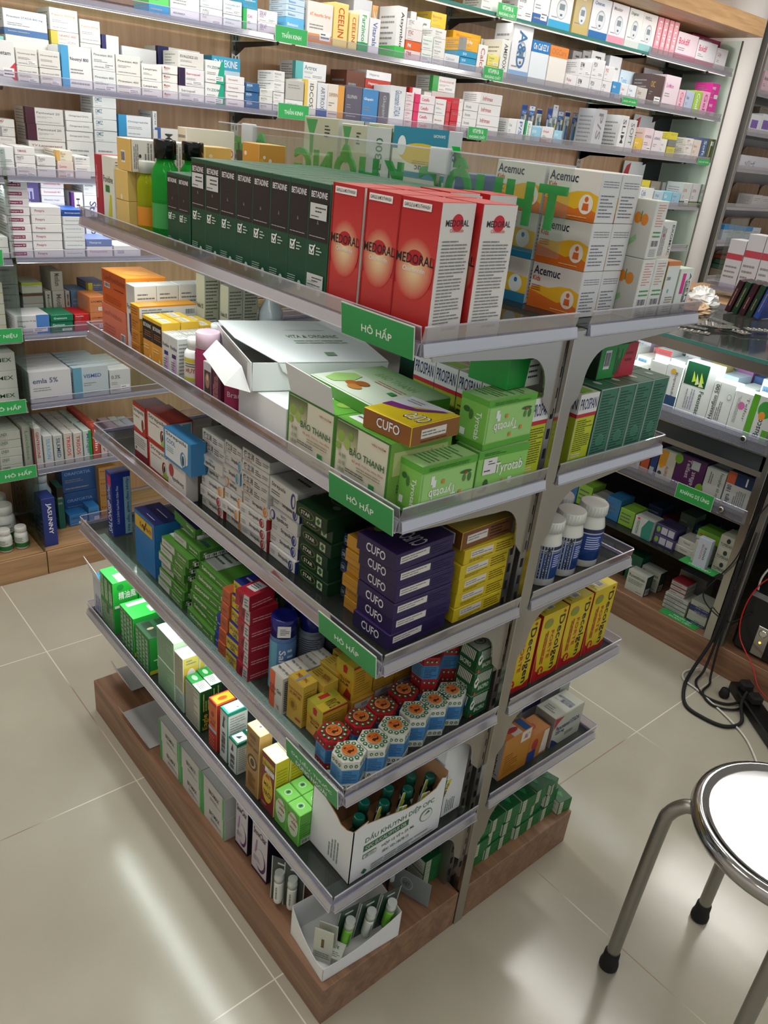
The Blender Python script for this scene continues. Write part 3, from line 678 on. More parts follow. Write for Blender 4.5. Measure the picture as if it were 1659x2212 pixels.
 (3.121,.181,1.757,[(1,.1166,'f4dfe6/Bokdif/d26/Be0407a')]),
 (3.306,.179,1.757,[(1,.108,'f2f0f4/Bokdif/d26/Be0407a')]),
 (3.491,.102,1.757,[(1,.0971,'f0ecee/Lily/b78/')]),
 (3.403,.324,1.859,[(1,.1179,'e8dce0//a66/'),(1,.0291,'b8285a/Collagen/fff/')]),
]),
'W4':(1.23,[
 (.056,.057,1.757,[(1,.0282,'e9e9e6//888/'),(1,.0452,'eef0f0/PANTO/678/')]),
 (.115,.053,1.757,[(1,.0333,'eceae8/PANTOPRAZOL/666/'),(1,.0212,'eeecea/PANTO/666/'),(1,.0209,'f0efee/YUMANGEL/a44/')]),
 (.171,.051,1.757,[(1,.0304,'e8e8e6//888/'),(1,.0255,'e9e8e6/Panto/888/')]),
 (.225,.045,1.757,[(1,.0453,'e8d8d0/Zantac/c66/'),(1,.0276,'f2ecd8/Eso/c93/Le8b96a')]),
 (.273,.045,1.757,[(1,.0378,'eceae8//888/'),(1,.0222,'efeeec/PETISEC-40/444/')]),
 (3.097,.122,1.757,[(1,.0822,'f2f2ee/Cefa/47a/')]),
 (3.227,.084,1.757,[(1,.0714,'c8dce6/Vital/58a/')]),
 (3.315,.081,1.757,[(1,.0713,'8fd2e6/Gel/fff/')]),
 (3.401,.075,1.757,[(1,.0711,'a8d0e6/Spray/48a/')]),
 (3.485,.09,1.757,[(1,.1187,'d4d8d4/LOTIA/a55/B4a6a4a')]),
 (3.584,.086,1.757,[(1,.1195,'dadada/EXTRA/a55/B6a7a3a')]),
 (3.676,.092,1.757,[(1,.1199,'d6dad6/EXTRA/a55/B4a6a4a')]),
 (.108,.046,1.859,[(2,.0345,'d8d4ce//888/'),(1,.0234,'e4e2de//888/'),(1,.0231,'e0deda/OMEP/888/L999'),(1,.0211,'eeeeea/OMEP/a66/')]),
 (.186,.104,1.859,[(2,.0441,'e6e4e0/TV.Lansoprazol/844/'),(2,.042,'e0deda/Pantostad 20/666/L4c2434')]),
 (.294,.079,1.859,[(1,.0938,'e4e4e0//888/'),(3,.0262,'eeeeea/Omeprazol DHG/444/')]),
 (.376,.07,1.859,[(1,.0974,'e4e6e6//888/'),(4,.0301,'eaeeee/OMEZ/478/')]),
 (.45,.104,1.859,[(2,.0587,'e0e0de//888/'),(1,.0586,'eef2f4/Omeprazole/678/L3a9ad0')]),
 (.559,.015,1.859,[(1,.1425,'e0e0de//888/'),(1,.0514,'e4e6e8/epraz/555/')]),
 (.565,.083,1.859,[(1,.1494,'e6e4de/Mebever/444/L46a')]),
 (3.251,.078,1.859,[(1,.1141,'d8c23c//776/')]),
 (3.337,.092,1.859,[(1,.1114,'8a7a68//665/')]),
 (3.45,.102,1.859,[(1,.1097,'8c8a84//665/')]),
]),
'W3':(1.017,[
 (.012,.063,1.757,[(2,.0286,'f0f0ee//888/')]),
 (.077,.063,1.757,[(9,.0226,'efecf0/Prazopro 20/fff/M8a2a5a')]),
 (.142,.083,1.757,[(6,.023,'efefef/Pmepra/a56/')]),
 (.228,.061,1.757,[(5,.0226,'e9edf0/Esomeprazole 40 mg/68a/'),(1,.0186,'2f56a8/Esomeprazole/fff/')]),
 (.292,.079,1.757,[(1,.0299,'e8e4ea/Pantoprazol/b8a/'),(1,.0215,'7a8cc4/Nexipraz/def/')]),
 (.374,.085,1.757,[(1,.0326,'eaeaec/Stada/99b/')]),
 (.146,.059,1.859,[(1,.1946,'453a72/Esso/aac/')]),
 (.209,.067,1.859,[(2,.0663,'e8e6e6//888/'),(1,.0237,'d4d4d6/Nexium mups/546/'),(1,.0206,'e4e0e2/Someswell-40/b35/'),(1,.0233,'e4e0e2/Someswell-40/b35/')]),
 (.295,.035,1.859,[(1,.1681,'dddde0/Haxium/434/L5a2a7a')]),
 (.333,.051,1.859,[(1,.1602,'d8dadf/Stomex/446/'),(1,.0409,'d8dadf/Stomex/446/')]),
]),
'W2':(0.799,[
 (.069,.099,1.757,[(1,.0568,'dddde0/Primperan 10 mg/777/R58c')]),
 (.171,.067,1.757,[(1,.0328,'1e7a5a/Gaviscon/dfe/'),(1,.021,'157a55/Grazincure/dfe/')]),
 (.241,.046,1.757,[(1,.0299,'b8505e//fff/'),(1,.0214,'c41e24/Duphalac/fff/')]),
 (.289,.054,1.757,[(1,.0533,'d88250/LUVOMIDE/333/'),(1,.0476,'d98650/LUVOMIDE/333/')]),
 (.055,.065,1.859,[(2,.0475,'b9b8b4/Smecta/556/'),(1,.0298,"bdbcb8/Modom'S/333/"),(1,.0584,'bcbcb8/pentasa/333/')]),
 (.128,.061,1.859,[(1,.0659,'b6b8b2//222/B8a9a2a'),(1,.0307,'a8a69c/Opi/543/T6a5238'),(1,.0319,'c8ccb8//777/Ta8b82a')]),
 (.195,.0195,1.859,[(1,.1018,'b9b8ac/Motilium/666/')]),
 (.216,.037,1.859,[(1,.1009,'b9b8ac/Motilium/666/'),(1,.0584,'b4b2a4/Motilium/443/')]),
 (.255,.014,1.859,[(1,.0993,'b9b8ac/Mo/666/')]),
 (.272,.053,1.859,[(1,.0987,'5c86a8//9bd/')]),
 (.328,.058,1.859,[(1,.0964,'96948e//777/'),(1,.0252,'60688c/Antibio/cc5/Lc8b83a')]),
]),
'W1':(0.587,[
 (.092,.127,1.757,[(1,.0984,'d9dade/emla 5%/457/')]),
 (.223,.113,1.757,[(1,.0982,'c2d0d6/VISMED/46a/L6aa6be')]),
 (.339,.071,1.757,[(1,.0788,'d2d6d6/0.3% /567/')]),
]),
'W0':(0.372,[
 (-0.015,.066,1.757,[(5,.0276,'c0c4ba/LINEX/465/')]),
 (.056,.025,1.757,[(1,.1457,'b4b2aa/Locobase/696/')]),
 (.084,.028,1.757,[(1,.1356,'d2d0cc/GENTRISONE/a33/Lc03036')]),
 (.115,.029,1.757,[(1,.1053,'ccd0d0/SILKRON/6ac/')]),
 (.146,.03,1.757,[(1,.1021,'c8ccc8/SILKMED/357/')]),
 (.179,.028,1.757,[(1,.1045,'d0ccc4/TRISOS/c33/')]),
 (.209,.029,1.757,[(1,.1016,'d0cec8/TRISOS/c33/')]),
 (.241,.028,1.757,[(1,.1026,'c8d8d0/Mangel/47a/R3a9a4a')]),
 (.271,.024,1.757,[(1,.1138,'c65040/Erolin/fff/')]),
 (.298,.022,1.757,[(1,.0749,'d8ccc8/Ery/a44/')]),
 (.323,.025,1.757,[(1,.0624,'d6c8ca/Acyc/c56/')]),
 (.371,.035,1.757,[(1,.0544,'c8a8b4/Lotion/646/')]),
 (.409,.031,1.757,[(1,.0523,'ccc6c2/Kem/556/')]),
 (.443,.031,1.757,[(1,.0487,'c8ccd4/Gel/346/')]),
]),
'X1':(1.815,[
 (4.024,.106,1.757,[(1,.1181,'e8c4d0/Sensa/555/')]),
 (4.135,.122,1.757,[(1,.1277,'e040a0//fff/')]),
]),
'X2':(1.625,[
 (4.004,.125,1.757,[(1,.0972,'eceef0/FemFresh/86a/M8a6ac0')]),
 (4.137,.13,1.757,[(1,.1088,'eceef0/FemFresh/86a/M8a6ac0')]),
 (4.274,.133,1.757,[(1,.1141,'eceef0/FemFresh/86a/M8a6ac0')]),
 (4.277,.162,1.859,[(1,.1158,'d8c8b0//876/'),(1,.0367,'d8c8b0//876/')]),
]),
'X3':(1.44,[
 (4.009,.477,1.757,[(1,.0779,'d6d6de/ヘパリーゼ/333/')]),
]),
'X4':(1.24,[
 (4.291,.11,1.757,[(1,.0766,'c8c4c2//888/')]),
 (4.407,.131,1.757,[(1,.073,'cac6c4//888/')]),
]),
'X5':(1.04,[
 (4.038,.123,1.757,[(1,.1063,'b8c0c8//667/T3c8cc8')]),
 (4.167,.11,1.757,[(1,.1003,'b8c0c8//667/T3c8cc8')]),
 (4.283,.114,1.757,[(1,.094,'b8c0c8//667/T3c8cc8')]),
 (4.402,.105,1.757,[(1,.0912,'c8d0d6//a66/')]),
]),
'X6':(0.84,[
 (4.2,.341,1.757,[(1,.0417,'b09a78//888/'),(2,.0305,'1c6a44//6a8/'),(1,.0227,'c84a3a//a33/')]),
]),
'ZB':(0.0875,[
 (.09,.045,1.757,[(1,.1756,'2a3a86/JASUNNY/fff/')]),
 (.174,.023,1.859,[(1,.1594,'1e6a5c//8ba/T2a2420')]),
 (.21,.064,1.859,[(1,.0417,'3a86cc/ORACORTIA/234/')]),
 (.215,.119,1.917,[(2,.1013,'2e62a4/ORAFORTIA/9be/')]),
 (.278,.04,1.859,[(1,.0574,'3f90d8/ORACORTIA/234/')]),
 (.332,.062,1.887,[(4,.0473,'c8944a/Kamistad/643/')]),
]),
}

# ---------------------------------------------------------------- goods on the wall shelves
def band_ops(bd):
    o = []
    if bd:
        s, c = bd[0], bd[1:]
        if s == 'L': o = [('R', 'r', 0, 0, .24, 1, c), ('L', 'r', .8, 0, 1, 1, c)]
        if s == 'R': o = [('R', 'r', .62, 0, 1, 1, c)]
        if s == 'T': o = [('R', 'r', 0, .74, 1, 1, c), ('L', 'r', 0, .74, 1, 1, c)]
        if s == 'B': o = [('R', 'r', 0, 0, 1, .26, c), ('L', 'r', 0, 0, 1, .26, c)]
        if s == 'M': o = [('R', 'r', .1, .3, .72, .72, c)]
        if s == 'D': o = [('R', 'p', [(.55, 0), (1, 0), (1, 1), (.82, 1)], c)]
        if s == 'P': o = [('R', 'r', 0, 0, 1, .2, c), ('R', 'o', .52, .48, .24, .24, 'aab2ba'), ('R', 'o', .52, .47, .22, .21, 'dfe3e6'), ('R', 'r', .40, .46, .64, .60, '7c8a94'), ('R', 'r', .47, .32, .57, .37, '5a6a80'), ('R', 'm', .1, .24, .4, .3, 1, '999')]
        if s == 'C': o = [('R', 'p', [(.6, .22), (1, 0), (1, .5)], c)]
    return o
BN = {'L': 'left band', 'R': 'right side', 'T': 'top band', 'B': 'lower band', 'M': 'middle panel', 'D': 'slanted corner', 'C': 'corner flash', 'P': 'foot and device picture'}
_wm = {}
def wall_mesh(w, d, h, st, seed):
    key = (round(w, 3), round(d, 3), round(h, 3), st, seed % 2)
    if key not in _wm:
        base, title, tc, bd = st.split('/'); title = title.replace('|', '/'); tc = tc or '888'; o = []
        o += band_ops(bd); asp = w/h
        if title:
            x0 = .28 if bd[:1] == 'L' else .08; x1 = .60 if bd[:1] == 'R' else .9
            if bd[:1] == 'M': o.append(('R', 't', title, .14, .38, .68, .62, tc))
            elif asp < .62 and h > .05: o += [('R', 't', title, .30 if bd[:1] != 'L' else .4, .25, .30+.42, .9, tc, 270)]
            elif bd[:1] == 'P': o.append(('R', 't', title, .1, .82, .6, .91, tc))
            elif bd[:1] == 'T': o.append(('R', 't', title, x0, .8, x1, .94, tc))
            else:
                th = min(.36, max(.10, (x1-x0)*asp*1.05/max(4, len(title)))); x1 = min(x1, x0+max(.3, len(title)*.085*(1 if asp < 1.6 else .8)))
                if asp > 2.5: o.append(('R', 't', title, x0+.04, .5-th*.6, x1-.05, .5+th*.5, tc))
                else: o += [('R', 't', title, x0, .70-th/2, x1, .70+th/2, tc), ('R', 'm', x0, .36, x0+(x1-x0)*.7, .5, 2, '999'), ('R', 'm', x0, .1, x1, .2, 1, 'aaa')]
                if seed % 2 and asp < 2.5 and h > .03: o.append(('R', 'r', .5, .12, .93, .34, 'fafafa')); o.append(('R', 'm', .55, .15, .9, .31, 2, '555'))
        else: o += [('R', 'm', .1, .55, .8, .8, 2, '999')]
        o += [('L', 'm', .12, .15, .85, .85, max(2, min(7, int(h/.009))), '9a9a98')]
        _wm[key] = carton_mesh('carton', w, d, h, (base, base, base), o)
    return _wm[key]
SHN = {'W7': 'top wall shelf', 'W6': 'second wall shelf', 'W5': 'third wall shelf', 'W4': 'fourth wall shelf', 'W3': 'fifth wall shelf', 'W2': 'sixth wall shelf', 'W1': 'seventh wall shelf', 'W0': 'lowest wall shelf',
       'X1': 'top far-right shelf', 'X2': 'second far-right shelf', 'X3': 'third far-right shelf', 'X4': 'fourth far-right shelf', 'X5': 'fifth far-right shelf', 'X6': 'sixth far-right shelf', 'ZB': 'wall base cabinet'}
WNAME = {'W7': 'upper_wall_carton', 'W6': 'upper_wall_carton', 'W5': 'medicine_carton', 'W2': 'lower_wall_carton', 'W1': 'lower_wall_carton', 'W0': 'lower_wall_carton', 'ZB': 'lower_wall_carton'}  # names go by wall shelf, not by contents; unlisted shelves take the tablet name
DEPTH = {'W0': (.045, 5), 'W1': (.032, 6), 'X3': (.12, 1), 'ZB': (.07, 1), 'W2': (.10, 1)}
def place(me, name, loc, rz, label, cat, group=None):
    o = bpy.data.objects.new(name, me); COL.objects.link(o); o.location = loc; o.rotation_euler.z = rz
    return tag(o, label, cat, group)
def fill_wall():
    for key, (z, L) in WALL.items():
        dep, rows = DEPTH.get(key, (.10, 1)); L = sorted(L, key=lambda e: (e[2] > 1.79, e[0])); cnt = {0: 0, 1: 0}
        for x, w_, y, stk in L:
            back = int(y > 1.79); cnt[back] += 1
            for r_ in range(rows if w_ < .2 and not back else 1):
                zz = z+.0005; lvl = 0; tot = sum(s[0] for s in stk)
                for n, h, st in stk:
                    base, title, tc, bd = st.split('/')
                    for i in range(n):
                        lvl += 1; seed = R.randrange(100); d = min(dep-.002, 2.026-y) if rows == 1 else dep-.003
                        if y+d > 2.026: d = 2.026-y
                        me = wall_mesh(w_-.0015, d, h-.0006, st, seed)
                        jx = R.uniform(-.0006, .0006); jy = R.uniform(0, .003)
                        look = cname(base)+' carton'+(', %s %s' % (cname(bd[1:]), BN[bd[0]]) if bd else ('' if not title else ', %s lettering' % cname(tc)))
                        pos = ('' if tot == 1 else '%s up, ' % ORD[lvl]) + '%s %s from left' % (ORD[cnt[back]], ('back ' if back else '')+('stack' if tot > 1 else 'column'))
                        if rows > 1: pos += ', %s row' % ['front', 'second', 'third', 'fourth', 'fifth', 'sixth'][r_]
                        lb = look+', '+pos+', '+SHN[key]
                        if len(lb.replace(',', '').split()) > 16: lb = look.split(',')[0]+', '+pos+', '+SHN[key]
                        place(me, WNAME.get(key, 'tablet_carton'), (x+w_/2+jx, y+d/2+jy+r_*dep, zz), R.uniform(-.012, .012) if tot > 1 else R.uniform(-.006, .006), lb, 'medicine carton', 'cartons on the '+SHN[key])
                        zz += h
fill_wall()
# hanging toothbrush blister cards in the third bay of the third wall shelf
for i in range(13):
    x = 2.305+i*.049; hh = R.uniform(.135, .165)
    t = empty('toothbrush_pack', (x, 1.890+R.uniform(-.008, .02), 1.4575), '%s toothbrush pack from the left on the third wall shelf' % ORD[i+1], 'toothbrush pack', 'toothbrush packs', R.uniform(-.1, .1))
    mb = MB(); c1 = R.choice(['2a5aa8', '3a78c8', 'e6e8ea', '2a4a90', 'd8dce0']); mb.box((-.017, 0, 0), (.017, .0012, hh), 'card', c1, ch=.0004)
    f = Face(mb, (-.017, 0, 0), (1, 0, 0), (0, 0, 1), .034, hh); f.op(('r', .08, .02, .92, .68, 'dfe3e8')); f.op(('r', .0, .86, 1, .98, R.choice(['1f3f88', 'c8ccd4', 'e8e8ea']))); f.op(('t', R.choice(['P/S', 'Oral', 'Clean']), .2, .74, .8, .82, 'f2f2f2')); f.op(('o', .5, .94, .12, .016, '444'))
    mb.build('backing_card', t)
    mb = MB(); c2 = R.choice(['3a70c0', '48a068', 'd0c040', '7a7ab0', '50a0d0'])
    mb.tube([(0, -.004, .012), (0, -.006, .05), (.001, -.005, .085)], [.0035, .0045, .0025], 'shiny', c2, 8); mb.box((-.005, -.012, .085), (.005, -.003, .105), 'shiny', 'eee', ch=.001); mb.build('toothbrush', t)
    mb = MB(); mb.box((-.013, -.015, .008), (.013, -.0002, .112), 'acrylic', ch=.003); mb.build('blister', t)

# ---------------------------------------------------------------- bottles
def bottle(name, loc, prof, cols, cap, capcol, label_band, label, cat, group=None, rz=0, body='shiny', ops=(), ridges=False):
    t = empty(name, loc, label, cat, group, rz)
    mb = MB(); mb.lathe(prof, body, cols); mb.build('body', t)
    r, z0, z1 = cap
    mb = MB(); mb.lathe([(r, z0), (r, z1-.0015), (r-.0015, z1)], 'shiny', capcol, n=28)
    if ridges:
        for k in range(28):
            a = 2*math.pi*k/28; mb.box((r*math.cos(a)-.0004, r*math.sin(a)-.0004, z0+.001), (r*math.cos(a)+.0004, r*math.sin(a)+.0004, z1-.002), 'shiny', capcol)
    mb.build('cap', t)
    if label_band:
        r, z0, z1, base, ops2 = label_band; mb = MB(); n = 36
        def cyl(a0, a1, za, zb, c, k):
            m = max(2, int(abs(a1-a0)/(2*math.pi)*n)); rr = r+.0002*k
            for i in range(m):
                b0, b1 = a0+(a1-a0)*i/m, a0+(a1-a0)*(i+1)/m
                mb.face([(rr*math.cos(b0), rr*math.sin(b0), za), (rr*math.cos(b1), rr*math.sin(b1), za), (rr*math.cos(b1), rr*math.sin(b1), zb), (rr*math.cos(b0), rr*math.sin(b0), zb)], 'card', c, True)
        cyl(0, 2*math.pi, z0, z1, base, 1)
        for q in ops2:
            a0, a1 = math.radians(q[1]), math.radians(q[2]); za, zb = z0+(z1-z0)*q[3], z0+(z1-z0)*q[4]
            if q[0] == 'r': cyl(a0, a1, za, zb, q[5], 2)
            elif q[0] == 'm':
                hh = (zb-za)/q[5]
                for i in range(q[5]): cyl(a0, a0+(a1-a0)*R.uniform(.5, 1), za+hh*(i+.3), za+hh*(i+.7), q[6], 3)
            elif q[0] == 't':   # text wrapped round the label; rot 270 reads downwards
                vs, fs = text_mesh(q[5]); rr = r+.0008; P = []
                for x, y in vs:
                    if len(q) > 7 and q[7] == 270: x, y = y, 1-x
                    a = a0+(a1-a0)*x; P.append((rr*math.cos(a), rr*math.sin(a), za+(zb-za)*y))
                mb.raw(P, fs, 'card', q[6])
        mb.build('label', t)
    return t
# camera side of an object is about -125 degrees round
def pill_bottle(loc, label, cat, group, s=1, rz=0, band='24703c'):
    p = [(.018*s, 0), (.021*s, .003*s), (.021*s, .050*s), (.018*s, .057*s), (.014*s, .060*s), (.014*s, .064*s)]
    return bottle('pill_bottle', loc, p, 'e4e6e2', (.0175*s, .0605*s, .078*s), 'ecece8', (.0213*s, .008*s, .046*s, 'd8dcd6', [('r', -200, 20, 0, .42, band), ('m', -170, -60, .5, .95, 4, '6a8a70')]), label, cat, group, rz, ridges=True)
k = 0
for x, y, zz, s, pos in ((.030, 1.80, .0875, 1.0, 'right one at the front of the base cabinet'), (-.020, 1.80, .0875, 1.0, 'second from the right at the cabinet front'), (-.075, 1.795, .0875, 1.0, 'third from the right at the cabinet front'), (.0, 1.87, .0875, 1.7, 'large, behind the two small ones'), (-.10, 1.87, .0875, 1.7, 'large, cut by the picture edge'), (.005, 1.95, .0875, 1.7, 'large, at the back of the cabinet top')):
    pill_bottle((x, y, zz), 'white pill bottle with green label, '+pos, 'bottle', 'pill bottles on the base cabinet', s)
for i in range(2):
    bottle('supplement_bottle', (.128, 1.866+i*.064, .0875), [(.028, 0), (.03, .004), (.03, .16), (.02, .178), (.02, .19)], '9fb8c4', (.021, .19, .215), 'b8c4cc', (.0303, .02, .14, '7a9ab0', [('r', -200, 20, 0, .3, '3a6a58'), ('m', -170, -60, .4, .9, 6, '50687a')]), 'pale blue bottle beside the clear panel, %s from the front' % ORD[i+1], 'bottle', 'pale blue bottles at the clear panel')
# left bay stock seen at the picture edge
for i in range(3):
    me = carton_mesh('carton', .13, .10, .054, ('d6d8d2',)*3, [('R', 't', 'URSIMEX', .25, .5, .92, .72, '2a5a34'), ('L', 'm', .1, .2, .8, .8, 4, '999')])
    place(me, 'medicine_carton', (.0-.0, 1.83, .582+i*.0545), 0, 'white carton with dark green lettering left of clear panel, %s up' % ORD[i+1], 'medicine carton', 'cartons left of the clear panel')
for i in range(5):
    me = carton_mesh('carton', .12, .10, .030, ('dcdcd0', 'dcdcd0', 'd8c850'), [('R', 'm', .1, .2, .8, .8, 3, '777')])
    place(me, 'medicine_carton', (-.005, 1.84, .794+i*.0305), 0, 'cream carton with yellow top left of clear panel, %s up' % ORD[i+1], 'medicine carton', 'cartons left of the clear panel')
    me = carton_mesh('carton', .12, .10, .036, ('e4e6e6',)*3, [('R', 'm', .1, .2, .8, .8, 3, '7aa'), ('R', 'r', .8, 0, 1, 1, '6ac0d0')])
    place(me, 'medicine_carton', (-.080, 1.84, 1.012+i*.0365), 0, 'white carton with cyan end left of clear panel, %s up' % ORD[i+1], 'medicine carton', 'cartons left of the clear panel')

# ---------------------------------------------------------------- goods on the display stand
_km = {}
FAM = [('medoral', 'mouthwash_carton'), ('betadine_', 'antiseptic_carton'), ('betadine', 'mouthwash_carton'), ('pov', 'antiseptic_carton'), ('leo', 'antiseptic_carton'), ('strep', 'lozenge_carton'), ('thin', 'lozenge_carton'), ('star', 'lozenge_carton'), ('dori', 'lozenge_carton'), ('cufo', 'lozenge_carton'), ('tyro', 'lozenge_carton'), ('bao', 'lozenge_carton'),
 ('salon', 'patch_carton'), ('keto', 'patch_carton'), ('prospan', 'syrup_carton'), ('green_s', 'syrup_carton'), ('decolgen', 'tablet_carton'), ('para', 'tablet_carton'), ('stada', 'tablet_carton'), ('yellow_b', 'balm_carton'), ('bacipro', 'balm_carton'), ('tiger', 'oil_carton'), ('axe', 'oil_carton'), ('jf', 'oil_carton'), ('k2', 'oil_carton'), ('eagle', 'oil_carton'), ('gold', 'oil_carton'), ('dau', 'oil_carton'), ('khuynh', 'oil_carton'), ('thai', 'oil_carton'), ('pale_', 'oil_carton')]
def put(kind, x, y, z, label, rz=0, dims=None, cat='medicine carton', group=None, name=None):
    """x, y = the corner nearest the camera (smallest x and y) of the unrotated box; rz in degrees turns it about that corner"""
    name = name or next((v for p, v in FAM if kind.startswith(p)), 'medicine_carton')
    dm, cols, ops = K[kind]; w_, d, h = dims or dm; key = (kind, w_, d, h)
    if key not in _km:
        body = [q for q in ops if q[0] != 'S']; st = [q for q in ops if q[0] == 'S']
        _km[key] = (carton_mesh(kind, w_, d, h, cols, body), st)
    me, st = _km[key]; a = math.radians(rz); cx, cy_ = x+math.cos(a)*w_/2-math.sin(a)*d/2, y+math.sin(a)*w_/2+math.cos(a)*d/2
    o = place(me, name, (cx, cy_, z+.0003), a, label, cat, group)
    for i, q in enumerate(st):   # price stickers are stuck on: a part of the carton
        k2 = key+('s', i)
        if k2 not in _km:
            mb = MB(); f = faces(mb, w_, d, h)[q[1]]; x0, y0, x1, y1 = q[2:6]; f.k = 9
            f.op(('r', x0, y0, x1, y1, 'e6e6e6')); dx, dy = x1-x0, y1-y0
            f.op(('m', x0+dx*.35, y0+dy*.55, x1-dx*.1, y1-dy*.12, 2, '444')); f.op(('m', x0+dx*.1, y0+dy*.12, x1-dx*.1, y0+dy*.35, 1, '555'))
            _km[k2] = mb.mesh('price_sticker')
        s = bpy.data.objects.new('price_sticker', _km[k2]); COL.objects.link(s); s.parent = o
    return o
def jit(a=.8): return R.uniform(-a, a)
Z1, Z2, Z3, Z4, Z5, ZB = 1.223, .9953, .7696, .5478, .3138, .0966
Y3, Y4, Y5 = .7695, .5493, .3245
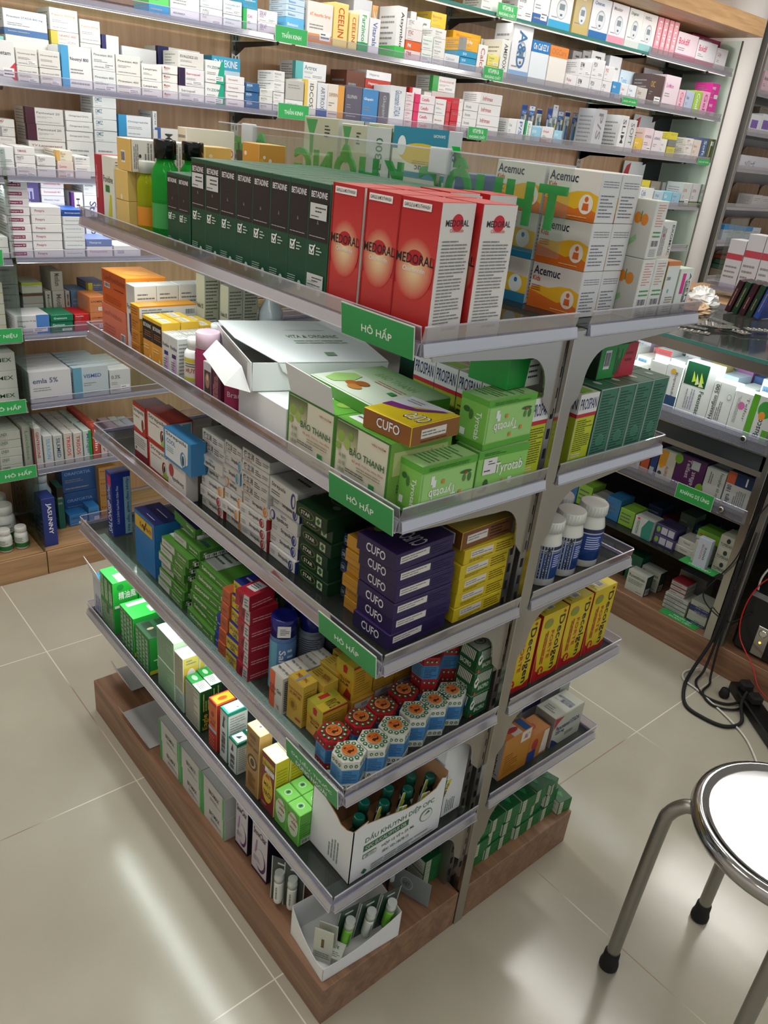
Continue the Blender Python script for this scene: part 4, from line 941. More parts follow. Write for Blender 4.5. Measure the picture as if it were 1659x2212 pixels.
K = {
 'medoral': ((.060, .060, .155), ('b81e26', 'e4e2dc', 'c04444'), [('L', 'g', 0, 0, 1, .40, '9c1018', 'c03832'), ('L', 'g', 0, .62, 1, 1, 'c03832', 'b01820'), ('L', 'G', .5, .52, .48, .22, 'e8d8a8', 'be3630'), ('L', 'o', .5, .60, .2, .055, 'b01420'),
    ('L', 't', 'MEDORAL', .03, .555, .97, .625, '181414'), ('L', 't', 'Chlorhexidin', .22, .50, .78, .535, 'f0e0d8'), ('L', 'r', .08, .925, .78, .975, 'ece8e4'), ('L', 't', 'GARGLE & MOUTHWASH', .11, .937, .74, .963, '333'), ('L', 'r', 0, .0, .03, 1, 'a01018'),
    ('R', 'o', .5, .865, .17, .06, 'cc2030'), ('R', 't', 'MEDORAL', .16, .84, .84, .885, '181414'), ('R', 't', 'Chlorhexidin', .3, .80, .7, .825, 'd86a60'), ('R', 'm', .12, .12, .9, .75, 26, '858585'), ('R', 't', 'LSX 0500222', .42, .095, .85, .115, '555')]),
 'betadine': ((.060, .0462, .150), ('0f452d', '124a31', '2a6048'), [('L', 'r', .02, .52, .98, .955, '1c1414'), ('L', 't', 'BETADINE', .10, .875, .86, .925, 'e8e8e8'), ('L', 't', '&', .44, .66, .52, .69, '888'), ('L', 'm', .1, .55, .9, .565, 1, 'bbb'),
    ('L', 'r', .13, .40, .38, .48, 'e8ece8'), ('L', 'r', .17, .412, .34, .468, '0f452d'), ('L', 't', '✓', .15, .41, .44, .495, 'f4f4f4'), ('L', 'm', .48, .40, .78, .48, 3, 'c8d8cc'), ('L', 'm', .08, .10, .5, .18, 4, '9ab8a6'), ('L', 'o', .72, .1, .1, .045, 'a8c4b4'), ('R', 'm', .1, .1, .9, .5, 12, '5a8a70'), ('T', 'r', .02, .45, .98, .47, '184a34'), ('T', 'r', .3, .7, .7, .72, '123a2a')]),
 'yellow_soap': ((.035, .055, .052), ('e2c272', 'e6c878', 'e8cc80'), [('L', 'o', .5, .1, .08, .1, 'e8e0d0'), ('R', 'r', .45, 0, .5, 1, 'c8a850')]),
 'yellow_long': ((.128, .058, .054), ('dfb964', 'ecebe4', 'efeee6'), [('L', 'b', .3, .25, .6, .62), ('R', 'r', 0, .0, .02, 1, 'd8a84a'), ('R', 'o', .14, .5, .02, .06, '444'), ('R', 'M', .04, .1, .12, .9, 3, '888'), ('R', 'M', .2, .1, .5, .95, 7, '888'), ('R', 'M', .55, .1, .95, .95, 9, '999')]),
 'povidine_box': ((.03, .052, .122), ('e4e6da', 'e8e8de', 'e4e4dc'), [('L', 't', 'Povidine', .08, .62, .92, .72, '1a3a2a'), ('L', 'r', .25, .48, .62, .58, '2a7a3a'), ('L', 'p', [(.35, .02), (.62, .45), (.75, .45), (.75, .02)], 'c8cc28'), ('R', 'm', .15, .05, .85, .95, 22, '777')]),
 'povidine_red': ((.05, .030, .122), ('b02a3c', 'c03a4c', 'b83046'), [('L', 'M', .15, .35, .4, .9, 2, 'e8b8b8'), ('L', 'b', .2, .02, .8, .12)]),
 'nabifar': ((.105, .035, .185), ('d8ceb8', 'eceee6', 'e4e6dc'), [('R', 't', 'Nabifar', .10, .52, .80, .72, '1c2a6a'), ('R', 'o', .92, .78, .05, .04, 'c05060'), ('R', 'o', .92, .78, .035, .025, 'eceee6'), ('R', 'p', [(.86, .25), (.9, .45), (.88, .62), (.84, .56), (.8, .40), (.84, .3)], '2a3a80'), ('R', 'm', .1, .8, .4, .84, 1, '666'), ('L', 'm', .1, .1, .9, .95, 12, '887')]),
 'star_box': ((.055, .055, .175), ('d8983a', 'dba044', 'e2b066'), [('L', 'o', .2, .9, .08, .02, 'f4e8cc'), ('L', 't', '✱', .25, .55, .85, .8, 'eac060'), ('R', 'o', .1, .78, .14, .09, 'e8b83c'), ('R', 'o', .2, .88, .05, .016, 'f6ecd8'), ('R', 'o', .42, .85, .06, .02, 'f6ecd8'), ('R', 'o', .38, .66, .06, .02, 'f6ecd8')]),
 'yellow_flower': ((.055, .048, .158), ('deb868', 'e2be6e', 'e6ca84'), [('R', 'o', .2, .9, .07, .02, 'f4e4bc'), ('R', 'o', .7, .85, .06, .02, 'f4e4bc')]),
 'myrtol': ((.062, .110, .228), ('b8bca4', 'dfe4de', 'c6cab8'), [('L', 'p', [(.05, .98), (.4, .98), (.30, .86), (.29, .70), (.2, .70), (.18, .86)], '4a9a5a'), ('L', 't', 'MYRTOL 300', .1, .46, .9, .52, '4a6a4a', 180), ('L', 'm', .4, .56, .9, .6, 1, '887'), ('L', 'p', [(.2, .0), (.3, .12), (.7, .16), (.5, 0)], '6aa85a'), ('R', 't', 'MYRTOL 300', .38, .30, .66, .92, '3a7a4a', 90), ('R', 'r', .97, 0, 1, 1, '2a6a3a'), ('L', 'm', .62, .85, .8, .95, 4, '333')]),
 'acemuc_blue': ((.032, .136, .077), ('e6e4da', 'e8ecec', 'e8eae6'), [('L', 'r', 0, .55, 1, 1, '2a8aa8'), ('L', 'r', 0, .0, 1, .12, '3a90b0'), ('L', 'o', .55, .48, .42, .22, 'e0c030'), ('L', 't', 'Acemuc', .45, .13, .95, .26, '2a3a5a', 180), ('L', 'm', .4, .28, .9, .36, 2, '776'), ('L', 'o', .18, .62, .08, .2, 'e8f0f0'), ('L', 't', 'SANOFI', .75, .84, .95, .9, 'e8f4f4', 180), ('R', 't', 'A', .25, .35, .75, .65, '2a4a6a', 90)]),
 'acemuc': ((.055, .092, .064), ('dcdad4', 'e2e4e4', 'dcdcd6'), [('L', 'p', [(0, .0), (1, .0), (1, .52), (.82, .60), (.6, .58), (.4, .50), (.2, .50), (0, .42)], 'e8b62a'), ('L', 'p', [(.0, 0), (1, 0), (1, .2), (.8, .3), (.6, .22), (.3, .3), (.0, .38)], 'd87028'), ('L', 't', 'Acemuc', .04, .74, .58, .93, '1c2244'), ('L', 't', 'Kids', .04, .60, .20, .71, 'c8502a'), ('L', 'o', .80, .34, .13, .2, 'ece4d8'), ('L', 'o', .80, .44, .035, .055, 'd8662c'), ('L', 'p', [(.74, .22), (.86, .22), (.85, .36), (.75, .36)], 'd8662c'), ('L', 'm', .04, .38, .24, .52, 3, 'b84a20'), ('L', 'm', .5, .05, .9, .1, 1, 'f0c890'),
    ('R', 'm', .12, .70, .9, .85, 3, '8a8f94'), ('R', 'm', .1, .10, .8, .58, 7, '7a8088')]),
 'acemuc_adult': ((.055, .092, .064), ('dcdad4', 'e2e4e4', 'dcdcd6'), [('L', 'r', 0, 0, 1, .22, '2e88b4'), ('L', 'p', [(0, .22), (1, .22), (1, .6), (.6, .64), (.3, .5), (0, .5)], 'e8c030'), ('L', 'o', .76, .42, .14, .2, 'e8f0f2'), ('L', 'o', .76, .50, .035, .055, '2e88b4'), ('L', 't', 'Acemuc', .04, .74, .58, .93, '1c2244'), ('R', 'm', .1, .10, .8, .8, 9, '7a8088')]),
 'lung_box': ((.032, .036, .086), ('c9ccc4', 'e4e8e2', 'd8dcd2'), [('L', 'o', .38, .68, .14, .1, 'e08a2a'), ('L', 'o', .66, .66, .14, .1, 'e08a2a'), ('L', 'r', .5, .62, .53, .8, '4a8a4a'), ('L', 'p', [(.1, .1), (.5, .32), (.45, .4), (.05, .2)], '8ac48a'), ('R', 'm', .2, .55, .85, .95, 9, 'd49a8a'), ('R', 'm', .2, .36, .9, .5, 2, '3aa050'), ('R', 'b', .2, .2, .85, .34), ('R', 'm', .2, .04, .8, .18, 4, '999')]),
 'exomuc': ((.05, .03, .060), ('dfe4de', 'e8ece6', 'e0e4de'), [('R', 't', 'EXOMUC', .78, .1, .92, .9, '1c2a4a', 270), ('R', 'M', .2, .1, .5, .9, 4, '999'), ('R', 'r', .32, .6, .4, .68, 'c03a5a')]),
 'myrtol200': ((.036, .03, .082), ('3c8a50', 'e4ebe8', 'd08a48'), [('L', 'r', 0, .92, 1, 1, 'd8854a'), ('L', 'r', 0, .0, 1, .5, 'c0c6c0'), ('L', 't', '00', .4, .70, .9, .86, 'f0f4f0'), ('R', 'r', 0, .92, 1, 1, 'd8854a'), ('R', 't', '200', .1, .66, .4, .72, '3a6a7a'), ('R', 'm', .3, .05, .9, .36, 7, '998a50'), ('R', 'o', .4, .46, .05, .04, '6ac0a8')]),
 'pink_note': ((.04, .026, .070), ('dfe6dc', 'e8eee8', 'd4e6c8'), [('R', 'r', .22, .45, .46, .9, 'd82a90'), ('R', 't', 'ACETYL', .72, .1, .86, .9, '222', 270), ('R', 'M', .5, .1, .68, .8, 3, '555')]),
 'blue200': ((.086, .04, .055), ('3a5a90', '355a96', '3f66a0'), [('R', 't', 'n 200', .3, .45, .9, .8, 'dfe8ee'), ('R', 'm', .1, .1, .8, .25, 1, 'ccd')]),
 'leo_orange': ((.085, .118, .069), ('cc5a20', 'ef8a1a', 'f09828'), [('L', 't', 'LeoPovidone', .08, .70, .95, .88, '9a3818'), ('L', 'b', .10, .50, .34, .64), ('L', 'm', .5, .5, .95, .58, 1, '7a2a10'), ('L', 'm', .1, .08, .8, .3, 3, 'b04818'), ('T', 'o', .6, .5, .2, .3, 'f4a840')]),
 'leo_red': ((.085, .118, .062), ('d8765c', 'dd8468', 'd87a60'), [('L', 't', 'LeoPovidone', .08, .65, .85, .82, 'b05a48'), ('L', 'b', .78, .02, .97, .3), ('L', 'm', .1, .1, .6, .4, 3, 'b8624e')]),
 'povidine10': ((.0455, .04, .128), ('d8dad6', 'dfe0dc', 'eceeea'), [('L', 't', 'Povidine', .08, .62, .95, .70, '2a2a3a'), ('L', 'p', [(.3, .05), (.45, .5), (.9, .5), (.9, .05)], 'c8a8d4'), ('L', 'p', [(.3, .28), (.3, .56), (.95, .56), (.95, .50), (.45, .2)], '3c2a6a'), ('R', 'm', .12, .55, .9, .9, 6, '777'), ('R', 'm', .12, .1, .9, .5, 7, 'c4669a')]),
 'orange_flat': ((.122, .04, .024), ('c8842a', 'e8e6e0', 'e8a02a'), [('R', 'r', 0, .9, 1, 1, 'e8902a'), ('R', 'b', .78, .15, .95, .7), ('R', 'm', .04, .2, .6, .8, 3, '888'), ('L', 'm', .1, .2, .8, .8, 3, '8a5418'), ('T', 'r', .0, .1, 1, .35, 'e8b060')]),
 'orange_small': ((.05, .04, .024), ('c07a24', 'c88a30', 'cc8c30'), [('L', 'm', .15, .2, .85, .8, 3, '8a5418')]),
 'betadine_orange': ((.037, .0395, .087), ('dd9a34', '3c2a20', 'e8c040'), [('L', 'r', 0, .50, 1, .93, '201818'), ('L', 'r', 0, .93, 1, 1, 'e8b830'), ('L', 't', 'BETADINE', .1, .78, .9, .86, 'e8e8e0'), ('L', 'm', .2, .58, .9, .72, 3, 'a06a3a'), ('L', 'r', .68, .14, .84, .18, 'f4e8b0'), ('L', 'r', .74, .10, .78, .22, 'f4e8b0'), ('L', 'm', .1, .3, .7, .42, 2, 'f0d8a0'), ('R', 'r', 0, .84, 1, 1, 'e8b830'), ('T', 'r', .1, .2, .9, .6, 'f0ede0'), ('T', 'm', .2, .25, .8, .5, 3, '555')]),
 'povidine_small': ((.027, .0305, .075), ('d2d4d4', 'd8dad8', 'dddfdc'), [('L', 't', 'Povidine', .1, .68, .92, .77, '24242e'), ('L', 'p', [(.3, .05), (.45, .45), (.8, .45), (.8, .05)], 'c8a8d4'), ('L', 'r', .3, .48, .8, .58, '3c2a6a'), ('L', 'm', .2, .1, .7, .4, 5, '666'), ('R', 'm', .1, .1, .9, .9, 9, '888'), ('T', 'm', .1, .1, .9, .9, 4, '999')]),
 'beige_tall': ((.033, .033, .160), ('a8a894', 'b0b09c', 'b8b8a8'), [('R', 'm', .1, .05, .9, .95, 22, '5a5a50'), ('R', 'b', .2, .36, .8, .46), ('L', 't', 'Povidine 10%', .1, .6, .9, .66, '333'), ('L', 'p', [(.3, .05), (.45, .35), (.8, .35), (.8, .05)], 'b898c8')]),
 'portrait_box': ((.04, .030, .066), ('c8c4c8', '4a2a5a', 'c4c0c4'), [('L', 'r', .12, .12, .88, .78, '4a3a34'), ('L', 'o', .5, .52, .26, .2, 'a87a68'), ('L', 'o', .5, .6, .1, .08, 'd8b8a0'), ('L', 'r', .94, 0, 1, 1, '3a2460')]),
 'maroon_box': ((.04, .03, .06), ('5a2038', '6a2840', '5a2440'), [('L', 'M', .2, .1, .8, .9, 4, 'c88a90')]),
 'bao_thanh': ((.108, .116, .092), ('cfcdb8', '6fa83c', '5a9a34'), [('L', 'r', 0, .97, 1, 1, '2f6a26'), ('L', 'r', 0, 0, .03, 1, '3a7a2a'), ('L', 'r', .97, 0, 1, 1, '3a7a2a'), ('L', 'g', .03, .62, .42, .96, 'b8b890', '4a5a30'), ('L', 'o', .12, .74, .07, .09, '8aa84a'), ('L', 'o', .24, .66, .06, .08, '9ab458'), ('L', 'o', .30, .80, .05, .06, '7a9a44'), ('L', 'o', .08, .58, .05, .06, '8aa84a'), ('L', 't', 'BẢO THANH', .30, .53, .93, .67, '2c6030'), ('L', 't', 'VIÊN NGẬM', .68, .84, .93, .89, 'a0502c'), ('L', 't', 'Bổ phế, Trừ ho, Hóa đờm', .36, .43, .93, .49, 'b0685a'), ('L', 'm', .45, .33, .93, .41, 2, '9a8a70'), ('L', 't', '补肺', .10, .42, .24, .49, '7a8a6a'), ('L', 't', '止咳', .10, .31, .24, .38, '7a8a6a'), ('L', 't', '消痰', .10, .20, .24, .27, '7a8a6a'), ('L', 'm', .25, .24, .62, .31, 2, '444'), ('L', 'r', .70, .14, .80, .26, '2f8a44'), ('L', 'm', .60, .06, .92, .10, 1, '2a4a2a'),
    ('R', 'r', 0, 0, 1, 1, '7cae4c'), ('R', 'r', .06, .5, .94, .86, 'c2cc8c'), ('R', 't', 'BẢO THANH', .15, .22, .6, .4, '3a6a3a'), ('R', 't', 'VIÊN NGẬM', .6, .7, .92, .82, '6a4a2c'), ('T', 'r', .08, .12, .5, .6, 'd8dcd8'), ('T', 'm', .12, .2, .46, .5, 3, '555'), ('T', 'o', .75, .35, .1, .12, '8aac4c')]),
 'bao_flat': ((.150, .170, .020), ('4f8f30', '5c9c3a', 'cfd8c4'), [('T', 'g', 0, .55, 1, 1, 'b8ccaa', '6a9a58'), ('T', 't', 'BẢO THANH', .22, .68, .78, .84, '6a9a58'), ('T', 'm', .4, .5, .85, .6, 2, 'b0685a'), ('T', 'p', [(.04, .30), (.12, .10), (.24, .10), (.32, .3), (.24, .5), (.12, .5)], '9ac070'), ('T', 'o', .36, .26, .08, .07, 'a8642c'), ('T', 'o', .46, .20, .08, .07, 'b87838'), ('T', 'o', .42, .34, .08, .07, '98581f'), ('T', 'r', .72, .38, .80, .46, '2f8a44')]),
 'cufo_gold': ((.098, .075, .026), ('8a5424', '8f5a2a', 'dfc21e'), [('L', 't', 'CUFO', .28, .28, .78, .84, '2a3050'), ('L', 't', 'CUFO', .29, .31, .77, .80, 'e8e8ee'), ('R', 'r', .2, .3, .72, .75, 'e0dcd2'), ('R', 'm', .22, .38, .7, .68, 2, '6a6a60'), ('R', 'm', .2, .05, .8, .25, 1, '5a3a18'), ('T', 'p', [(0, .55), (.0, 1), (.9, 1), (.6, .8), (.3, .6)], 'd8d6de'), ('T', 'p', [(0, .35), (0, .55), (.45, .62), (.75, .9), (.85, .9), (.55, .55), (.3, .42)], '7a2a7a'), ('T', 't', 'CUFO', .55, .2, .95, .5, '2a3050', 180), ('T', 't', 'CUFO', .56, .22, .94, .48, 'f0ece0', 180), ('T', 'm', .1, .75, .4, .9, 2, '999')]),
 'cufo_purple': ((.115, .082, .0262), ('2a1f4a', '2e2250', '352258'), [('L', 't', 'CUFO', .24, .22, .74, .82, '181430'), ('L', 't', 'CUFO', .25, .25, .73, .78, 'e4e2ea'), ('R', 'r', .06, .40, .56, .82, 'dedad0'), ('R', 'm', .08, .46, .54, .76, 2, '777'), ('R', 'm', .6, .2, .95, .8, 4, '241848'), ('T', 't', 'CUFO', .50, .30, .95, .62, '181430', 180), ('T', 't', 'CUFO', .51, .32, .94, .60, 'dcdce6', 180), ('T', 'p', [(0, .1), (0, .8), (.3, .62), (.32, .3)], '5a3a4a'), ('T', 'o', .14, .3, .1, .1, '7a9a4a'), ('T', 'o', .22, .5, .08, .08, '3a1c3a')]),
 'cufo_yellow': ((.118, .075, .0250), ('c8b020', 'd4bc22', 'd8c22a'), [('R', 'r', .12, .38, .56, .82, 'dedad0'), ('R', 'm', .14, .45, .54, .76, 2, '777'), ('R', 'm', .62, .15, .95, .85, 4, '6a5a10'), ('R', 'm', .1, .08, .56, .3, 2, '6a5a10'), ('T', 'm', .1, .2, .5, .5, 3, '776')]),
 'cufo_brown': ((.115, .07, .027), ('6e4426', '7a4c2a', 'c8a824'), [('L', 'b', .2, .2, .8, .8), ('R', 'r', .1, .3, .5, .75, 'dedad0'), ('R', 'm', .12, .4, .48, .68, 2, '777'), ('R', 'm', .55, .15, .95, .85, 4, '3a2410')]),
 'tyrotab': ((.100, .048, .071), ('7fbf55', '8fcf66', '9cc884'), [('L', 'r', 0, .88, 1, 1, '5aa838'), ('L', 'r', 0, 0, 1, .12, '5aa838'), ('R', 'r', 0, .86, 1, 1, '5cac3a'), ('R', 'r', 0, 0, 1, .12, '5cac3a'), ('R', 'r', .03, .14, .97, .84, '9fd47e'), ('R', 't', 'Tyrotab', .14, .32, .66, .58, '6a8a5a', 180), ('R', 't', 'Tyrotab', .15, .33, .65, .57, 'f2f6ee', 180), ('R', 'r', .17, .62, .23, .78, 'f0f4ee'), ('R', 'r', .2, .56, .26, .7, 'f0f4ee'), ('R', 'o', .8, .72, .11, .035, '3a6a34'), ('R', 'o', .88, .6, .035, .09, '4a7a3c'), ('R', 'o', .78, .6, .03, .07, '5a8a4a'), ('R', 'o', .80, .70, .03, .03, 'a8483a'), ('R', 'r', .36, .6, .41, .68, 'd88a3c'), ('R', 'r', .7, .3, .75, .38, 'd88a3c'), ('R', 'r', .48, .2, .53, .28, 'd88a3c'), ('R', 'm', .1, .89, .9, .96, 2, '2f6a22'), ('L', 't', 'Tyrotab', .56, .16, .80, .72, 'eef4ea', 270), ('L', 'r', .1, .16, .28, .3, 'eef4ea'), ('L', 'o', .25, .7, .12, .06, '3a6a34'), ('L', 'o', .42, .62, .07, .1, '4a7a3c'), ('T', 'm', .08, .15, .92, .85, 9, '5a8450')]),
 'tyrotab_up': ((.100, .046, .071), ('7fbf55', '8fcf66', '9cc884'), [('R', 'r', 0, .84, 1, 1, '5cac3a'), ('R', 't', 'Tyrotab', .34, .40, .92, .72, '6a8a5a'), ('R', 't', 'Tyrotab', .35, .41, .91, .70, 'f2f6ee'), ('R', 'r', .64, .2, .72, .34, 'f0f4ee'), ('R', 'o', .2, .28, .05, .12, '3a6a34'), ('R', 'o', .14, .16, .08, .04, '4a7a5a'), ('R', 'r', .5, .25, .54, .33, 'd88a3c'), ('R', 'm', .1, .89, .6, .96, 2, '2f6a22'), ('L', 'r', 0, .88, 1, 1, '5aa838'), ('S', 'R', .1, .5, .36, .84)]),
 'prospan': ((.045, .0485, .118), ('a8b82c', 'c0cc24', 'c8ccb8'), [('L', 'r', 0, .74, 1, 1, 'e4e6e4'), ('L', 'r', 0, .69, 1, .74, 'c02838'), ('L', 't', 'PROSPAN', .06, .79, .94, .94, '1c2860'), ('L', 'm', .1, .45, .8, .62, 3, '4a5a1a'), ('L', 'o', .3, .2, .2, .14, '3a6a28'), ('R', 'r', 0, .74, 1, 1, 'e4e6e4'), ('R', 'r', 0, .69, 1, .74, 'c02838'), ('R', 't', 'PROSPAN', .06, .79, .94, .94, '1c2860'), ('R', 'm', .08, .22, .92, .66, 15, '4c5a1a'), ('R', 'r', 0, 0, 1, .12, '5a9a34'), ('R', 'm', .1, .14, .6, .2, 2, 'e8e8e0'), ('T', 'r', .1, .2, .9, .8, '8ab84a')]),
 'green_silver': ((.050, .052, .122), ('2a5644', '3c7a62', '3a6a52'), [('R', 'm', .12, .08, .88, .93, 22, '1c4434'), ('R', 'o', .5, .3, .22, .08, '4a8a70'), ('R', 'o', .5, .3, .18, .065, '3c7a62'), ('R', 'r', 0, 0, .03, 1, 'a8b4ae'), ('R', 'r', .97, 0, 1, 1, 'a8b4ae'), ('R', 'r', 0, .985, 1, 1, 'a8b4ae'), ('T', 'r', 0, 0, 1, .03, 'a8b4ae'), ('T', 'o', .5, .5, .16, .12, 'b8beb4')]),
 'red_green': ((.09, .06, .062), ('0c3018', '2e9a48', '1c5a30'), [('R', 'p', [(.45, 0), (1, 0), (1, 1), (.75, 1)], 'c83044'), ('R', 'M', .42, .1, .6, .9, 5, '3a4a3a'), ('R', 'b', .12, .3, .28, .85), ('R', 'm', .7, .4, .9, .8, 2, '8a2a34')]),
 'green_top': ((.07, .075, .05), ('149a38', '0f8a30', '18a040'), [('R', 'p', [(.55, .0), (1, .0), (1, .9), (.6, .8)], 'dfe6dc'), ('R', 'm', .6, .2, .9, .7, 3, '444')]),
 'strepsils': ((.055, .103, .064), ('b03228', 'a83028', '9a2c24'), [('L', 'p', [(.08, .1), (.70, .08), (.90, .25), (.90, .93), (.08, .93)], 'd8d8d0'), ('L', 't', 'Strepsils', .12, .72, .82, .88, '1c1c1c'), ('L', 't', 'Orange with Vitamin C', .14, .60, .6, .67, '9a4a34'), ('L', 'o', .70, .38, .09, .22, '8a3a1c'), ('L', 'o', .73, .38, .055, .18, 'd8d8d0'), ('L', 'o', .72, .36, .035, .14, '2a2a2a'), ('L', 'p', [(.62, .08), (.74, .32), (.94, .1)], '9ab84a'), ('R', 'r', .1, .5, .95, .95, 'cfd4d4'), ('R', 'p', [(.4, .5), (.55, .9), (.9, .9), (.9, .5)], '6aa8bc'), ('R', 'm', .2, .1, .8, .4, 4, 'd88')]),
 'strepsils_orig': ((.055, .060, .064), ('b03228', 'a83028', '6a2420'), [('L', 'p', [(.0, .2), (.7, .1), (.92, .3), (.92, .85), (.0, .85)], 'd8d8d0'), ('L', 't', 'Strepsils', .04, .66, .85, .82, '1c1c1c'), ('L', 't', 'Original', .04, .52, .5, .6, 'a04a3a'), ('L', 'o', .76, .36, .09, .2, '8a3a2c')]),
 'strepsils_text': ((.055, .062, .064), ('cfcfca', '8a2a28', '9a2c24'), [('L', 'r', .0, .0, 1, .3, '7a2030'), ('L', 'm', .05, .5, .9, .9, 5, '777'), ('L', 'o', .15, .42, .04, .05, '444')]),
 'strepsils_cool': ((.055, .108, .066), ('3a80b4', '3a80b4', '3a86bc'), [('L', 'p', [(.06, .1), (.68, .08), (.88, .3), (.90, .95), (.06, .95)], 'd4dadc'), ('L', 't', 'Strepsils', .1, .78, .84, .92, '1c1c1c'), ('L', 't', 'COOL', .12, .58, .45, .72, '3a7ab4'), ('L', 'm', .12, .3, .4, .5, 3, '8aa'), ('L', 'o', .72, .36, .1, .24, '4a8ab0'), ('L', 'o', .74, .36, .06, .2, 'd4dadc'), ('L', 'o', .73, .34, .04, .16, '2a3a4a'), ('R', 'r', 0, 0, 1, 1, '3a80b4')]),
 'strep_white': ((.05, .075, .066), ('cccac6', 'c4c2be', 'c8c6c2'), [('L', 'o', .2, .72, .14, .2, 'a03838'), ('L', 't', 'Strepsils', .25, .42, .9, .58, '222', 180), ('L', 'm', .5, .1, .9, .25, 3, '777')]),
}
def thin(c1, s_col, kind='s'):
    base = 'cfcfcb'; o = [('L', 'o', .84, .45, .09, .42, c1), ('L', 'o', .86, .48, .05, .3, base), ('L', 'o', .85, .45, .03, .24, c1), ('L', 't', 'Strepsils', .36, .36, .74, .76, '222'), ('L', 'm', .05, .3, .24, .7, 2, '999'), ('T', 't', 'Strepsils', .3, .55, .9, .8, '8a8a88'), ('R', 'r', 0, .0, 1, 1, c1)]
    if kind == 'c': o = [('L', 't', '使立消', .06, .28, .44, .86, '222'), ('L', 't', 'Soothing', .08, .06, .36, .24, c1), ('L', 'm', .5, .25, .72, .8, 3, '333'), ('L', 'm', .76, .35, .97, .7, 2, '777'), ('R', 'r', 0, 0, 1, 1, 'c4c4be'), ('T', 'm', .1, .2, .8, .8, 3, 'aaa')]
    if kind == 'u': o = [('L', 'o', .12, .5, .09, .42, c1), ('L', 'o', .10, .5, .05, .3, base), ('L', 't', 'Strepsils', .26, .2, .68, .62, '222', 180), ('L', 't', 'COOL', .4, .7, .6, .9, c1, 180), ('T', 'm', .1, .2, .8, .8, 2, 'aaa'), ('R', 'r', 0, 0, 1, 1, base)]
    return ((.12, .080, .0195), (base, base, 'c8c8c4'), o)
for nm, c in (('red', '9a2c2c'), ('orange', 'd0862c'), ('blue', '2c3c80'), ('cool', '4a9ac0')):
    K['thin_s_'+nm] = thin(c, c); K['thin_c_'+nm] = thin(c, c, 'c'); K['thin_u_'+nm] = thin(c, c, 'u')
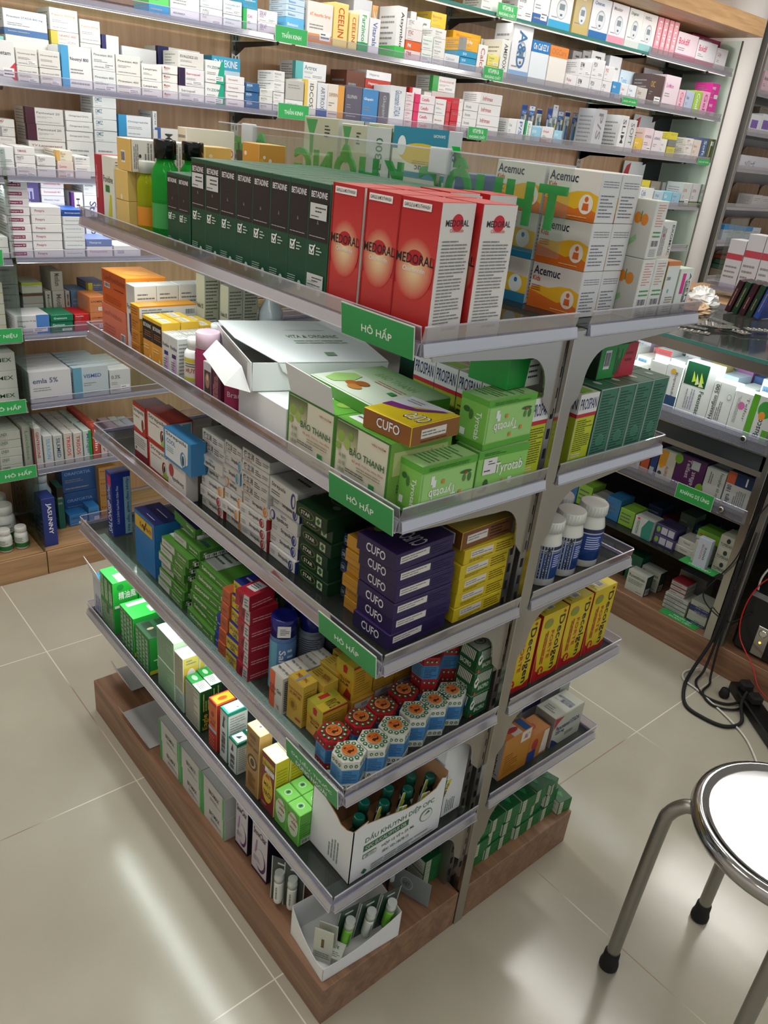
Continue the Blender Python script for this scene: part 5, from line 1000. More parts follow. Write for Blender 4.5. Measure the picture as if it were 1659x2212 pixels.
K.update({
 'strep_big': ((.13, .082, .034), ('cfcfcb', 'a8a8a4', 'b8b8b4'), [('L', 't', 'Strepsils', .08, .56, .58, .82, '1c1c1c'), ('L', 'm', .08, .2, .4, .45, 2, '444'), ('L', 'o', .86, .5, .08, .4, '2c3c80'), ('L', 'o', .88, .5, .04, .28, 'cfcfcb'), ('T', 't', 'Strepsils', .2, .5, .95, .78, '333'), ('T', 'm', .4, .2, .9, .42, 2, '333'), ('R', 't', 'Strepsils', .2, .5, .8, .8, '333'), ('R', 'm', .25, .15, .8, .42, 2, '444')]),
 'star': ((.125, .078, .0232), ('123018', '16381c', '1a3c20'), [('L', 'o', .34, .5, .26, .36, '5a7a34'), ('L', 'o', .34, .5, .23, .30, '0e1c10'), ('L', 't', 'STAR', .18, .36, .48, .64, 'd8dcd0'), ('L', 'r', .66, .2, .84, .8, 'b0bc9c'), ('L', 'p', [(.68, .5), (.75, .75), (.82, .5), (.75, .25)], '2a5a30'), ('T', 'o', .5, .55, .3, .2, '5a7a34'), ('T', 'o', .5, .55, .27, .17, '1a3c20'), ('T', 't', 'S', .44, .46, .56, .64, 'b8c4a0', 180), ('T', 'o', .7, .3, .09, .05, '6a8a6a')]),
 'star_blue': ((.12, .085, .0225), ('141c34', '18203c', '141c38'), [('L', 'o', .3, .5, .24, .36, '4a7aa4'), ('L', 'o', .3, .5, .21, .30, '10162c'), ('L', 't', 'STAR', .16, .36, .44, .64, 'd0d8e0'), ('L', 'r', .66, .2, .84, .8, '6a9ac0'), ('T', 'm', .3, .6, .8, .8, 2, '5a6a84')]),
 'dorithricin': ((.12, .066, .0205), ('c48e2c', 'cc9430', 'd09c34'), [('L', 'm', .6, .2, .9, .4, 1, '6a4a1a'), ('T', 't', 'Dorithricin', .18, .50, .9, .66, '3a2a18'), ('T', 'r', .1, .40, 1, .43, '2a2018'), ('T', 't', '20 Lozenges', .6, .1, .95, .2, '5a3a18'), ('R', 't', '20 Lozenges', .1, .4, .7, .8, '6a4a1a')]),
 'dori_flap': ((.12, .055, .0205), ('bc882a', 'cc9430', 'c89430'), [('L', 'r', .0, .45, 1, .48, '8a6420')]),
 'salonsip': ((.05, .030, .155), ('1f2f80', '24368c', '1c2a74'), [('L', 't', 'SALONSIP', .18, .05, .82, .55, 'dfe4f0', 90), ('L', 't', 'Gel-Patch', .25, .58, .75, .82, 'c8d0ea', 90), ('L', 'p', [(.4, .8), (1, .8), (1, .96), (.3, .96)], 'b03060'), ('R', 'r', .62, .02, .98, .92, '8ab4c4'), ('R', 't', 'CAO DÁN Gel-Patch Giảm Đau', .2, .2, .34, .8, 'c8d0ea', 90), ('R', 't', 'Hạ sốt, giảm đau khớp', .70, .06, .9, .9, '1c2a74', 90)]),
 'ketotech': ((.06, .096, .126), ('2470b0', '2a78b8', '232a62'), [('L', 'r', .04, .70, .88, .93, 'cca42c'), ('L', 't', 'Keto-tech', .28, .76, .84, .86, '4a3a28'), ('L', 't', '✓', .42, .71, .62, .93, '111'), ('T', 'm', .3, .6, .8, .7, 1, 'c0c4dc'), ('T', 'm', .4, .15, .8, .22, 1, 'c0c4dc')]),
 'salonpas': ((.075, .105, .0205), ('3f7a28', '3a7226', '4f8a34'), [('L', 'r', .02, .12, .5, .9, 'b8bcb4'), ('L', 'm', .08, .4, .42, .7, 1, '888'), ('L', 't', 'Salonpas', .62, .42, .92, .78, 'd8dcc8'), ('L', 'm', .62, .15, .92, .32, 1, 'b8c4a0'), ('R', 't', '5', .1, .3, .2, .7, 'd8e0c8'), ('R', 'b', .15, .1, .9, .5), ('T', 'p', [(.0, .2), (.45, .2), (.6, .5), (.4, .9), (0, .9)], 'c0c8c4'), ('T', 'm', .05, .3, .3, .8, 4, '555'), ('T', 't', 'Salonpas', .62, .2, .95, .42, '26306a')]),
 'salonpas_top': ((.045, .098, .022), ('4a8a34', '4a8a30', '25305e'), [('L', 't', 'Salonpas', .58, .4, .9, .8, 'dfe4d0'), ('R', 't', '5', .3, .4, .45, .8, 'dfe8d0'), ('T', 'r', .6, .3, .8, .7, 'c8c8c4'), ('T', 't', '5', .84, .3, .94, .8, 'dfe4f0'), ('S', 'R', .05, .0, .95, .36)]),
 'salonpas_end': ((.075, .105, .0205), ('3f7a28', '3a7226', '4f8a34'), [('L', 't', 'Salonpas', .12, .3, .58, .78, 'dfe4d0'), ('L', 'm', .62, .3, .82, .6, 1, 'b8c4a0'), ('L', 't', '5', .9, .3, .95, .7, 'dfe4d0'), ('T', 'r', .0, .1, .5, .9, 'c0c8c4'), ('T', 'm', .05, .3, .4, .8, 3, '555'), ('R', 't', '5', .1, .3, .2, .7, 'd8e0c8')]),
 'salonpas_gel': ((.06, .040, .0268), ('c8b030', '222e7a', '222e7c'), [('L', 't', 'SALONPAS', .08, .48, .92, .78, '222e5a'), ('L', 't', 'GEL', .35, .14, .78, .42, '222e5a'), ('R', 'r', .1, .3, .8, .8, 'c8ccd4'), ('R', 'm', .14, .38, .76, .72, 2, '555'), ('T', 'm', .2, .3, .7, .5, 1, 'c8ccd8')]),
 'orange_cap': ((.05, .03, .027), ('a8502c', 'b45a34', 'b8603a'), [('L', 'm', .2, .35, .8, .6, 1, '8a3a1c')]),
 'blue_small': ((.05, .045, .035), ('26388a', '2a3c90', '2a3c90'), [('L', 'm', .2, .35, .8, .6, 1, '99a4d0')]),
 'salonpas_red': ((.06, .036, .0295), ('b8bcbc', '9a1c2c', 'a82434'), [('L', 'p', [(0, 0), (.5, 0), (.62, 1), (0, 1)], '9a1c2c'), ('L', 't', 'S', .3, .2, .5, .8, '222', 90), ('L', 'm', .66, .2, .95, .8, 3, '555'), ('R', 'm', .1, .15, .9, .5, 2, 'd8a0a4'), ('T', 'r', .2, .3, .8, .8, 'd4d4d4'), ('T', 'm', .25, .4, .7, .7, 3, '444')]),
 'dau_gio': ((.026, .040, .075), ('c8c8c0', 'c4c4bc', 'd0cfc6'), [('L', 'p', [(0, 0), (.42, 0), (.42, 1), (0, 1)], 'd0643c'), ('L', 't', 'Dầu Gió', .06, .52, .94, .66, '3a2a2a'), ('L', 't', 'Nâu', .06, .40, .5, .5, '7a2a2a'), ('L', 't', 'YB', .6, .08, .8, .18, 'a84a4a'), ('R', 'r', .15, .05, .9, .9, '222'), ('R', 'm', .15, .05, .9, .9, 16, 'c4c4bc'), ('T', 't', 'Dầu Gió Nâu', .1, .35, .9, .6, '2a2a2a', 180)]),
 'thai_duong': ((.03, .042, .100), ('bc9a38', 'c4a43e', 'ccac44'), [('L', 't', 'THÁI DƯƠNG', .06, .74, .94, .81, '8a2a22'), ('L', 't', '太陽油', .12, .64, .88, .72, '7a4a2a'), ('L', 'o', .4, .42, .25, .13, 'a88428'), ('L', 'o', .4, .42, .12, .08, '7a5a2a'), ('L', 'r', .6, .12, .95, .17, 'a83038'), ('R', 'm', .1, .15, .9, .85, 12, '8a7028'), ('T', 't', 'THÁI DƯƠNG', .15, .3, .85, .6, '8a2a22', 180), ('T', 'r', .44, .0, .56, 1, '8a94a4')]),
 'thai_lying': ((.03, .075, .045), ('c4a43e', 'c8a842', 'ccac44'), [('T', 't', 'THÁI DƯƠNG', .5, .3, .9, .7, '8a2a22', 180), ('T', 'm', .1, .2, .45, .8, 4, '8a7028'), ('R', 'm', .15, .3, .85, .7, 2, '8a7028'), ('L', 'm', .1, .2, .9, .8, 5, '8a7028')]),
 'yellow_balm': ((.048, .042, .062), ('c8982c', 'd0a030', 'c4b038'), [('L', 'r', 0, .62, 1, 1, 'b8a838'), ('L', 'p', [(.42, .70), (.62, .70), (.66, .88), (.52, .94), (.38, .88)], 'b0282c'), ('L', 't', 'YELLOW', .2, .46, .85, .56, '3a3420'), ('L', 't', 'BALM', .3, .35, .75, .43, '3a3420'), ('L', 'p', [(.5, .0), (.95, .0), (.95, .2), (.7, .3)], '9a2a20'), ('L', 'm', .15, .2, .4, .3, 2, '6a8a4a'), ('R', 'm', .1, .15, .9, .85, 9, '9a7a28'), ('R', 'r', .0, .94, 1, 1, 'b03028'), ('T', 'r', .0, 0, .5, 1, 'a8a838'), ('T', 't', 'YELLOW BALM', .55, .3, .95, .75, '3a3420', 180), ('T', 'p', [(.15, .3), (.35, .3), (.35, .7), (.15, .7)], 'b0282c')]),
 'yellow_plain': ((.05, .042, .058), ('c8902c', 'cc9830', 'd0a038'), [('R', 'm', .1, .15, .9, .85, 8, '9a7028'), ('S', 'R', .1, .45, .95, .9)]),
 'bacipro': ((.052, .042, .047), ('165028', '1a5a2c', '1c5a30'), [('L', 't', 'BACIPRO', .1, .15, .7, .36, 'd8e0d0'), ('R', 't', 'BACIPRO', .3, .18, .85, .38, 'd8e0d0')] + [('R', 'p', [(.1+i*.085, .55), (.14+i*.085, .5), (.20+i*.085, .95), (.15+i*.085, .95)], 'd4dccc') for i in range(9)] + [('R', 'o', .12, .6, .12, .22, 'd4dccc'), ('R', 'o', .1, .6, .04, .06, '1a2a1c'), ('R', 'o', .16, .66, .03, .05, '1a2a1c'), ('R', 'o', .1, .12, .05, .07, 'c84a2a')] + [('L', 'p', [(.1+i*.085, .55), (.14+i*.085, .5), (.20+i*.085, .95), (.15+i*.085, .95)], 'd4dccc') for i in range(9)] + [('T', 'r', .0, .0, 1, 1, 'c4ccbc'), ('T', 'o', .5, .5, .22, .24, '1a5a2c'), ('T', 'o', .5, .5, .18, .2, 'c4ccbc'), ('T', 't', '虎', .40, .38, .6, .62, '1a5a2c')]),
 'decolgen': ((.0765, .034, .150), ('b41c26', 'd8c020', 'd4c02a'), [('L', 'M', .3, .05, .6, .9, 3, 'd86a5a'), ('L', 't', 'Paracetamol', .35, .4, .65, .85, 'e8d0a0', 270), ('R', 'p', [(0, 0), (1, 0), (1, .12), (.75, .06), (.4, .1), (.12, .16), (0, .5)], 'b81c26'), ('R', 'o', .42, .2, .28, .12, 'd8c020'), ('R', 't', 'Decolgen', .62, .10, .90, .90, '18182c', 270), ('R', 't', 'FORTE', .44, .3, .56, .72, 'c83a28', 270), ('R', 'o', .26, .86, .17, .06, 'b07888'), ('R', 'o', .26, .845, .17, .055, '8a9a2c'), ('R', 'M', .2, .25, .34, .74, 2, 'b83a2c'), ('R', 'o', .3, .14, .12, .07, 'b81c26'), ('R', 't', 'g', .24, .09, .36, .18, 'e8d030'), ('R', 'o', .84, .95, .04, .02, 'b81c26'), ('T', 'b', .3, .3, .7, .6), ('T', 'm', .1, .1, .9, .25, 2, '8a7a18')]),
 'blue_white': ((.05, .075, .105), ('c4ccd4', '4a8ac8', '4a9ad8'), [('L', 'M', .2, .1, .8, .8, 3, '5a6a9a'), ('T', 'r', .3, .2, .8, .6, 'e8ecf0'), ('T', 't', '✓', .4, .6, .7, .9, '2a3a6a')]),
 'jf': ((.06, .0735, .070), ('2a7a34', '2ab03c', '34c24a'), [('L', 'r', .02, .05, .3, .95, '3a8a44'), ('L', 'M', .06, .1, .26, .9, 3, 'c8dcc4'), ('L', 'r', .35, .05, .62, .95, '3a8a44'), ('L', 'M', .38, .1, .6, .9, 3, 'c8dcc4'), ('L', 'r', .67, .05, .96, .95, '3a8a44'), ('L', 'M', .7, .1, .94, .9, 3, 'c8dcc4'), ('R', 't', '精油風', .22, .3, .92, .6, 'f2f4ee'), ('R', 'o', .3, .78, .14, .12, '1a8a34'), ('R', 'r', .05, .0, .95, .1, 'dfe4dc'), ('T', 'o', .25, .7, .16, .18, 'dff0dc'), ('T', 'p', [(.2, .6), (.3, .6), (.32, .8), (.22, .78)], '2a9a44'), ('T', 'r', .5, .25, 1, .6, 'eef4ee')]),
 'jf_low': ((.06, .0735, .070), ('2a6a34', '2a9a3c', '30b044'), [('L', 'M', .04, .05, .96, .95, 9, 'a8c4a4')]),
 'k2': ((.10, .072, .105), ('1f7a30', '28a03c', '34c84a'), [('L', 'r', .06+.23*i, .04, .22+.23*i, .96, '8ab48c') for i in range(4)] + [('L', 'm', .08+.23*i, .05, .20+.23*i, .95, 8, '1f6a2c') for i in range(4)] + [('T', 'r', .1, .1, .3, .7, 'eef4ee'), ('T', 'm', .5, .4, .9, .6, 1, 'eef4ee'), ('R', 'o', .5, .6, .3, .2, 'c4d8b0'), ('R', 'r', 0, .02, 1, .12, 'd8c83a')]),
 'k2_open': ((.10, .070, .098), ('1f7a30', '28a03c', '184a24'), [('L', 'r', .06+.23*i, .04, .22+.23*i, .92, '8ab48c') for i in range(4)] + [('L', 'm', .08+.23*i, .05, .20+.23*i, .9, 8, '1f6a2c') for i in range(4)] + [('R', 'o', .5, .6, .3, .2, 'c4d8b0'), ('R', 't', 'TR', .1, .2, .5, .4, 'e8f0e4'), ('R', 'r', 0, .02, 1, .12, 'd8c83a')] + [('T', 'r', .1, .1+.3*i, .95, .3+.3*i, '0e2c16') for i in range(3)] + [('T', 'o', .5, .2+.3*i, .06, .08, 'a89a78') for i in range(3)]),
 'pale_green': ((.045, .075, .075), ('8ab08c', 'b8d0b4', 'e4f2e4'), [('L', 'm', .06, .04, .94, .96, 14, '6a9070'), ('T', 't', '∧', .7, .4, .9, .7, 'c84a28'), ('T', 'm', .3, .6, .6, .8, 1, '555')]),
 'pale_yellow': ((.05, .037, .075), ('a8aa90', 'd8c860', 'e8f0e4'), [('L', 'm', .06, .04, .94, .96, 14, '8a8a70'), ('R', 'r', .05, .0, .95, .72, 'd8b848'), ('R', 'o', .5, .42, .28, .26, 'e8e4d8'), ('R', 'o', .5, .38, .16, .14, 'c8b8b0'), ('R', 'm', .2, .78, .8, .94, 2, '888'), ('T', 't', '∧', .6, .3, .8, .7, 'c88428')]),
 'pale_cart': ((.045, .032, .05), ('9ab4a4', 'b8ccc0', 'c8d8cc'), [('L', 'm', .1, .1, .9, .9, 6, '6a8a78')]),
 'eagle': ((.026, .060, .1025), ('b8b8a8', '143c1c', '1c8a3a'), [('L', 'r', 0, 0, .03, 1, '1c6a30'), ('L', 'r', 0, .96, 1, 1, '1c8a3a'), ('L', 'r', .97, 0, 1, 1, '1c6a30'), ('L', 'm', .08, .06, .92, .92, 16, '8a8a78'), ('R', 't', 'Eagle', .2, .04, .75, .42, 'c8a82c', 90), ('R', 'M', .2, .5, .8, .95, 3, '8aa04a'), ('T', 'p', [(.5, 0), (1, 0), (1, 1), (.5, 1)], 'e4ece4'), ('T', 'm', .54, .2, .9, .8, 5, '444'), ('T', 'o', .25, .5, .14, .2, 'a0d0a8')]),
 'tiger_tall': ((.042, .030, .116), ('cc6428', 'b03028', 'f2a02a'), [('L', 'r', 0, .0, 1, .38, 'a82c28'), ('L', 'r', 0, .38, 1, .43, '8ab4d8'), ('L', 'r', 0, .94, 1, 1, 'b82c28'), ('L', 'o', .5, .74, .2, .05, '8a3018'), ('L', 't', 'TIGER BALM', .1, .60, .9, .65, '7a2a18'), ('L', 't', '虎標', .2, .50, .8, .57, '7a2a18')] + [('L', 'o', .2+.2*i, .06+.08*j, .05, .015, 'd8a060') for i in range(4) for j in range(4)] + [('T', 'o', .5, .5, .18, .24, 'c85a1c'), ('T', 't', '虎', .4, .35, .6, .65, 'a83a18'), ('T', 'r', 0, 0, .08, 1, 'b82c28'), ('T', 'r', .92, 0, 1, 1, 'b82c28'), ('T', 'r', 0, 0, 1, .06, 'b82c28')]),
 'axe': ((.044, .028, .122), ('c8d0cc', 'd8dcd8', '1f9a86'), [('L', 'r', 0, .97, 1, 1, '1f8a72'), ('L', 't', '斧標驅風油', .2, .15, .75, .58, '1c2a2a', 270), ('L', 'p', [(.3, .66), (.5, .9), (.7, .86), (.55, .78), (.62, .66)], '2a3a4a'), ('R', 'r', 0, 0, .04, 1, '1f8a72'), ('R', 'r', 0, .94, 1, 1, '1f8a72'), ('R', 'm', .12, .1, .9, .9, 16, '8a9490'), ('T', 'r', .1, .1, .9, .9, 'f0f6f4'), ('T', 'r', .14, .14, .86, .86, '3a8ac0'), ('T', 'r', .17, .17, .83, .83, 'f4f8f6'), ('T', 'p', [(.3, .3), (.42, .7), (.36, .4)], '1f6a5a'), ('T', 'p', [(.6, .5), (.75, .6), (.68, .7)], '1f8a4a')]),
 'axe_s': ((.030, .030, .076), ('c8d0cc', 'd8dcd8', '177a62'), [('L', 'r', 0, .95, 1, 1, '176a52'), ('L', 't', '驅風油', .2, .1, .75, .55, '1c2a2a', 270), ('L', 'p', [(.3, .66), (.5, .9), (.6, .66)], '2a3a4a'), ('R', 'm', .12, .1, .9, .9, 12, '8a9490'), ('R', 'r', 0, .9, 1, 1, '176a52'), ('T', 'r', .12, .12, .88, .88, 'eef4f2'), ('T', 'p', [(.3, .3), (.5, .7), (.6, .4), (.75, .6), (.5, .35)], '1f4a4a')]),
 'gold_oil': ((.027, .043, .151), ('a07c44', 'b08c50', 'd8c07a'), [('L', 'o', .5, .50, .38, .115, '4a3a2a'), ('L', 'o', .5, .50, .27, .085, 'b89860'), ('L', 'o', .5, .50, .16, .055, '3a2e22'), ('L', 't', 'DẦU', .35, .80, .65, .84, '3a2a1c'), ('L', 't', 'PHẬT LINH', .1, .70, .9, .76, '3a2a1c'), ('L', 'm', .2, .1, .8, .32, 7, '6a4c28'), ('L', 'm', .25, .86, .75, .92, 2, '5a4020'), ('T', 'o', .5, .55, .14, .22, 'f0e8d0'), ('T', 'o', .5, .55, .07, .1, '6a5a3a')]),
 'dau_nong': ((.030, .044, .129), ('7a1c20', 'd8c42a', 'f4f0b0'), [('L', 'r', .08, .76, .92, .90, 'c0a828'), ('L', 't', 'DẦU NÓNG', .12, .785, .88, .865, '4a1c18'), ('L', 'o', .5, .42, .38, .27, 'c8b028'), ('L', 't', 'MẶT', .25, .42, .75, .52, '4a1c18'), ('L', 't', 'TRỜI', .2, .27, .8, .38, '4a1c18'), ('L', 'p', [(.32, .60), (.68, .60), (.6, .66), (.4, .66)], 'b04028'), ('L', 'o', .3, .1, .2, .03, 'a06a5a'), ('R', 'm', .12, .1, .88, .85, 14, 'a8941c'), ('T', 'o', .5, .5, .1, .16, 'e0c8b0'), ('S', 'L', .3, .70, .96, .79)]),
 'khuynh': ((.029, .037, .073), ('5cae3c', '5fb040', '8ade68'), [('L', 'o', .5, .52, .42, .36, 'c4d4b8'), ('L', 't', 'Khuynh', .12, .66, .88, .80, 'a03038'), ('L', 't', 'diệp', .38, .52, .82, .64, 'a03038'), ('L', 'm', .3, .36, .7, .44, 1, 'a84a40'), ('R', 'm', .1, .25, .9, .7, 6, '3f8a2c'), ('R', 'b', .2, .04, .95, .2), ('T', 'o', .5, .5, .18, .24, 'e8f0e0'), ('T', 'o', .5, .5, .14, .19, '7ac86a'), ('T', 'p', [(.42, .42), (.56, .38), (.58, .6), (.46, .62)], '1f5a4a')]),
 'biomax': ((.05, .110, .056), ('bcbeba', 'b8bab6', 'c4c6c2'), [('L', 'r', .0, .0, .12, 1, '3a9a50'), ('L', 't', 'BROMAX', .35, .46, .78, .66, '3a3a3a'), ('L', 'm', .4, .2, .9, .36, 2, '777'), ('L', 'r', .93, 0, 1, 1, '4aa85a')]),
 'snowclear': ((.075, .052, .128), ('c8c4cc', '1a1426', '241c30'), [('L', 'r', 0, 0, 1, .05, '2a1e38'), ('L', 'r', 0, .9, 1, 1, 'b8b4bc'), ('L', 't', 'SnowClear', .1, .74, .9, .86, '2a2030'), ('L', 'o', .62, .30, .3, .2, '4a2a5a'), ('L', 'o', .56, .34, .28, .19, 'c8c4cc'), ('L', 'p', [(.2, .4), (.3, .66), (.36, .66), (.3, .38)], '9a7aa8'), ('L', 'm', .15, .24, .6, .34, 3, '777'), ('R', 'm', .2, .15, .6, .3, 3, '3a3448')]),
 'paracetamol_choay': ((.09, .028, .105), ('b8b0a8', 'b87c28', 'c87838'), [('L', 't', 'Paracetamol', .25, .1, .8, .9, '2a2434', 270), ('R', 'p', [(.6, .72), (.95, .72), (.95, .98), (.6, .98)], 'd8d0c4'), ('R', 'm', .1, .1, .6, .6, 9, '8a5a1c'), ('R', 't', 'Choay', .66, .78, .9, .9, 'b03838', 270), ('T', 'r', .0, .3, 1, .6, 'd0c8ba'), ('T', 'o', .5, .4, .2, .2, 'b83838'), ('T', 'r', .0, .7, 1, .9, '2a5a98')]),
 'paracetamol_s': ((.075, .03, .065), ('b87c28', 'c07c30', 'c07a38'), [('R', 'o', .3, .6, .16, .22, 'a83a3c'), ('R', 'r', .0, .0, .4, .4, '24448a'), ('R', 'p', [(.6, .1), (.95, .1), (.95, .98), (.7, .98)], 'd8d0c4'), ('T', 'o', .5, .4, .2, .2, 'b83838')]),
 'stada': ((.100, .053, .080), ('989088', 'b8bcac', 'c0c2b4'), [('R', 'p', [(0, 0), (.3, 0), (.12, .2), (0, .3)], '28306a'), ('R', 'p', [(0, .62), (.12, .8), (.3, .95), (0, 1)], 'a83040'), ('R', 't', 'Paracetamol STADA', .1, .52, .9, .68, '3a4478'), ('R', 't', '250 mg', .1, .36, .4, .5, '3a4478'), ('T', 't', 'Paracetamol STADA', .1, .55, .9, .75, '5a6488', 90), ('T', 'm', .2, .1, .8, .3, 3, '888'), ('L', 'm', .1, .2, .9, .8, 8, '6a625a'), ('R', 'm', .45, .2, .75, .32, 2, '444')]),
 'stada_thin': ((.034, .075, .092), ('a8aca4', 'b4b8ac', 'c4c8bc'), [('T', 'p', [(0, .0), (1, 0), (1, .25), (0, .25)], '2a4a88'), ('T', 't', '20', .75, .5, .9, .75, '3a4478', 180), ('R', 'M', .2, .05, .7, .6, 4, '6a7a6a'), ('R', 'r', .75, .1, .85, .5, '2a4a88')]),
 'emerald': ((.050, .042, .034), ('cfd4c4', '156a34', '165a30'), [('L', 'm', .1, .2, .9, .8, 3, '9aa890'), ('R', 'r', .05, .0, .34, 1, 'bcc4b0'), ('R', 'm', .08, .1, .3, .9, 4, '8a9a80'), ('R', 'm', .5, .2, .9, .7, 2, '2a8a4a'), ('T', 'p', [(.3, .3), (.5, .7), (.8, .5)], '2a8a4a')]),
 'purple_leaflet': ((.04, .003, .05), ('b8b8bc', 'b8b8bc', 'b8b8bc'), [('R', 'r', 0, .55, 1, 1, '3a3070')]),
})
AB = lambda n: ORD[n]
# ---- top shelf, aisle side
n = 0
for i in range(3):
    for j in range(2):
        put('medoral', .010+j*.0645, .004+i*.0665, Z1, 'red and white mouthwash carton, %s from the near end, %s row' % (AB(i+1), 'front' if j == 0 else 'second'), rz=(6 if (i, j) == (0, 0) else jit(1.5)), group='red mouthwash cartons')
for j, (x, y) in enumerate(((.150, .135), (.215, .125))): put('medoral', x, y, Z1, 'red mouthwash carton %s' % ('behind the six near ones' if j == 0 else 'nearest the header plate'), rz=jit(2), group='red mouthwash cartons', dims=(.055, .058, .155))
for i in range(8):
    for j in range(4):
        o = put('betadine', .020+j*.0615, .2155+i*.0463, Z1, 'black and green mouthwash carton, %s left of the red ones, %s row' % (AB(i+1), ['front', 'second', 'third', 'back'][j]), rz=jit(.5), group='tall black and green cartons', dims=(.0595, .0455, .150))
        if j == 0 and i in (0, 6, 7):
            for (a, b_) in (((.72, .86),) if i != 0 else ((.70, .83), (.12, .24))):
                k2 = ('bs', a)
                if k2 not in _km:
                    m2 = MB(); f = faces(m2, .0595, .0455, .150)['L']; f.k = 9; f.op(('r', .1, a, .9, b_, 'c8ccca')); f.op(('m', .35, a+.05, .85, b_-.02, 2, '444')); f.op(('m', .15, a+.015, .8, a+.035, 1, '555')); _km[k2] = m2.mesh('price_sticker')
                s = bpy.data.objects.new('price_sticker', _km[k2]); COL.objects.link(s); s.parent = o
for i in range(2):
    for j in range(3):
        put('betadine', .020+j*.045, .590+i*.040, Z1, 'smaller black and green carton, %s, %s row' % (['beside the tall ones', 'beside the green bottle'][i], ['front', 'second', 'third'][j]), rz=jit(.5), group='short black and green cartons', dims=(.044, .0395, .122))
def mouth_bottle(x, y, s, liq, cap, lab, kind):
    t = empty('mouthwash_bottle', (x, y, Z1+.0003), lab, 'bottle', 'mouthwash bottles')
    r = .021*s; h = .122*s; mb = MB(); mb.lathe([(r*.9, 0), (r, .003), (r, h*.80), (r*.85, h*.90), (r*.62, h*.96), (r*.62, h)], kind, 'fff'); mb.build('body', t)
    mb = MB(); mb.lathe([(r*.80, h), (r*.80, h+cap[0]-.002), (r*.76, h+cap[0])], 'shiny', cap[1]); mb.build('cap', t)
    mb = MB(); mb.lathe([(r+.0004, h*.18), (r+.0004, h*.48)], 'card', lab_c, caps=False); mb.build('label', t); return t
lab_c = '3a9a4a'
mouth_bottle(.046, .728, 1.12, '', (.030, '141414'), 'green mouthwash bottle with black cap beside the short dark cartons', 'liquid_green')
mouth_bottle(.098, .728, 1.12, '', (.030, '141414'), 'second green bottle with black cap, behind the first', 'liquid_green')
lab_c = 'd88a20'
mouth_bottle(.044, .796, .88, '', (.020, 'd8dcd4'), 'yellow-green bottle with white cap left of the green bottles', 'liquid_yellow')
for i in range(2):
    for j in range(2): put('yellow_soap', .030+j*.040, .850, Z1+i*.0525, 'small yellow carton, %s, %s' % (['lower', 'upper'][i], ['beside the yellow-green bottle', 'second row'][j]), rz=jit(1), group='small yellow cartons')
put('yellow_long', .030, .832, Z1+.105, 'long yellow-ended white carton lying on the small yellow ones')
put('povidine_box', .030, .912, Z1, 'slim white carton with green lettering near the far end, top shelf')
put('povidine_red', .030, .970, Z1, 'tall red carton at the far end of the top shelf')
put('nabifar', .160, .872, Z1, 'white carton with large navy lettering and a woman figure, far end')
put('yellow_flower', .160, .797, Z1, 'plain yellow flowered carton below the navy-lettered white one')
put('star_box', .180, .644, Z1, 'amber carton with a star and white flowers behind the dark cartons')
for i in range(3): put('yellow_flower', .205, .700+i*.056, Z1, 'yellow carton at the header plate, %s' % ['beside the amber star carton', 'between two yellow ones', 'farthest back'][i], dims=(.05, .05, .11), group='yellow cartons along the header plate')
# ---- top shelf, counter side
put('myrtol', .360, .660, Z1, 'grey-green carton with upside-down lettering behind the header plate')
put('myrtol', .424, .575, Z1, 'tall white carton with green vertical lettering behind the header plate', dims=(.060, .075, .228))
put('myrtol', .360, .575, Z1, 'tall white carton with green vertical lettering, nearer the header', dims=(.060, .075, .222))
put('acemuc', .360, .365, Z1, 'white carton under the blue-topped yellow one', dims=(.06, .136, .150))
put('acemuc_blue', .360, .365, Z1+.150, 'blue and yellow carton lying upside down behind the header plate')
put('blue200', .345, .275, Z1, 'blue carton with white numerals behind the red mouthwash cartons', dims=(.086, .05, .170))
for lv in range(3):
    for j in range(2):
        put('acemuc', .350+j*.0475, .050, Z1+lv*.0655, 'yellow and white lung-picture carton, %s up, %s' % (AB(lv+1), ['picture side showing', 'behind it with only the text end showing']
[j]), rz=jit(1), dims=(.0465, .092, .065), group='yellow lung-picture cartons')
    put('acemuc_adult' if lv < 2 else 'acemuc', .350, .148, Z1+lv*.0655, '%s carton farther back at the header plate, %s up' % ('blue-bottomed yellow' if lv < 2 else 'orange-bottomed yellow', AB(lv+1)), dims=(.0465, .095, .065), group='lung-picture cartons farther back')
for j in range(2): put('lung_box', .4485+j*.0345, .020, Z1, 'pale green-text carton, %s of the pair at the shelf edge' % ['left', 'right'][j], dims=(.0335, .05, .086), group='pale cartons with green print')
put('lung_box', .449, .020, Z1+.0865, 'pale carton with orange lung picture standing on two others', dims=(.031, .042, .080))
put('myrtol200', .5200, .020, Z1, 'green, white and orange-topped carton at the shelf edge')
put('pink_note', .5610, .020, Z1, 'narrow white carton with bright pink sticker at the shelf end')
put('exomuc', .493, .034, Z1+.0825, 'small white carton with rotated navy lettering on top of two', rz=6, dims=(.055, .035, .055))
for i in range(5): put('pale_cart', .44+R.uniform(0, .05), .12+i*.09, Z1, 'pale green carton on the counter side, %s from the near end' % AB(i+2), dims=(.05, .07, .09), group='pale cartons on the counter side')

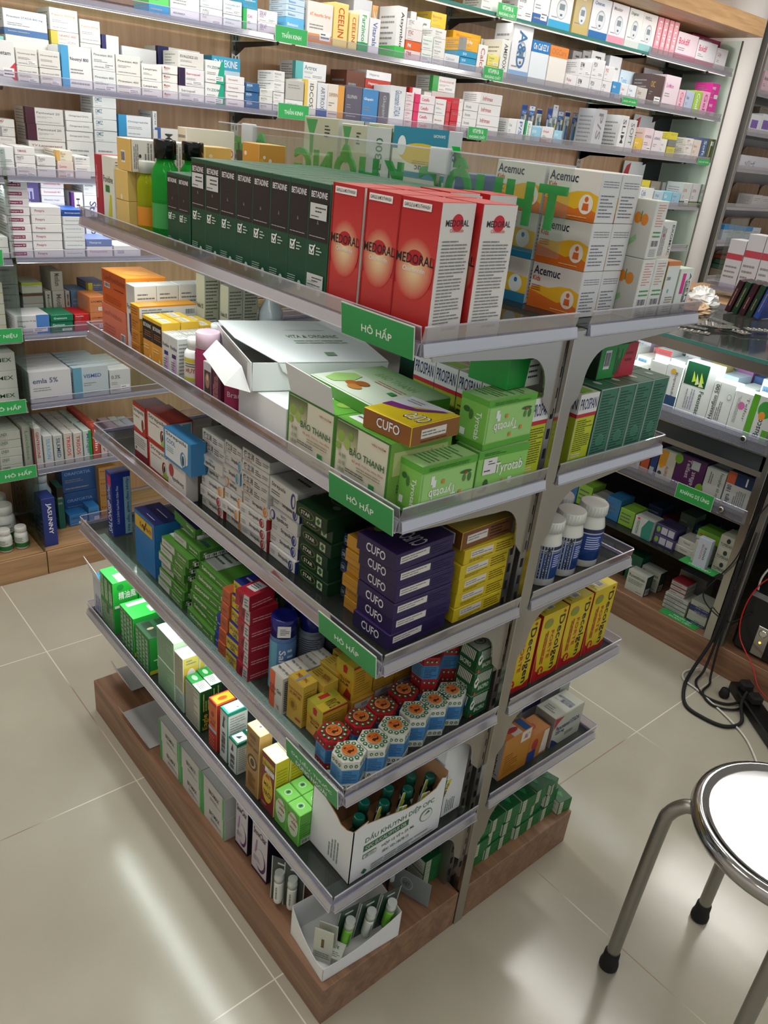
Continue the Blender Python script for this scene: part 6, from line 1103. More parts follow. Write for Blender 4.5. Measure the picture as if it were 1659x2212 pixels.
# ---- second shelf
put('leo_red', .030, .886, Z2, 'salmon carton under the orange one at the far end', dims=(.085, .118, .066))
put('leo_orange', .030, .878, Z2+.0665, 'bright orange carton with flat top at the far end, second shelf')
for j in range(4): put('povidine10', .030+j*.0465, .838, Z2, 'white carton with purple wedge and text panel, %s row' % ['front', 'second', 'third', 'fourth'][j], rz=jit(1), group='white cartons with purple wedge')
for i in range(3): put('orange_small', .020, .800-.0*i, Z2+i*.0248, 'small amber carton, %s in the stack of three' % ['bottom', 'middle', 'top'][i], rz=jit(1), group='small amber cartons', dims=(.05, .038, .0245))
put('orange_flat', .020, .798, Z2+.0745, 'flat orange and white carton with barcode on the amber stack')
for i in range(2):
    for j in range(3): put('betadine_orange', .020+j*.0385, .704+i*.0405, Z2, 'black and amber carton with yellow lid, %s, %s row' % (['near', 'far'][i], ['front', 'second', 'third'][j]), group='black and amber cartons', dims=(.0372, .0395, .088-.009*(j == 2)))
for i in range(2):
    for j in range(4): put('povidine_small', .020+j*.0285, .642+i*.0308, Z2, 'short white carton with purple mark, %s, %s row' % (['near', 'far'][i], ['front', 'second', 'third', 'fourth'][j]), group='short white cartons with purple mark')
for j in range(3): put('beige_tall', .137+j*.034, .760, Z2, 'tall beige text-covered carton, %s from the aisle' % AB(j+1), group='tall beige cartons')
for j in range(2): put('beige_tall', .155+j*.034, .70, Z2, 'tall beige carton beside the spray bottle, %s' % ['left', 'right'][j], group='tall beige cartons by the bottle', dims=(.033, .03, .150))
put('portrait_box', .015, .508, Z2, 'small carton with a portrait picture behind the riser')
put('maroon_box', .015, .4805, Z2, 'maroon carton with vertical text beside the portrait carton')
bottle('antiseptic_bottle', (.252, .70, Z2), [(.022, 0), (.024, .003), (.024, .10), (.012, .122), (.010, .135)], 'c8d4d8', (.011, .130, .158), 'e0e4e4', (.0243, .02, .09, 'ccd6da', [('m', -190, -60, .1, .9, 9, '5a6a8a')]), 'pale antiseptic bottle standing behind the white cartons', 'bottle')
for i in range(2): bottle('saline_bottle', (.089+.038*i, .622, Z2), [(.016, 0), (.018, .003), (.018, .07), (.010, .082), (.009, .09)], 'd8dcd8', (.012, .088, .104), 'e8ecec', (.0183, .012, .06, 'd8d4b0', [('m', -190, -60, .1, .9, 6, '6a6a4a'), ('r', -190, -60, .86, 1, 'd0c83a')]), 'small white bottle with yellow-edged label, %s' % ['nearest the riser', 'behind the nearest', 'far left', 'far, behind'][i], 'bottle', 'small white bottles')
bottle('lotion_bottle', (.043, .613, Z2), [(.020, 0), (.022, .003), (.022, .058), (.016, .066)], 'e8ecea', (.017, .064, .084), 'e2e6e2', (.0223, .01, .052, 'dcd9c8', [('r', -190, -60, 0, .14, 'c8c22c'), ('r', -190, -60, .8, .95, 'c8c22c'), ('t', -175, -90, .35, .55, 'HUYNH', 'a83838'), ('m', -180, -70, .58, .78, 2, '555')]), 'white bottle with yellow and red label behind the riser', 'bottle')
bottle('cream_bottle', (.038, .563, Z2), [(.020, 0), (.022, .003), (.022, .076), (.020, .08)], '8a1c4c', (.021, .08, .108), 'e2c4d4', (.0223, .01, .07, '9a2454', []), 'magenta bottle with pale pink lid', 'bottle')
bottle('cream_bottle', (.036, .458, Z2), [(.020, 0), (.022, .003), (.022, .05), (.016, .058)], 'a02050', (.017, .056, .068), 'b03060', (.0223, .01, .046, 'a82458', [('t', -170, -90, .5, .75, 'Brand', 'ecc8d4')]), 'short magenta bottle behind the riser', 'bottle')
# the two white cartons, the upper one torn open
mb = MB(); mb.box((0, 0, 0), (.19, .148, .060), 'board', ch=.001); t_ = one(mb, 'white_carton', 'plain closed white carton under the torn open one', 'carton', loc=(.016, .285, Z2+.0003)); t_.rotation_euler.z = -.04
t = empty('white_carton', (.010, .373, Z2+.061), 'open white carton with raised flaps on the second shelf', 'carton', None, math.radians(-18))
WB, DB, HB = .214, .235, .046
mb = MB()
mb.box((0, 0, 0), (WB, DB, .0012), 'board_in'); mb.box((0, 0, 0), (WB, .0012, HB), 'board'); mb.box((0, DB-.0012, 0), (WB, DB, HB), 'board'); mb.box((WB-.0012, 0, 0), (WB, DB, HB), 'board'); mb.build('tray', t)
mb = MB(); n = 10; P = []
top = [(.0, .0), (WB+.012, .0), (WB+.012, DB), (.0, DB)]
mb.sheet([(.040, -.003, HB+.0005), (WB+.010, -.003, HB+.0005), (WB+.010, DB, HB+.008), (-.006, DB, HB+.008), (.0, DB*.55, HB+.0046)], .0012, 'board')
f = Face(mb, (.0, -.003, HB+.0019), (1, 0, 0), Vector((0, DB, .0075)).normalized(), WB, DB); f.k = 2
f.op(('t', 'VITA & ORGANIC', .42, .55, .85, .62, '6a8a6a')); f.op(('m', .45, .40, .9, .50, 2, '9ab09a')); f.op(('r', .45, .74, .80, .745, '8a9a8a')); f.op(('r', .6, .12, .68, .2, '7a9a7a'))
mb.build('lid', t)
mb = MB(); mb.sheet([(.040, -.0042, HB), (.046, -.0046, HB-.012), (.058, -.0046, HB-.020), (WB-.008, -.0046, HB-.020), (WB+.008, -.0046, HB-.012), (WB+.010, -.0042, HB)], .0012, 'board'); mb.build('lid_tuck', t)
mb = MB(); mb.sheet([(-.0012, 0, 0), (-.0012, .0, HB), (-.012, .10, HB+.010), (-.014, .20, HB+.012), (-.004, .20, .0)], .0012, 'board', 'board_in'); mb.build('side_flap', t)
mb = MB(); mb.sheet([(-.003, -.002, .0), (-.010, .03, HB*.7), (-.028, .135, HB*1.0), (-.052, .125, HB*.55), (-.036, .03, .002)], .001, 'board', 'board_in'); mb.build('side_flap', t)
GREEN1 = put('bao_thanh', .010, .159, Z2, 'green lozenge carton with raised white flap', rz=-1)
mb = MB(); mb.sheet([(0, 0, 0), (0, .108, 0), (-.012, .108, .045), (-.012, -.004, .040)], .0008, 'board')
o = mb.build('flap', GREEN1, loc=(-.054, -.054, .0922))
put('bao_thanh', .010, .042, Z2, 'green lozenge carton under the gold lozenge box', rz=-.5)
put('bao_flat', .045, .118, Z2+.0925, 'large flat green-edged lozenge carton lying on two others', rz=-3, dims=(.135, .165, .018))
put('cufo_gold', .023, .022, Z2+.0925, 'gold-topped brown lozenge carton on the green carton', rz=4, dims=(.092, .088, .027))
put('tyrotab', .029, -.0, Z2, 'light green lozenge carton at the near shelf corner, upside down', rz=0, dims=(.1, .0415, .073))
put('tyrotab_up', .139, .006, Z2, 'light green lozenge carton with sticker, under another', rz=-2)
put('tyrotab', .145, .008, Z2+.0715, 'light green lozenge carton on top of the stickered one', rz=1, dims=(.100, .050, .070))
for i in range(5): put('prospan', .243, .012+i*.050, Z2, 'yellow-green cough-syrup carton with navy lettering, %s from the near post' % AB(i+1), group='yellow-green syrup cartons', rz=jit(.6), dims=(.038, .0485, .130))
put('green_top', .200, .030, Z2+.1425, 'bright green carton on the syrup cartons under the top shelf', rz=3, dims=(.075, .07, .047))
put('green_silver', .33, .30, Z2, 'dark green carton deep on the second shelf', dims=(.05, .09, .13))
# counter side
put('prospan', .3600, .016, Z2, 'yellow-green syrup carton on the counter side by the post', dims=(.0475, .05, .120))
for i in range(4):
    for j in range(2): put('green_silver', .4085+i*.0485, .0145+j*.053, Z2, 'dark green silver-edged carton, %s from the post, %s row' % (AB(i+1), ['front', 'back'][j]), group='dark green silver-edged cartons', dims=(.0475, .052, .123))
put('red_green', .440, .050, Z2+.1238, 'green to red carton lying on the dark green ones', rz=-2, dims=(.095, .055, .055))

# ---- third shelf
put('strepsils', .020, .676, Z3, 'lower red lozenge carton with orange-slice print', dims=(.050, .103, .064)); put('strepsils', .020, .681, Z3+.0645, 'upper red lozenge carton with orange-slice print', dims=(.05, .103, .064))
put('strepsils_text', .020, .783, Z3, 'red carton with text panel at the far end, lower', dims=(.05, .062, .06)); put('strepsils_orig', .020, .787, Z3+.0605, 'red original lozenge carton at the far end, upper', dims=(.05, .058, .064))
put('strepsils_cool', .003, .562, Z3+.0665, 'blue lozenge carton resting high beside the red ones', dims=(.030, .109, .064)); put('strep_white', .006, .590, Z3, 'white lozenge carton turned upside down under the blue one', dims=(.026, .072, .066))
def stack(seq, x, y, z, h, base_label, group, dims=None, jx=.004, jy=.003):
    zz = z
    for i, k_ in enumerate(seq):
        hh = (dims or K[k_][0])[2]; put(k_, x+R.uniform(-jx, jx), y+R.uniform(-jy, jy), zz, base_label % AB(i+1), rz=jit(1.5), group=group, dims=dims); zz += hh+.0004
    return zz
stack(['thin_s_red', 'thin_s_red', 'thin_s_orange', 'thin_u_cool', 'thin_u_cool', 'thin_c_cool', 'thin_c_orange'], .034, .500, Z3, 0, 'slim white lozenge carton in the farthest slim stack, %s up', 'slim white lozenge cartons', (.11, .078, .0215))
stack(['thin_s_orange', 'thin_s_orange', 'thin_s_orange', 'thin_u_orange', 'thin_s_cool', 'thin_s_cool', 'thin_c_cool'], .034, .440, Z3, 0, 'slim white lozenge carton in the second slim stack, %s up', 'slim white lozenge cartons', (.11, .058, .0225))
stack(['thin_s_red', 'thin_s_red', 'thin_s_red', 'thin_s_orange', 'thin_c_orange', 'thin_c_orange', 'thin_c_orange', 'thin_c_orange'], .036, .355, Z3, 0, 'slim white lozenge carton in the third slim stack, %s up', 'slim white lozenge cartons', (.11, .083, .0205))
stack(['thin_s_blue', 'thin_s_blue', 'thin_s_blue', 'thin_u_blue', 'thin_s_blue'], .040, .272, Z3, 0, 'slim white and navy carton in the fourth slim stack, %s up', 'slim white and navy cartons', (.11, .080, .0222))
put('strep_big', .034, .270, Z3+.113, 'larger white and navy lozenge carton crowning its stack', rz=-1)
stack(['thin_c_orange']*6, .150, .355, Z3, 0, 'slim white carton in the inner row behind, %s up', 'inner slim white cartons', (.11, .083, .0215)); stack(['thin_s_blue']*5, .155, .272, Z3, 0, 'slim navy-ended carton in the inner row, %s up', 'inner slim navy cartons', (.1, .08, .0222))
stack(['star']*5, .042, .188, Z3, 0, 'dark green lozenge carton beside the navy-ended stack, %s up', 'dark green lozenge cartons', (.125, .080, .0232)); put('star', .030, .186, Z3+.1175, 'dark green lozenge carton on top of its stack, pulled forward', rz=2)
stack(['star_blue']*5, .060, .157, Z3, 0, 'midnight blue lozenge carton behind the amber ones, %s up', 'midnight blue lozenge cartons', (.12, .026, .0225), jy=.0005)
for i in range(6): put('dorithricin' if i == 5 else 'dori_flap', .046+R.uniform(-.004, .004), .108+.001*(i % 2), Z3+i*.0212, 'amber lozenge carton between purple and dark green stacks, %s up' % AB(i+1), rz=jit(2), group='amber lozenge cartons', dims=(.12, .046 if i < 5 else .048, .0208))
for i in range(6): put('cufo_purple', .033+(-.004 if i == 5 else R.uniform(-.002, .004)), .024+R.uniform(-.002, .003), Z3+i*.0266+(0), 'purple lozenge carton at the near corner, %s up' % AB(i+1), rz=(3 if i == 5 else jit(2)), group='purple lozenge cartons')
for i in range(5): put('cufo_yellow', .166+R.uniform(-.003, .004), .026+R.uniform(-.002, .004), Z3+i*.0254, 'yellow lozenge carton beside the purple stack, %s up' % AB(i+1), rz=jit(2), group='yellow lozenge cartons', dims=(.112, .075, .0250))
put('cufo_brown', .160, .030, Z3+.1275, 'brown lozenge carton with barcode end on the yellow stack', rz=2, dims=(.115, .07, .030)); 
# white bottles on the counter side
for i, (x, y) in enumerate(((.392, .045), (.452, .046), (.516, .046), (.488, .100), (.425, .100), (.352, .112))):
    bottle('tablet_bottle', (x, y, Y3+.0003), [(.024, 0), (.027, .004), (.027, .080), (.024, .093), (.0225, .099), (.0225, .102)], 'dcddd4', (.0250, .101, .121), 'e0e2da', (.0273, .016, .078, 'b8c4c8', [('r', -180, -58, 0, .80, '1c3a86'), ('r', -180, -58, 0, .3, '2a6ab0'), ('m', -105, -62, .35, .75, 6, 'c8d4ec'), ('r', -190, -50, .82, .85, '2a2a60'), ('r', -190, -50, .90, 1.0, '232850'), ('r', -200, -112, 0, 1.0, 'a8b4b8'), ('t', -136, -118, .05, .95, 'MEXCOLD 500', '222', 270), ('m', -180, -140, .05, .95, 9, '8a949a')] if i != 2 else [('r', -180, -50, 0, .84, '1c3a86'), ('r', -180, -50, 0, .3, '2a6ab0'), ('m', -150, -80, .35, .78, 6, 'c8d4ec'), ('r', -190, -50, .88, 1.0, '232850')]),
           'white tablet bottle with blue label, %s' % ['nearest the steel post', 'middle of the front three', 'right of the front three', 'behind, between middle and right', 'behind, between post and middle', 'half hidden by the post'][i], 'bottle', 'white tablet bottles', R.uniform(-.15, .15), ridges=True)

# ---- fourth shelf
put('salonsip', -.008, .915, Z4, 'tall navy patch carton at the far end, fourth shelf', dims=(.045, .030, .158))
put('ketotech', -.008, .701, Z4, 'tall blue carton with yellow label and handwritten tick', dims=(.058, .096, .128))
lv = [('salonpas', -.020, .562, 0), ('salonpas', -.018, .556, 1), ('salonpas', -.012, .553, 2), ('salonpas', -.020, .552, 3), ('salonpas', -.020, .546, 4), ('salonpas', -.019, .534, 5)]
for i, (k_, x, y, q) in enumerate(lv): put(k_, x+.006, y+.012, Z4+q*.0212, 'green pain-patch carton in the stack beside the blue carton, %s up' % AB(i+1), rz=jit(2), group='green patch cartons, far stack', dims=(.085, .112, .0207))
put('salonpas', .002, .530, Z4+.1275, 'green patch carton set back on the far stack', rz=1, dims=(.08, .1, .0207)); put('salonpas_top', .018, .575, Z4+.1484, 'green and navy patch carton with barcode sticker on top', rz=-3)
for i in range(6): put('salonpas_end', -.018+.004*i+.002*(i % 2), .438-.002*i, Z4+i*.0212, 'green pain-patch carton in the stack beside the gel cartons, %s up' % AB(i+1), rz=jit(2.5), group='green patch cartons, near stack', dims=(.085, .110, .0207))
for i in range(7): put('salonpas_end' if i % 2 else 'salonpas', .085, .50+.01*(i % 2), Z4+i*.0212, 'green patch carton in the inner stack, %s up' % AB(i+1), rz=jit(2), group='green patch cartons, inner stack', dims=(.085, .110, .0207))
for i in range(2): put('blue_small', -.018+i*.004, .418, Z4+i*.036, 'small blue carton squeezed beside the patch stack, %s' % ['lower', 'upper'][i], rz=jit(2), group='small blue cartons', dims=(.035, .016, .035))
for i in range(5): put('orange_cap', -.022+.002*i, .390-.0*i, Z4+i*.0275, 'rust-coloured carton behind the yellow gel ends, %s up' % AB(i+1), rz=jit(2), group='rust-coloured cartons', dims=(.045, .026, .0270))
for i in range(6): put('salonpas_gel', -.024+.004*i, .346+.001*i, Z4+i*.0272, 'navy gel carton with yellow end, %s up' % AB(i+1), rz=jit(2.5), group='navy and yellow gel cartons', dims=(.055, .0405, .0268))
for i in range(6): put('salonpas_red', -.026+R.uniform(0, .004), .306+R.uniform(0, .003), Z4+i*.0298, 'red and white carton in the stack before the spray cans, %s up' % AB(i+1), rz=(8 if i == 5 else jit(2.5)), group='red and white cartons', dims=(.056, .036, .0293))
for i, (x, y) in enumerate(((.022, .272), (.075, .262), (.122, .255), (.080, .315))):
    bottle('spray_can', (x, y, Z4+.0003), [(.021, 0), (.0225, .002), (.0225, .108), (.020, .116)], '4a6a98' if i == 0 else '5a6470', (.0222, .112, .148), '1c2070', (.0228, .004, .104, '4c74a4' if i == 0 else '6a7480', [('r', -200, -150, 0, 1, '5a9ab0'), ('t', -148, -112, .04, .86, 'Salonpas', 'd4dcea', 270), ('m', -105, -70, .3, .9, 5, 'a8c0d4')] if i == 0 else [('m', -180, -60, .05, .95, 20, '2a3038')]), 'spray can with dark blue cap, %s' % ['nearest the front, brand side showing', 'second, with text side showing', 'third from the front', 'behind the front can'][i], 'spray can', 'spray cans')
mb = MB(); mb.box((-.011, -.0006, 0), (.011, .0002, .022), 'card', 'd8d8d8'); f = Face(mb, (-.011, -.0006, 0), (1, 0, 0), (0, 0, 1), .022, .022); f.op(('m', .2, .2, .9, .8, 4, '444')); o = mb.build('price_sticker', [q for q in bpy.data.objects if q.name.startswith('spray_can')][0], loc=(-.0125, -.0195, .117)); o.rotation_euler.z = math.radians(-33)
for i in range(4): put('dau_gio', -.022+i*.0275, .205+.0*i, Z4, 'white and orange oil carton with black text, %s from the aisle' % AB(i+1), rz=jit(1), group='white and orange oil cartons', dims=(.0265, .038, .075))
put('thai_duong', -.013, .160, Z4, 'yellow balm-oil carton standing beside the white ones', rz=3, dims=(.030, .040, .085))
for i in range(3): put('thai_lying', .022+i*.034, .152+.01*i, Z4, 'yellow oil carton in the inner row, %s from the aisle' % AB(i+1), rz=3, group='yellow oil cartons, inner row', dims=(.032, .045, .078+.004*i))
put('yellow_balm', -.006, .114, Z4, 'yellow balm carton with red lid edge beside the hexagonal jars', dims=(.050, .042, .063))
put('yellow_balm', .060, .125, Z4+.048, 'yellow balm carton raised on another, under the green card', rz=3, dims=(.046, .042, .066)); put('yellow_plain', .060, .122, Z4, 'amber carton underneath the raised balm carton', dims=(.048, .044, .047))
for i in range(2):
    for j in range(2): put('yellow_plain', .112+i*.050, .132, Z4+j*.0455, 'amber carton with sticker behind the hexagonal jars, %s along, %s' % (AB(i+1), ['lower', 'upper'][j]), rz=jit(1.5), group='amber cartons with stickers', dims=(.048, .042, .045))
def hexbox(x, y, z, red, label, h=.058, group=None, rz=0):
    key = ('hex', red, h)
    if key not in _km:
        mb = MB(); r = .0262; V6 = [(r*math.cos(math.radians(60*k+30)), r*math.sin(math.radians(60*k+30))) for k in range(6)]
        c1 = 'a8242c' if red else 'd4d6cc'; ring = 'dfe0d0' if red else '2a7a40'
        mb.face([(p[0], p[1], 0) for p in V6[::-1]], 'card', c1); mb.face([(p[0], p[1], h) for p in V6], 'card', c1)
        for k in range(6):
            a, b_ = Vector((*V6[k], 0)), Vector((*V6[(k+1) % 6], 0)); u = (b_-a).normalized(); f = Face(mb, a, u, (0, 0, 1), (b_-a).length, h)
            mb.face([a, b_, b_+Vector((0, 0, h)), a+Vector((0, 0, h))], 'card', c1)
            f.op(('r', 0, .24, 1, .72, '5a98c4' if k % 3 else '3f80b4'))
            f.op(('m', .08, .28, .92, .68, 7, '24405a'))
            for s in (.2, .5, .8):
                for v in (.12, .86): f.op(('o', s, v, .10, .055, '2a6a3a')); f.op(('o', s, v, .045, .025, 'd8d8c4'))
        f = Face(mb, (-r, -r, h), (1, 0, 0), (0, 1, 0), 2*r, 2*r)
        for k in range(12):
            a = 2*math.pi*k/12; f.op(('o', .5+.345*math.cos(a), .5+.345*math.sin(a), .068, .068, '2a6a3a')); f.op(('o', .5+.345*math.cos(a), .5+.345*math.sin(a), .03, .03, 'd8d8c4'))
        f.op(('o', .5, .5, .24, .24, 'c8c0a8')); f.op(('o', .5, .5, .225, .225, 'cc7430')); f.op(('t', 'TIGER BALM', .36, .52, .66, .58, 'b0302c', 40)); f.op(('p', [(.38, .46), (.46, .5), (.56, .44), (.64, .5), (.58, .38), (.48, .40), (.42, .36)], '4a2a1c')); f.op(('o', .42, .62, .05, .03, '7a3a1c'))
        _km[key] = mb.mesh('hexagonal_carton')
    return place(_km[key], 'hexagonal_carton', (x, y, z+.0003), rz, label, 'balm carton', group)
for i, (x, y) in enumerate(((-.018, .030), (.029, .029), (.076, .034), (.128, .043), (.172, .044), (.2145, .046))): hexbox(x, y, Z4, False, 'white-topped hexagonal balm carton, %s from the near corner' % AB(i+1), group='white hexagonal balm cartons', rz=R.uniform(-.06, .06), h=.056)
for i, (x, y) in enumerate(((-.012, .077), (.043, .079), (.091, .083), (.145, .092))): hexbox(x, y, Z4, True, 'red-topped hexagonal balm carton, %s from the near corner' % AB(i+1), group='red hexagonal balm cartons', rz=R.uniform(-.06, .06), h=.056)
for i, (x, y, q) in enumerate(((.198, .095, 0), (.198, .095, 1), (.247, .098, 0), (.247, .098, 1))): hexbox(x, y, Z4+q*.0585, True, 'red hexagonal balm carton in the %s pair by the post, %s' % (['first', 'second'][i//2], ['lower', 'upper'][q]), h=.058, group='stacked red hexagonal cartons')
for i in range(3):
    for j in range(2): put('bacipro', .2385, .022+j*.106, Z4+i*.0475, 'green tiger-stripe balm carton in the %s stack, %s up' % (['near', 'far'][j], AB(i+1)), group='tiger-stripe balm cartons', dims=(.046, .042, .047))
# counter side
for i in range(5):
    if i < 4: put('decolgen', (.326, .407, .4835, .560)[i], .024, Y4, 'yellow and red cold-tablet carton, %s from the post' % AB(i+1), group='yellow and red cold-tablet cartons', rz=jit(.5), dims=(.0715, .034, .149))

# ---- lowest glass shelf
put('blue_white', -.032, .950, Z5, 'open blue and white carton at the far end, lowest shelf', dims=(.05, .052, .100))
mb = MB(); mb.sheet([(0, 0, 0), (0, .06, 0), (-.012, .07, .045), (-.012, .0, .035)], .0008, 'board', 'board'); o = mb.build('flap', [q for q in bpy.data.objects if q.get('label', '').startswith('open blue and white carton')][0], loc=(-.026, -.03, .1005))
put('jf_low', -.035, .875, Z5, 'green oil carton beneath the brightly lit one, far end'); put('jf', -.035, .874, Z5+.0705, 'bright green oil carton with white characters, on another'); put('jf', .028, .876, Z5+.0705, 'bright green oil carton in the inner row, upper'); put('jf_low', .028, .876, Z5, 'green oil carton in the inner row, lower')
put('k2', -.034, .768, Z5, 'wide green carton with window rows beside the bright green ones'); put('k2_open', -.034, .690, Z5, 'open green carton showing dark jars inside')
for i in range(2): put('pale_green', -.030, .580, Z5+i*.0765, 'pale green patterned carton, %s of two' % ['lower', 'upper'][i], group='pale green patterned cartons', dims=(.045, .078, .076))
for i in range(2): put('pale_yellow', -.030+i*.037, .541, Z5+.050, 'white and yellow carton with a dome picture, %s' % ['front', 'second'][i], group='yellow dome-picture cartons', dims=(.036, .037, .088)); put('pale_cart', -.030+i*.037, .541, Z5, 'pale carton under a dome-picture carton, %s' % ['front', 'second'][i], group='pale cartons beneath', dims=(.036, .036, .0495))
put('eagle', -.030, .470, Z5, 'dark green and beige oil carton with gold script', dims=(.026, .062, .103)); put('eagle', -.002, .478, Z5, 'dark green oil carton behind the gold-script one', dims=(.024, .060, .103))
put('tiger_tall', -.030, .405, Z5, 'tall orange and red balm-oil carton, lowest shelf')
put('axe', -.028, .367, Z5, 'tall white and teal oil carton with vertical characters', dims=(.044, .028, .122))
for i in range(2): put('axe_s', -.029+i*.031, .330, Z5, 'short white and teal oil carton, %s' % ['front', 'behind the front one'][i], group='short white and teal cartons')
put('gold_oil', -.028, .256, Z5, 'tall gold oil carton with a round emblem')
for i in range(2): put('dau_nong', -.027+i*.031, .205, Z5, 'maroon and yellow heat-oil carton, %s' % ['front', 'behind the front one'][i], group='maroon and yellow oil cartons')
for i in range(2):
    for j in range(2): put('khuynh', -.027+j*.030, .127+i*.038, Z5, 'lime green oil carton, %s, %s row' % (['nearer', 'farther'][i], ['front', 'inner'][j]), group='lime green oil cartons')
put('dau_nong', .040, .160, Z5, 'yellow oil carton deep behind the lime green ones', dims=(.03, .04, .11))
# big torn carton with oil bottles
t = empty('torn_carton', (-.002, .016, Z5+.0003), 'large torn white eucalyptus-oil carton holding bottles', 'carton')
WC, DC, HC = .208, .112, .138
mb = MB(); mb.box((0, 0, 0), (WC, DC, .0015), 'kraft')
def wall_poly(P, nrm, a='board', b_='kraft', th=.0015):
    P = [Vector(p) for p in P]; n_ = Vector(nrm)*th; Q_ = [p-n_ for p in P]
    mb.face(P, a); mb.face(Q_[::-1], b_)
    for i in range(len(P)): mb.face([P[i], Q_[i], Q_[(i+1) % len(P)], P[(i+1) % len(P)]], b_)
wall_poly([(0, 0, 0), (WC, 0, 0), (WC, 0, HC*1.0), (WC*.985, 0, HC*.90), (WC*.94, 0, HC*.93), (WC*.88, 0, HC*.80), (WC*.70, 0, HC*.74), (WC*.56, 0, HC*.75), (WC*.30, 0, HC*.84), (WC*.12, 0, HC*.90), (0.03, 0, HC*.93), (0, 0, HC*.88)], (0, -1, 0))
wall_poly([(0, DC, 0), (0, 0, 0), (0, 0, HC*.88), (0, DC*.16, HC*.80), (0, DC*.30, HC*.79), (0, DC*.42, HC*.86), (0, DC*.75, HC*.97), (0, DC*.9, HC*1.05), (0, DC, HC*1.04)], (-1, 0, 0))
wall_poly([(WC, 0, 0), (WC, DC, 0), (WC, DC, HC), (WC, 0, HC)], (1, 0, 0)); wall_poly([(WC, DC, 0), (0, DC, 0), (0, DC, HC*1.02), (WC, DC, HC)], (0, 1, 0))
f = Face(mb, (0, 0, 0), (1, 0, 0), (0, 0, 1), WC, HC, 'card')
f.op(('t', 'DẦU KHUYNH DIỆP OPC', .13, .56, .88, .70, '2a6a44')); f.op(('r', .12, .44, .60, .54, '2a6a44')); f.op(('t', 'OPC EUCALYPTUS OIL', .14, .46, .58, .52, 'd8dcd0')); f.op(('t', 'HỘP 12 VỈ x 25 ML', .32, .32, .68, .39, '5a6a60')); f.op(('t', 'SĐK: VD-18678-13', .33, .22, .62, .27, '6a7a70'))
f.op(('r', .12, .32, .26, .39, '2a6a44')); f.op(('r', .125, .33, .255, .38, 'dfe2e0')); f.op(('t', 'GMP-WHO', .14, .335, .24, .375, '2a6a44')); f.op(('m', .22, .04, .92, .15, 3, '7a8a80')); f.op(('p', [(.12, .09), (.15, .05), (.18, .09), (.15, .14)], '2a6a44')); f.op(('o', .8, .43, .07, .10, '4a7a5a')); f.op(('o', .8, .43, .064, .09, 'dfe2e0')); f.op(('p', [(.77, .44), (.82, .5), (.84, .46)], '2a6a44'))
f = Face(mb, (0, DC, 0), (0, -1, 0), (0, 0, 1), DC, HC, 'card'); f.op(('M', .45, .12, .72, .5, 4, '8a9a90'))
mb.build('carton_wall', t)
for i in range(7):
    x, y = .022+.027*i, .045+.02*(i % 2)
    o_ = bottle('oil_bottle', (x, y, Z5+.004), [(.010, 0), (.012, .002), (.012, .062), (.007, .072), (.007, .076)], '14301c', (.0095, .076, .096), '0f5a4a', (.0122, .012, .05, 'dfe4dc', []), 'dark oil bottle with teal cap in the torn carton, %s from the left' % AB(i+1), 'bottle', 'oil bottles in the torn carton'); o_.rotation_euler = (0, .12, 0); o_.location.z += .012
    mb = MB(); mb.box((-.010, -.001, 0), (.010, .001, .095), 'card', 'e0e4e0', ch=.0005); f = Face(mb, (-.010, -.001, 0), (1, 0, 0), (0, 0, 1), .020, .095); c_ = R.choice(['b8c83a', '6aa83a']); f.op(('r', 0, .35, .4, 1, c_)); f.op(('p', [(.4, .4), (.7, .4), (1, 1), (.6, 1)], 'd8c42a')); f.op(('t', '白樹', .5, .6, .9, .9, '333', 270)); o = mb.build('blister_card', loc=(x+.006, y-.024, Z5+.016)); o.rotation_euler = (.0, .3, .05); tag(o, 'green and yellow blister card in the torn carton, %s from the left' % AB(i+1), 'blister card', 'blister cards in the torn carton')
mb = MB(); mb.box((0, 0, 0), (.062, .11, .17), 'board', ch=.001); f = Face(mb, (0, 0, 0), (1, 0, 0), (0, 0, 1), .062, .17, 'card'); f.op(('M', .3, .05, .7, .25, 5, '7a8a80')); one(mb, 'white_carton', 'tall closed white carton between torn carton and post', 'carton', loc=(.212, .030, Z5+.0003))
# counter side
put('paracetamol_choay', .372, .024, Y5-.0, 'amber tablet carton with a grey lettered end, at the post', dims=(.082, .030, .102)); put('paracetamol_s', .380, .060, Y5, 'second amber carton behind the tall one', dims=(.072, .04, .095)); put('paracetamol_s', .458, .026, Y5, 'short amber and blue tablet carton beside the white ones', dims=(.062, .045, .066))
put('stada', .532, .025, Y5, 'white tablet carton with red and blue corner', dims=(.098, .052, .078)); put('stada_thin', .614, .080, Y5, 'white and blue carton standing behind the red-cornered one', dims=(.034, .06, .105)); put('purple_leaflet', .52, .10, Y5, 'purple and white leaflet standing behind the white carton', cat='leaflet', name='leaflet', dims=(.06, .002, .085))

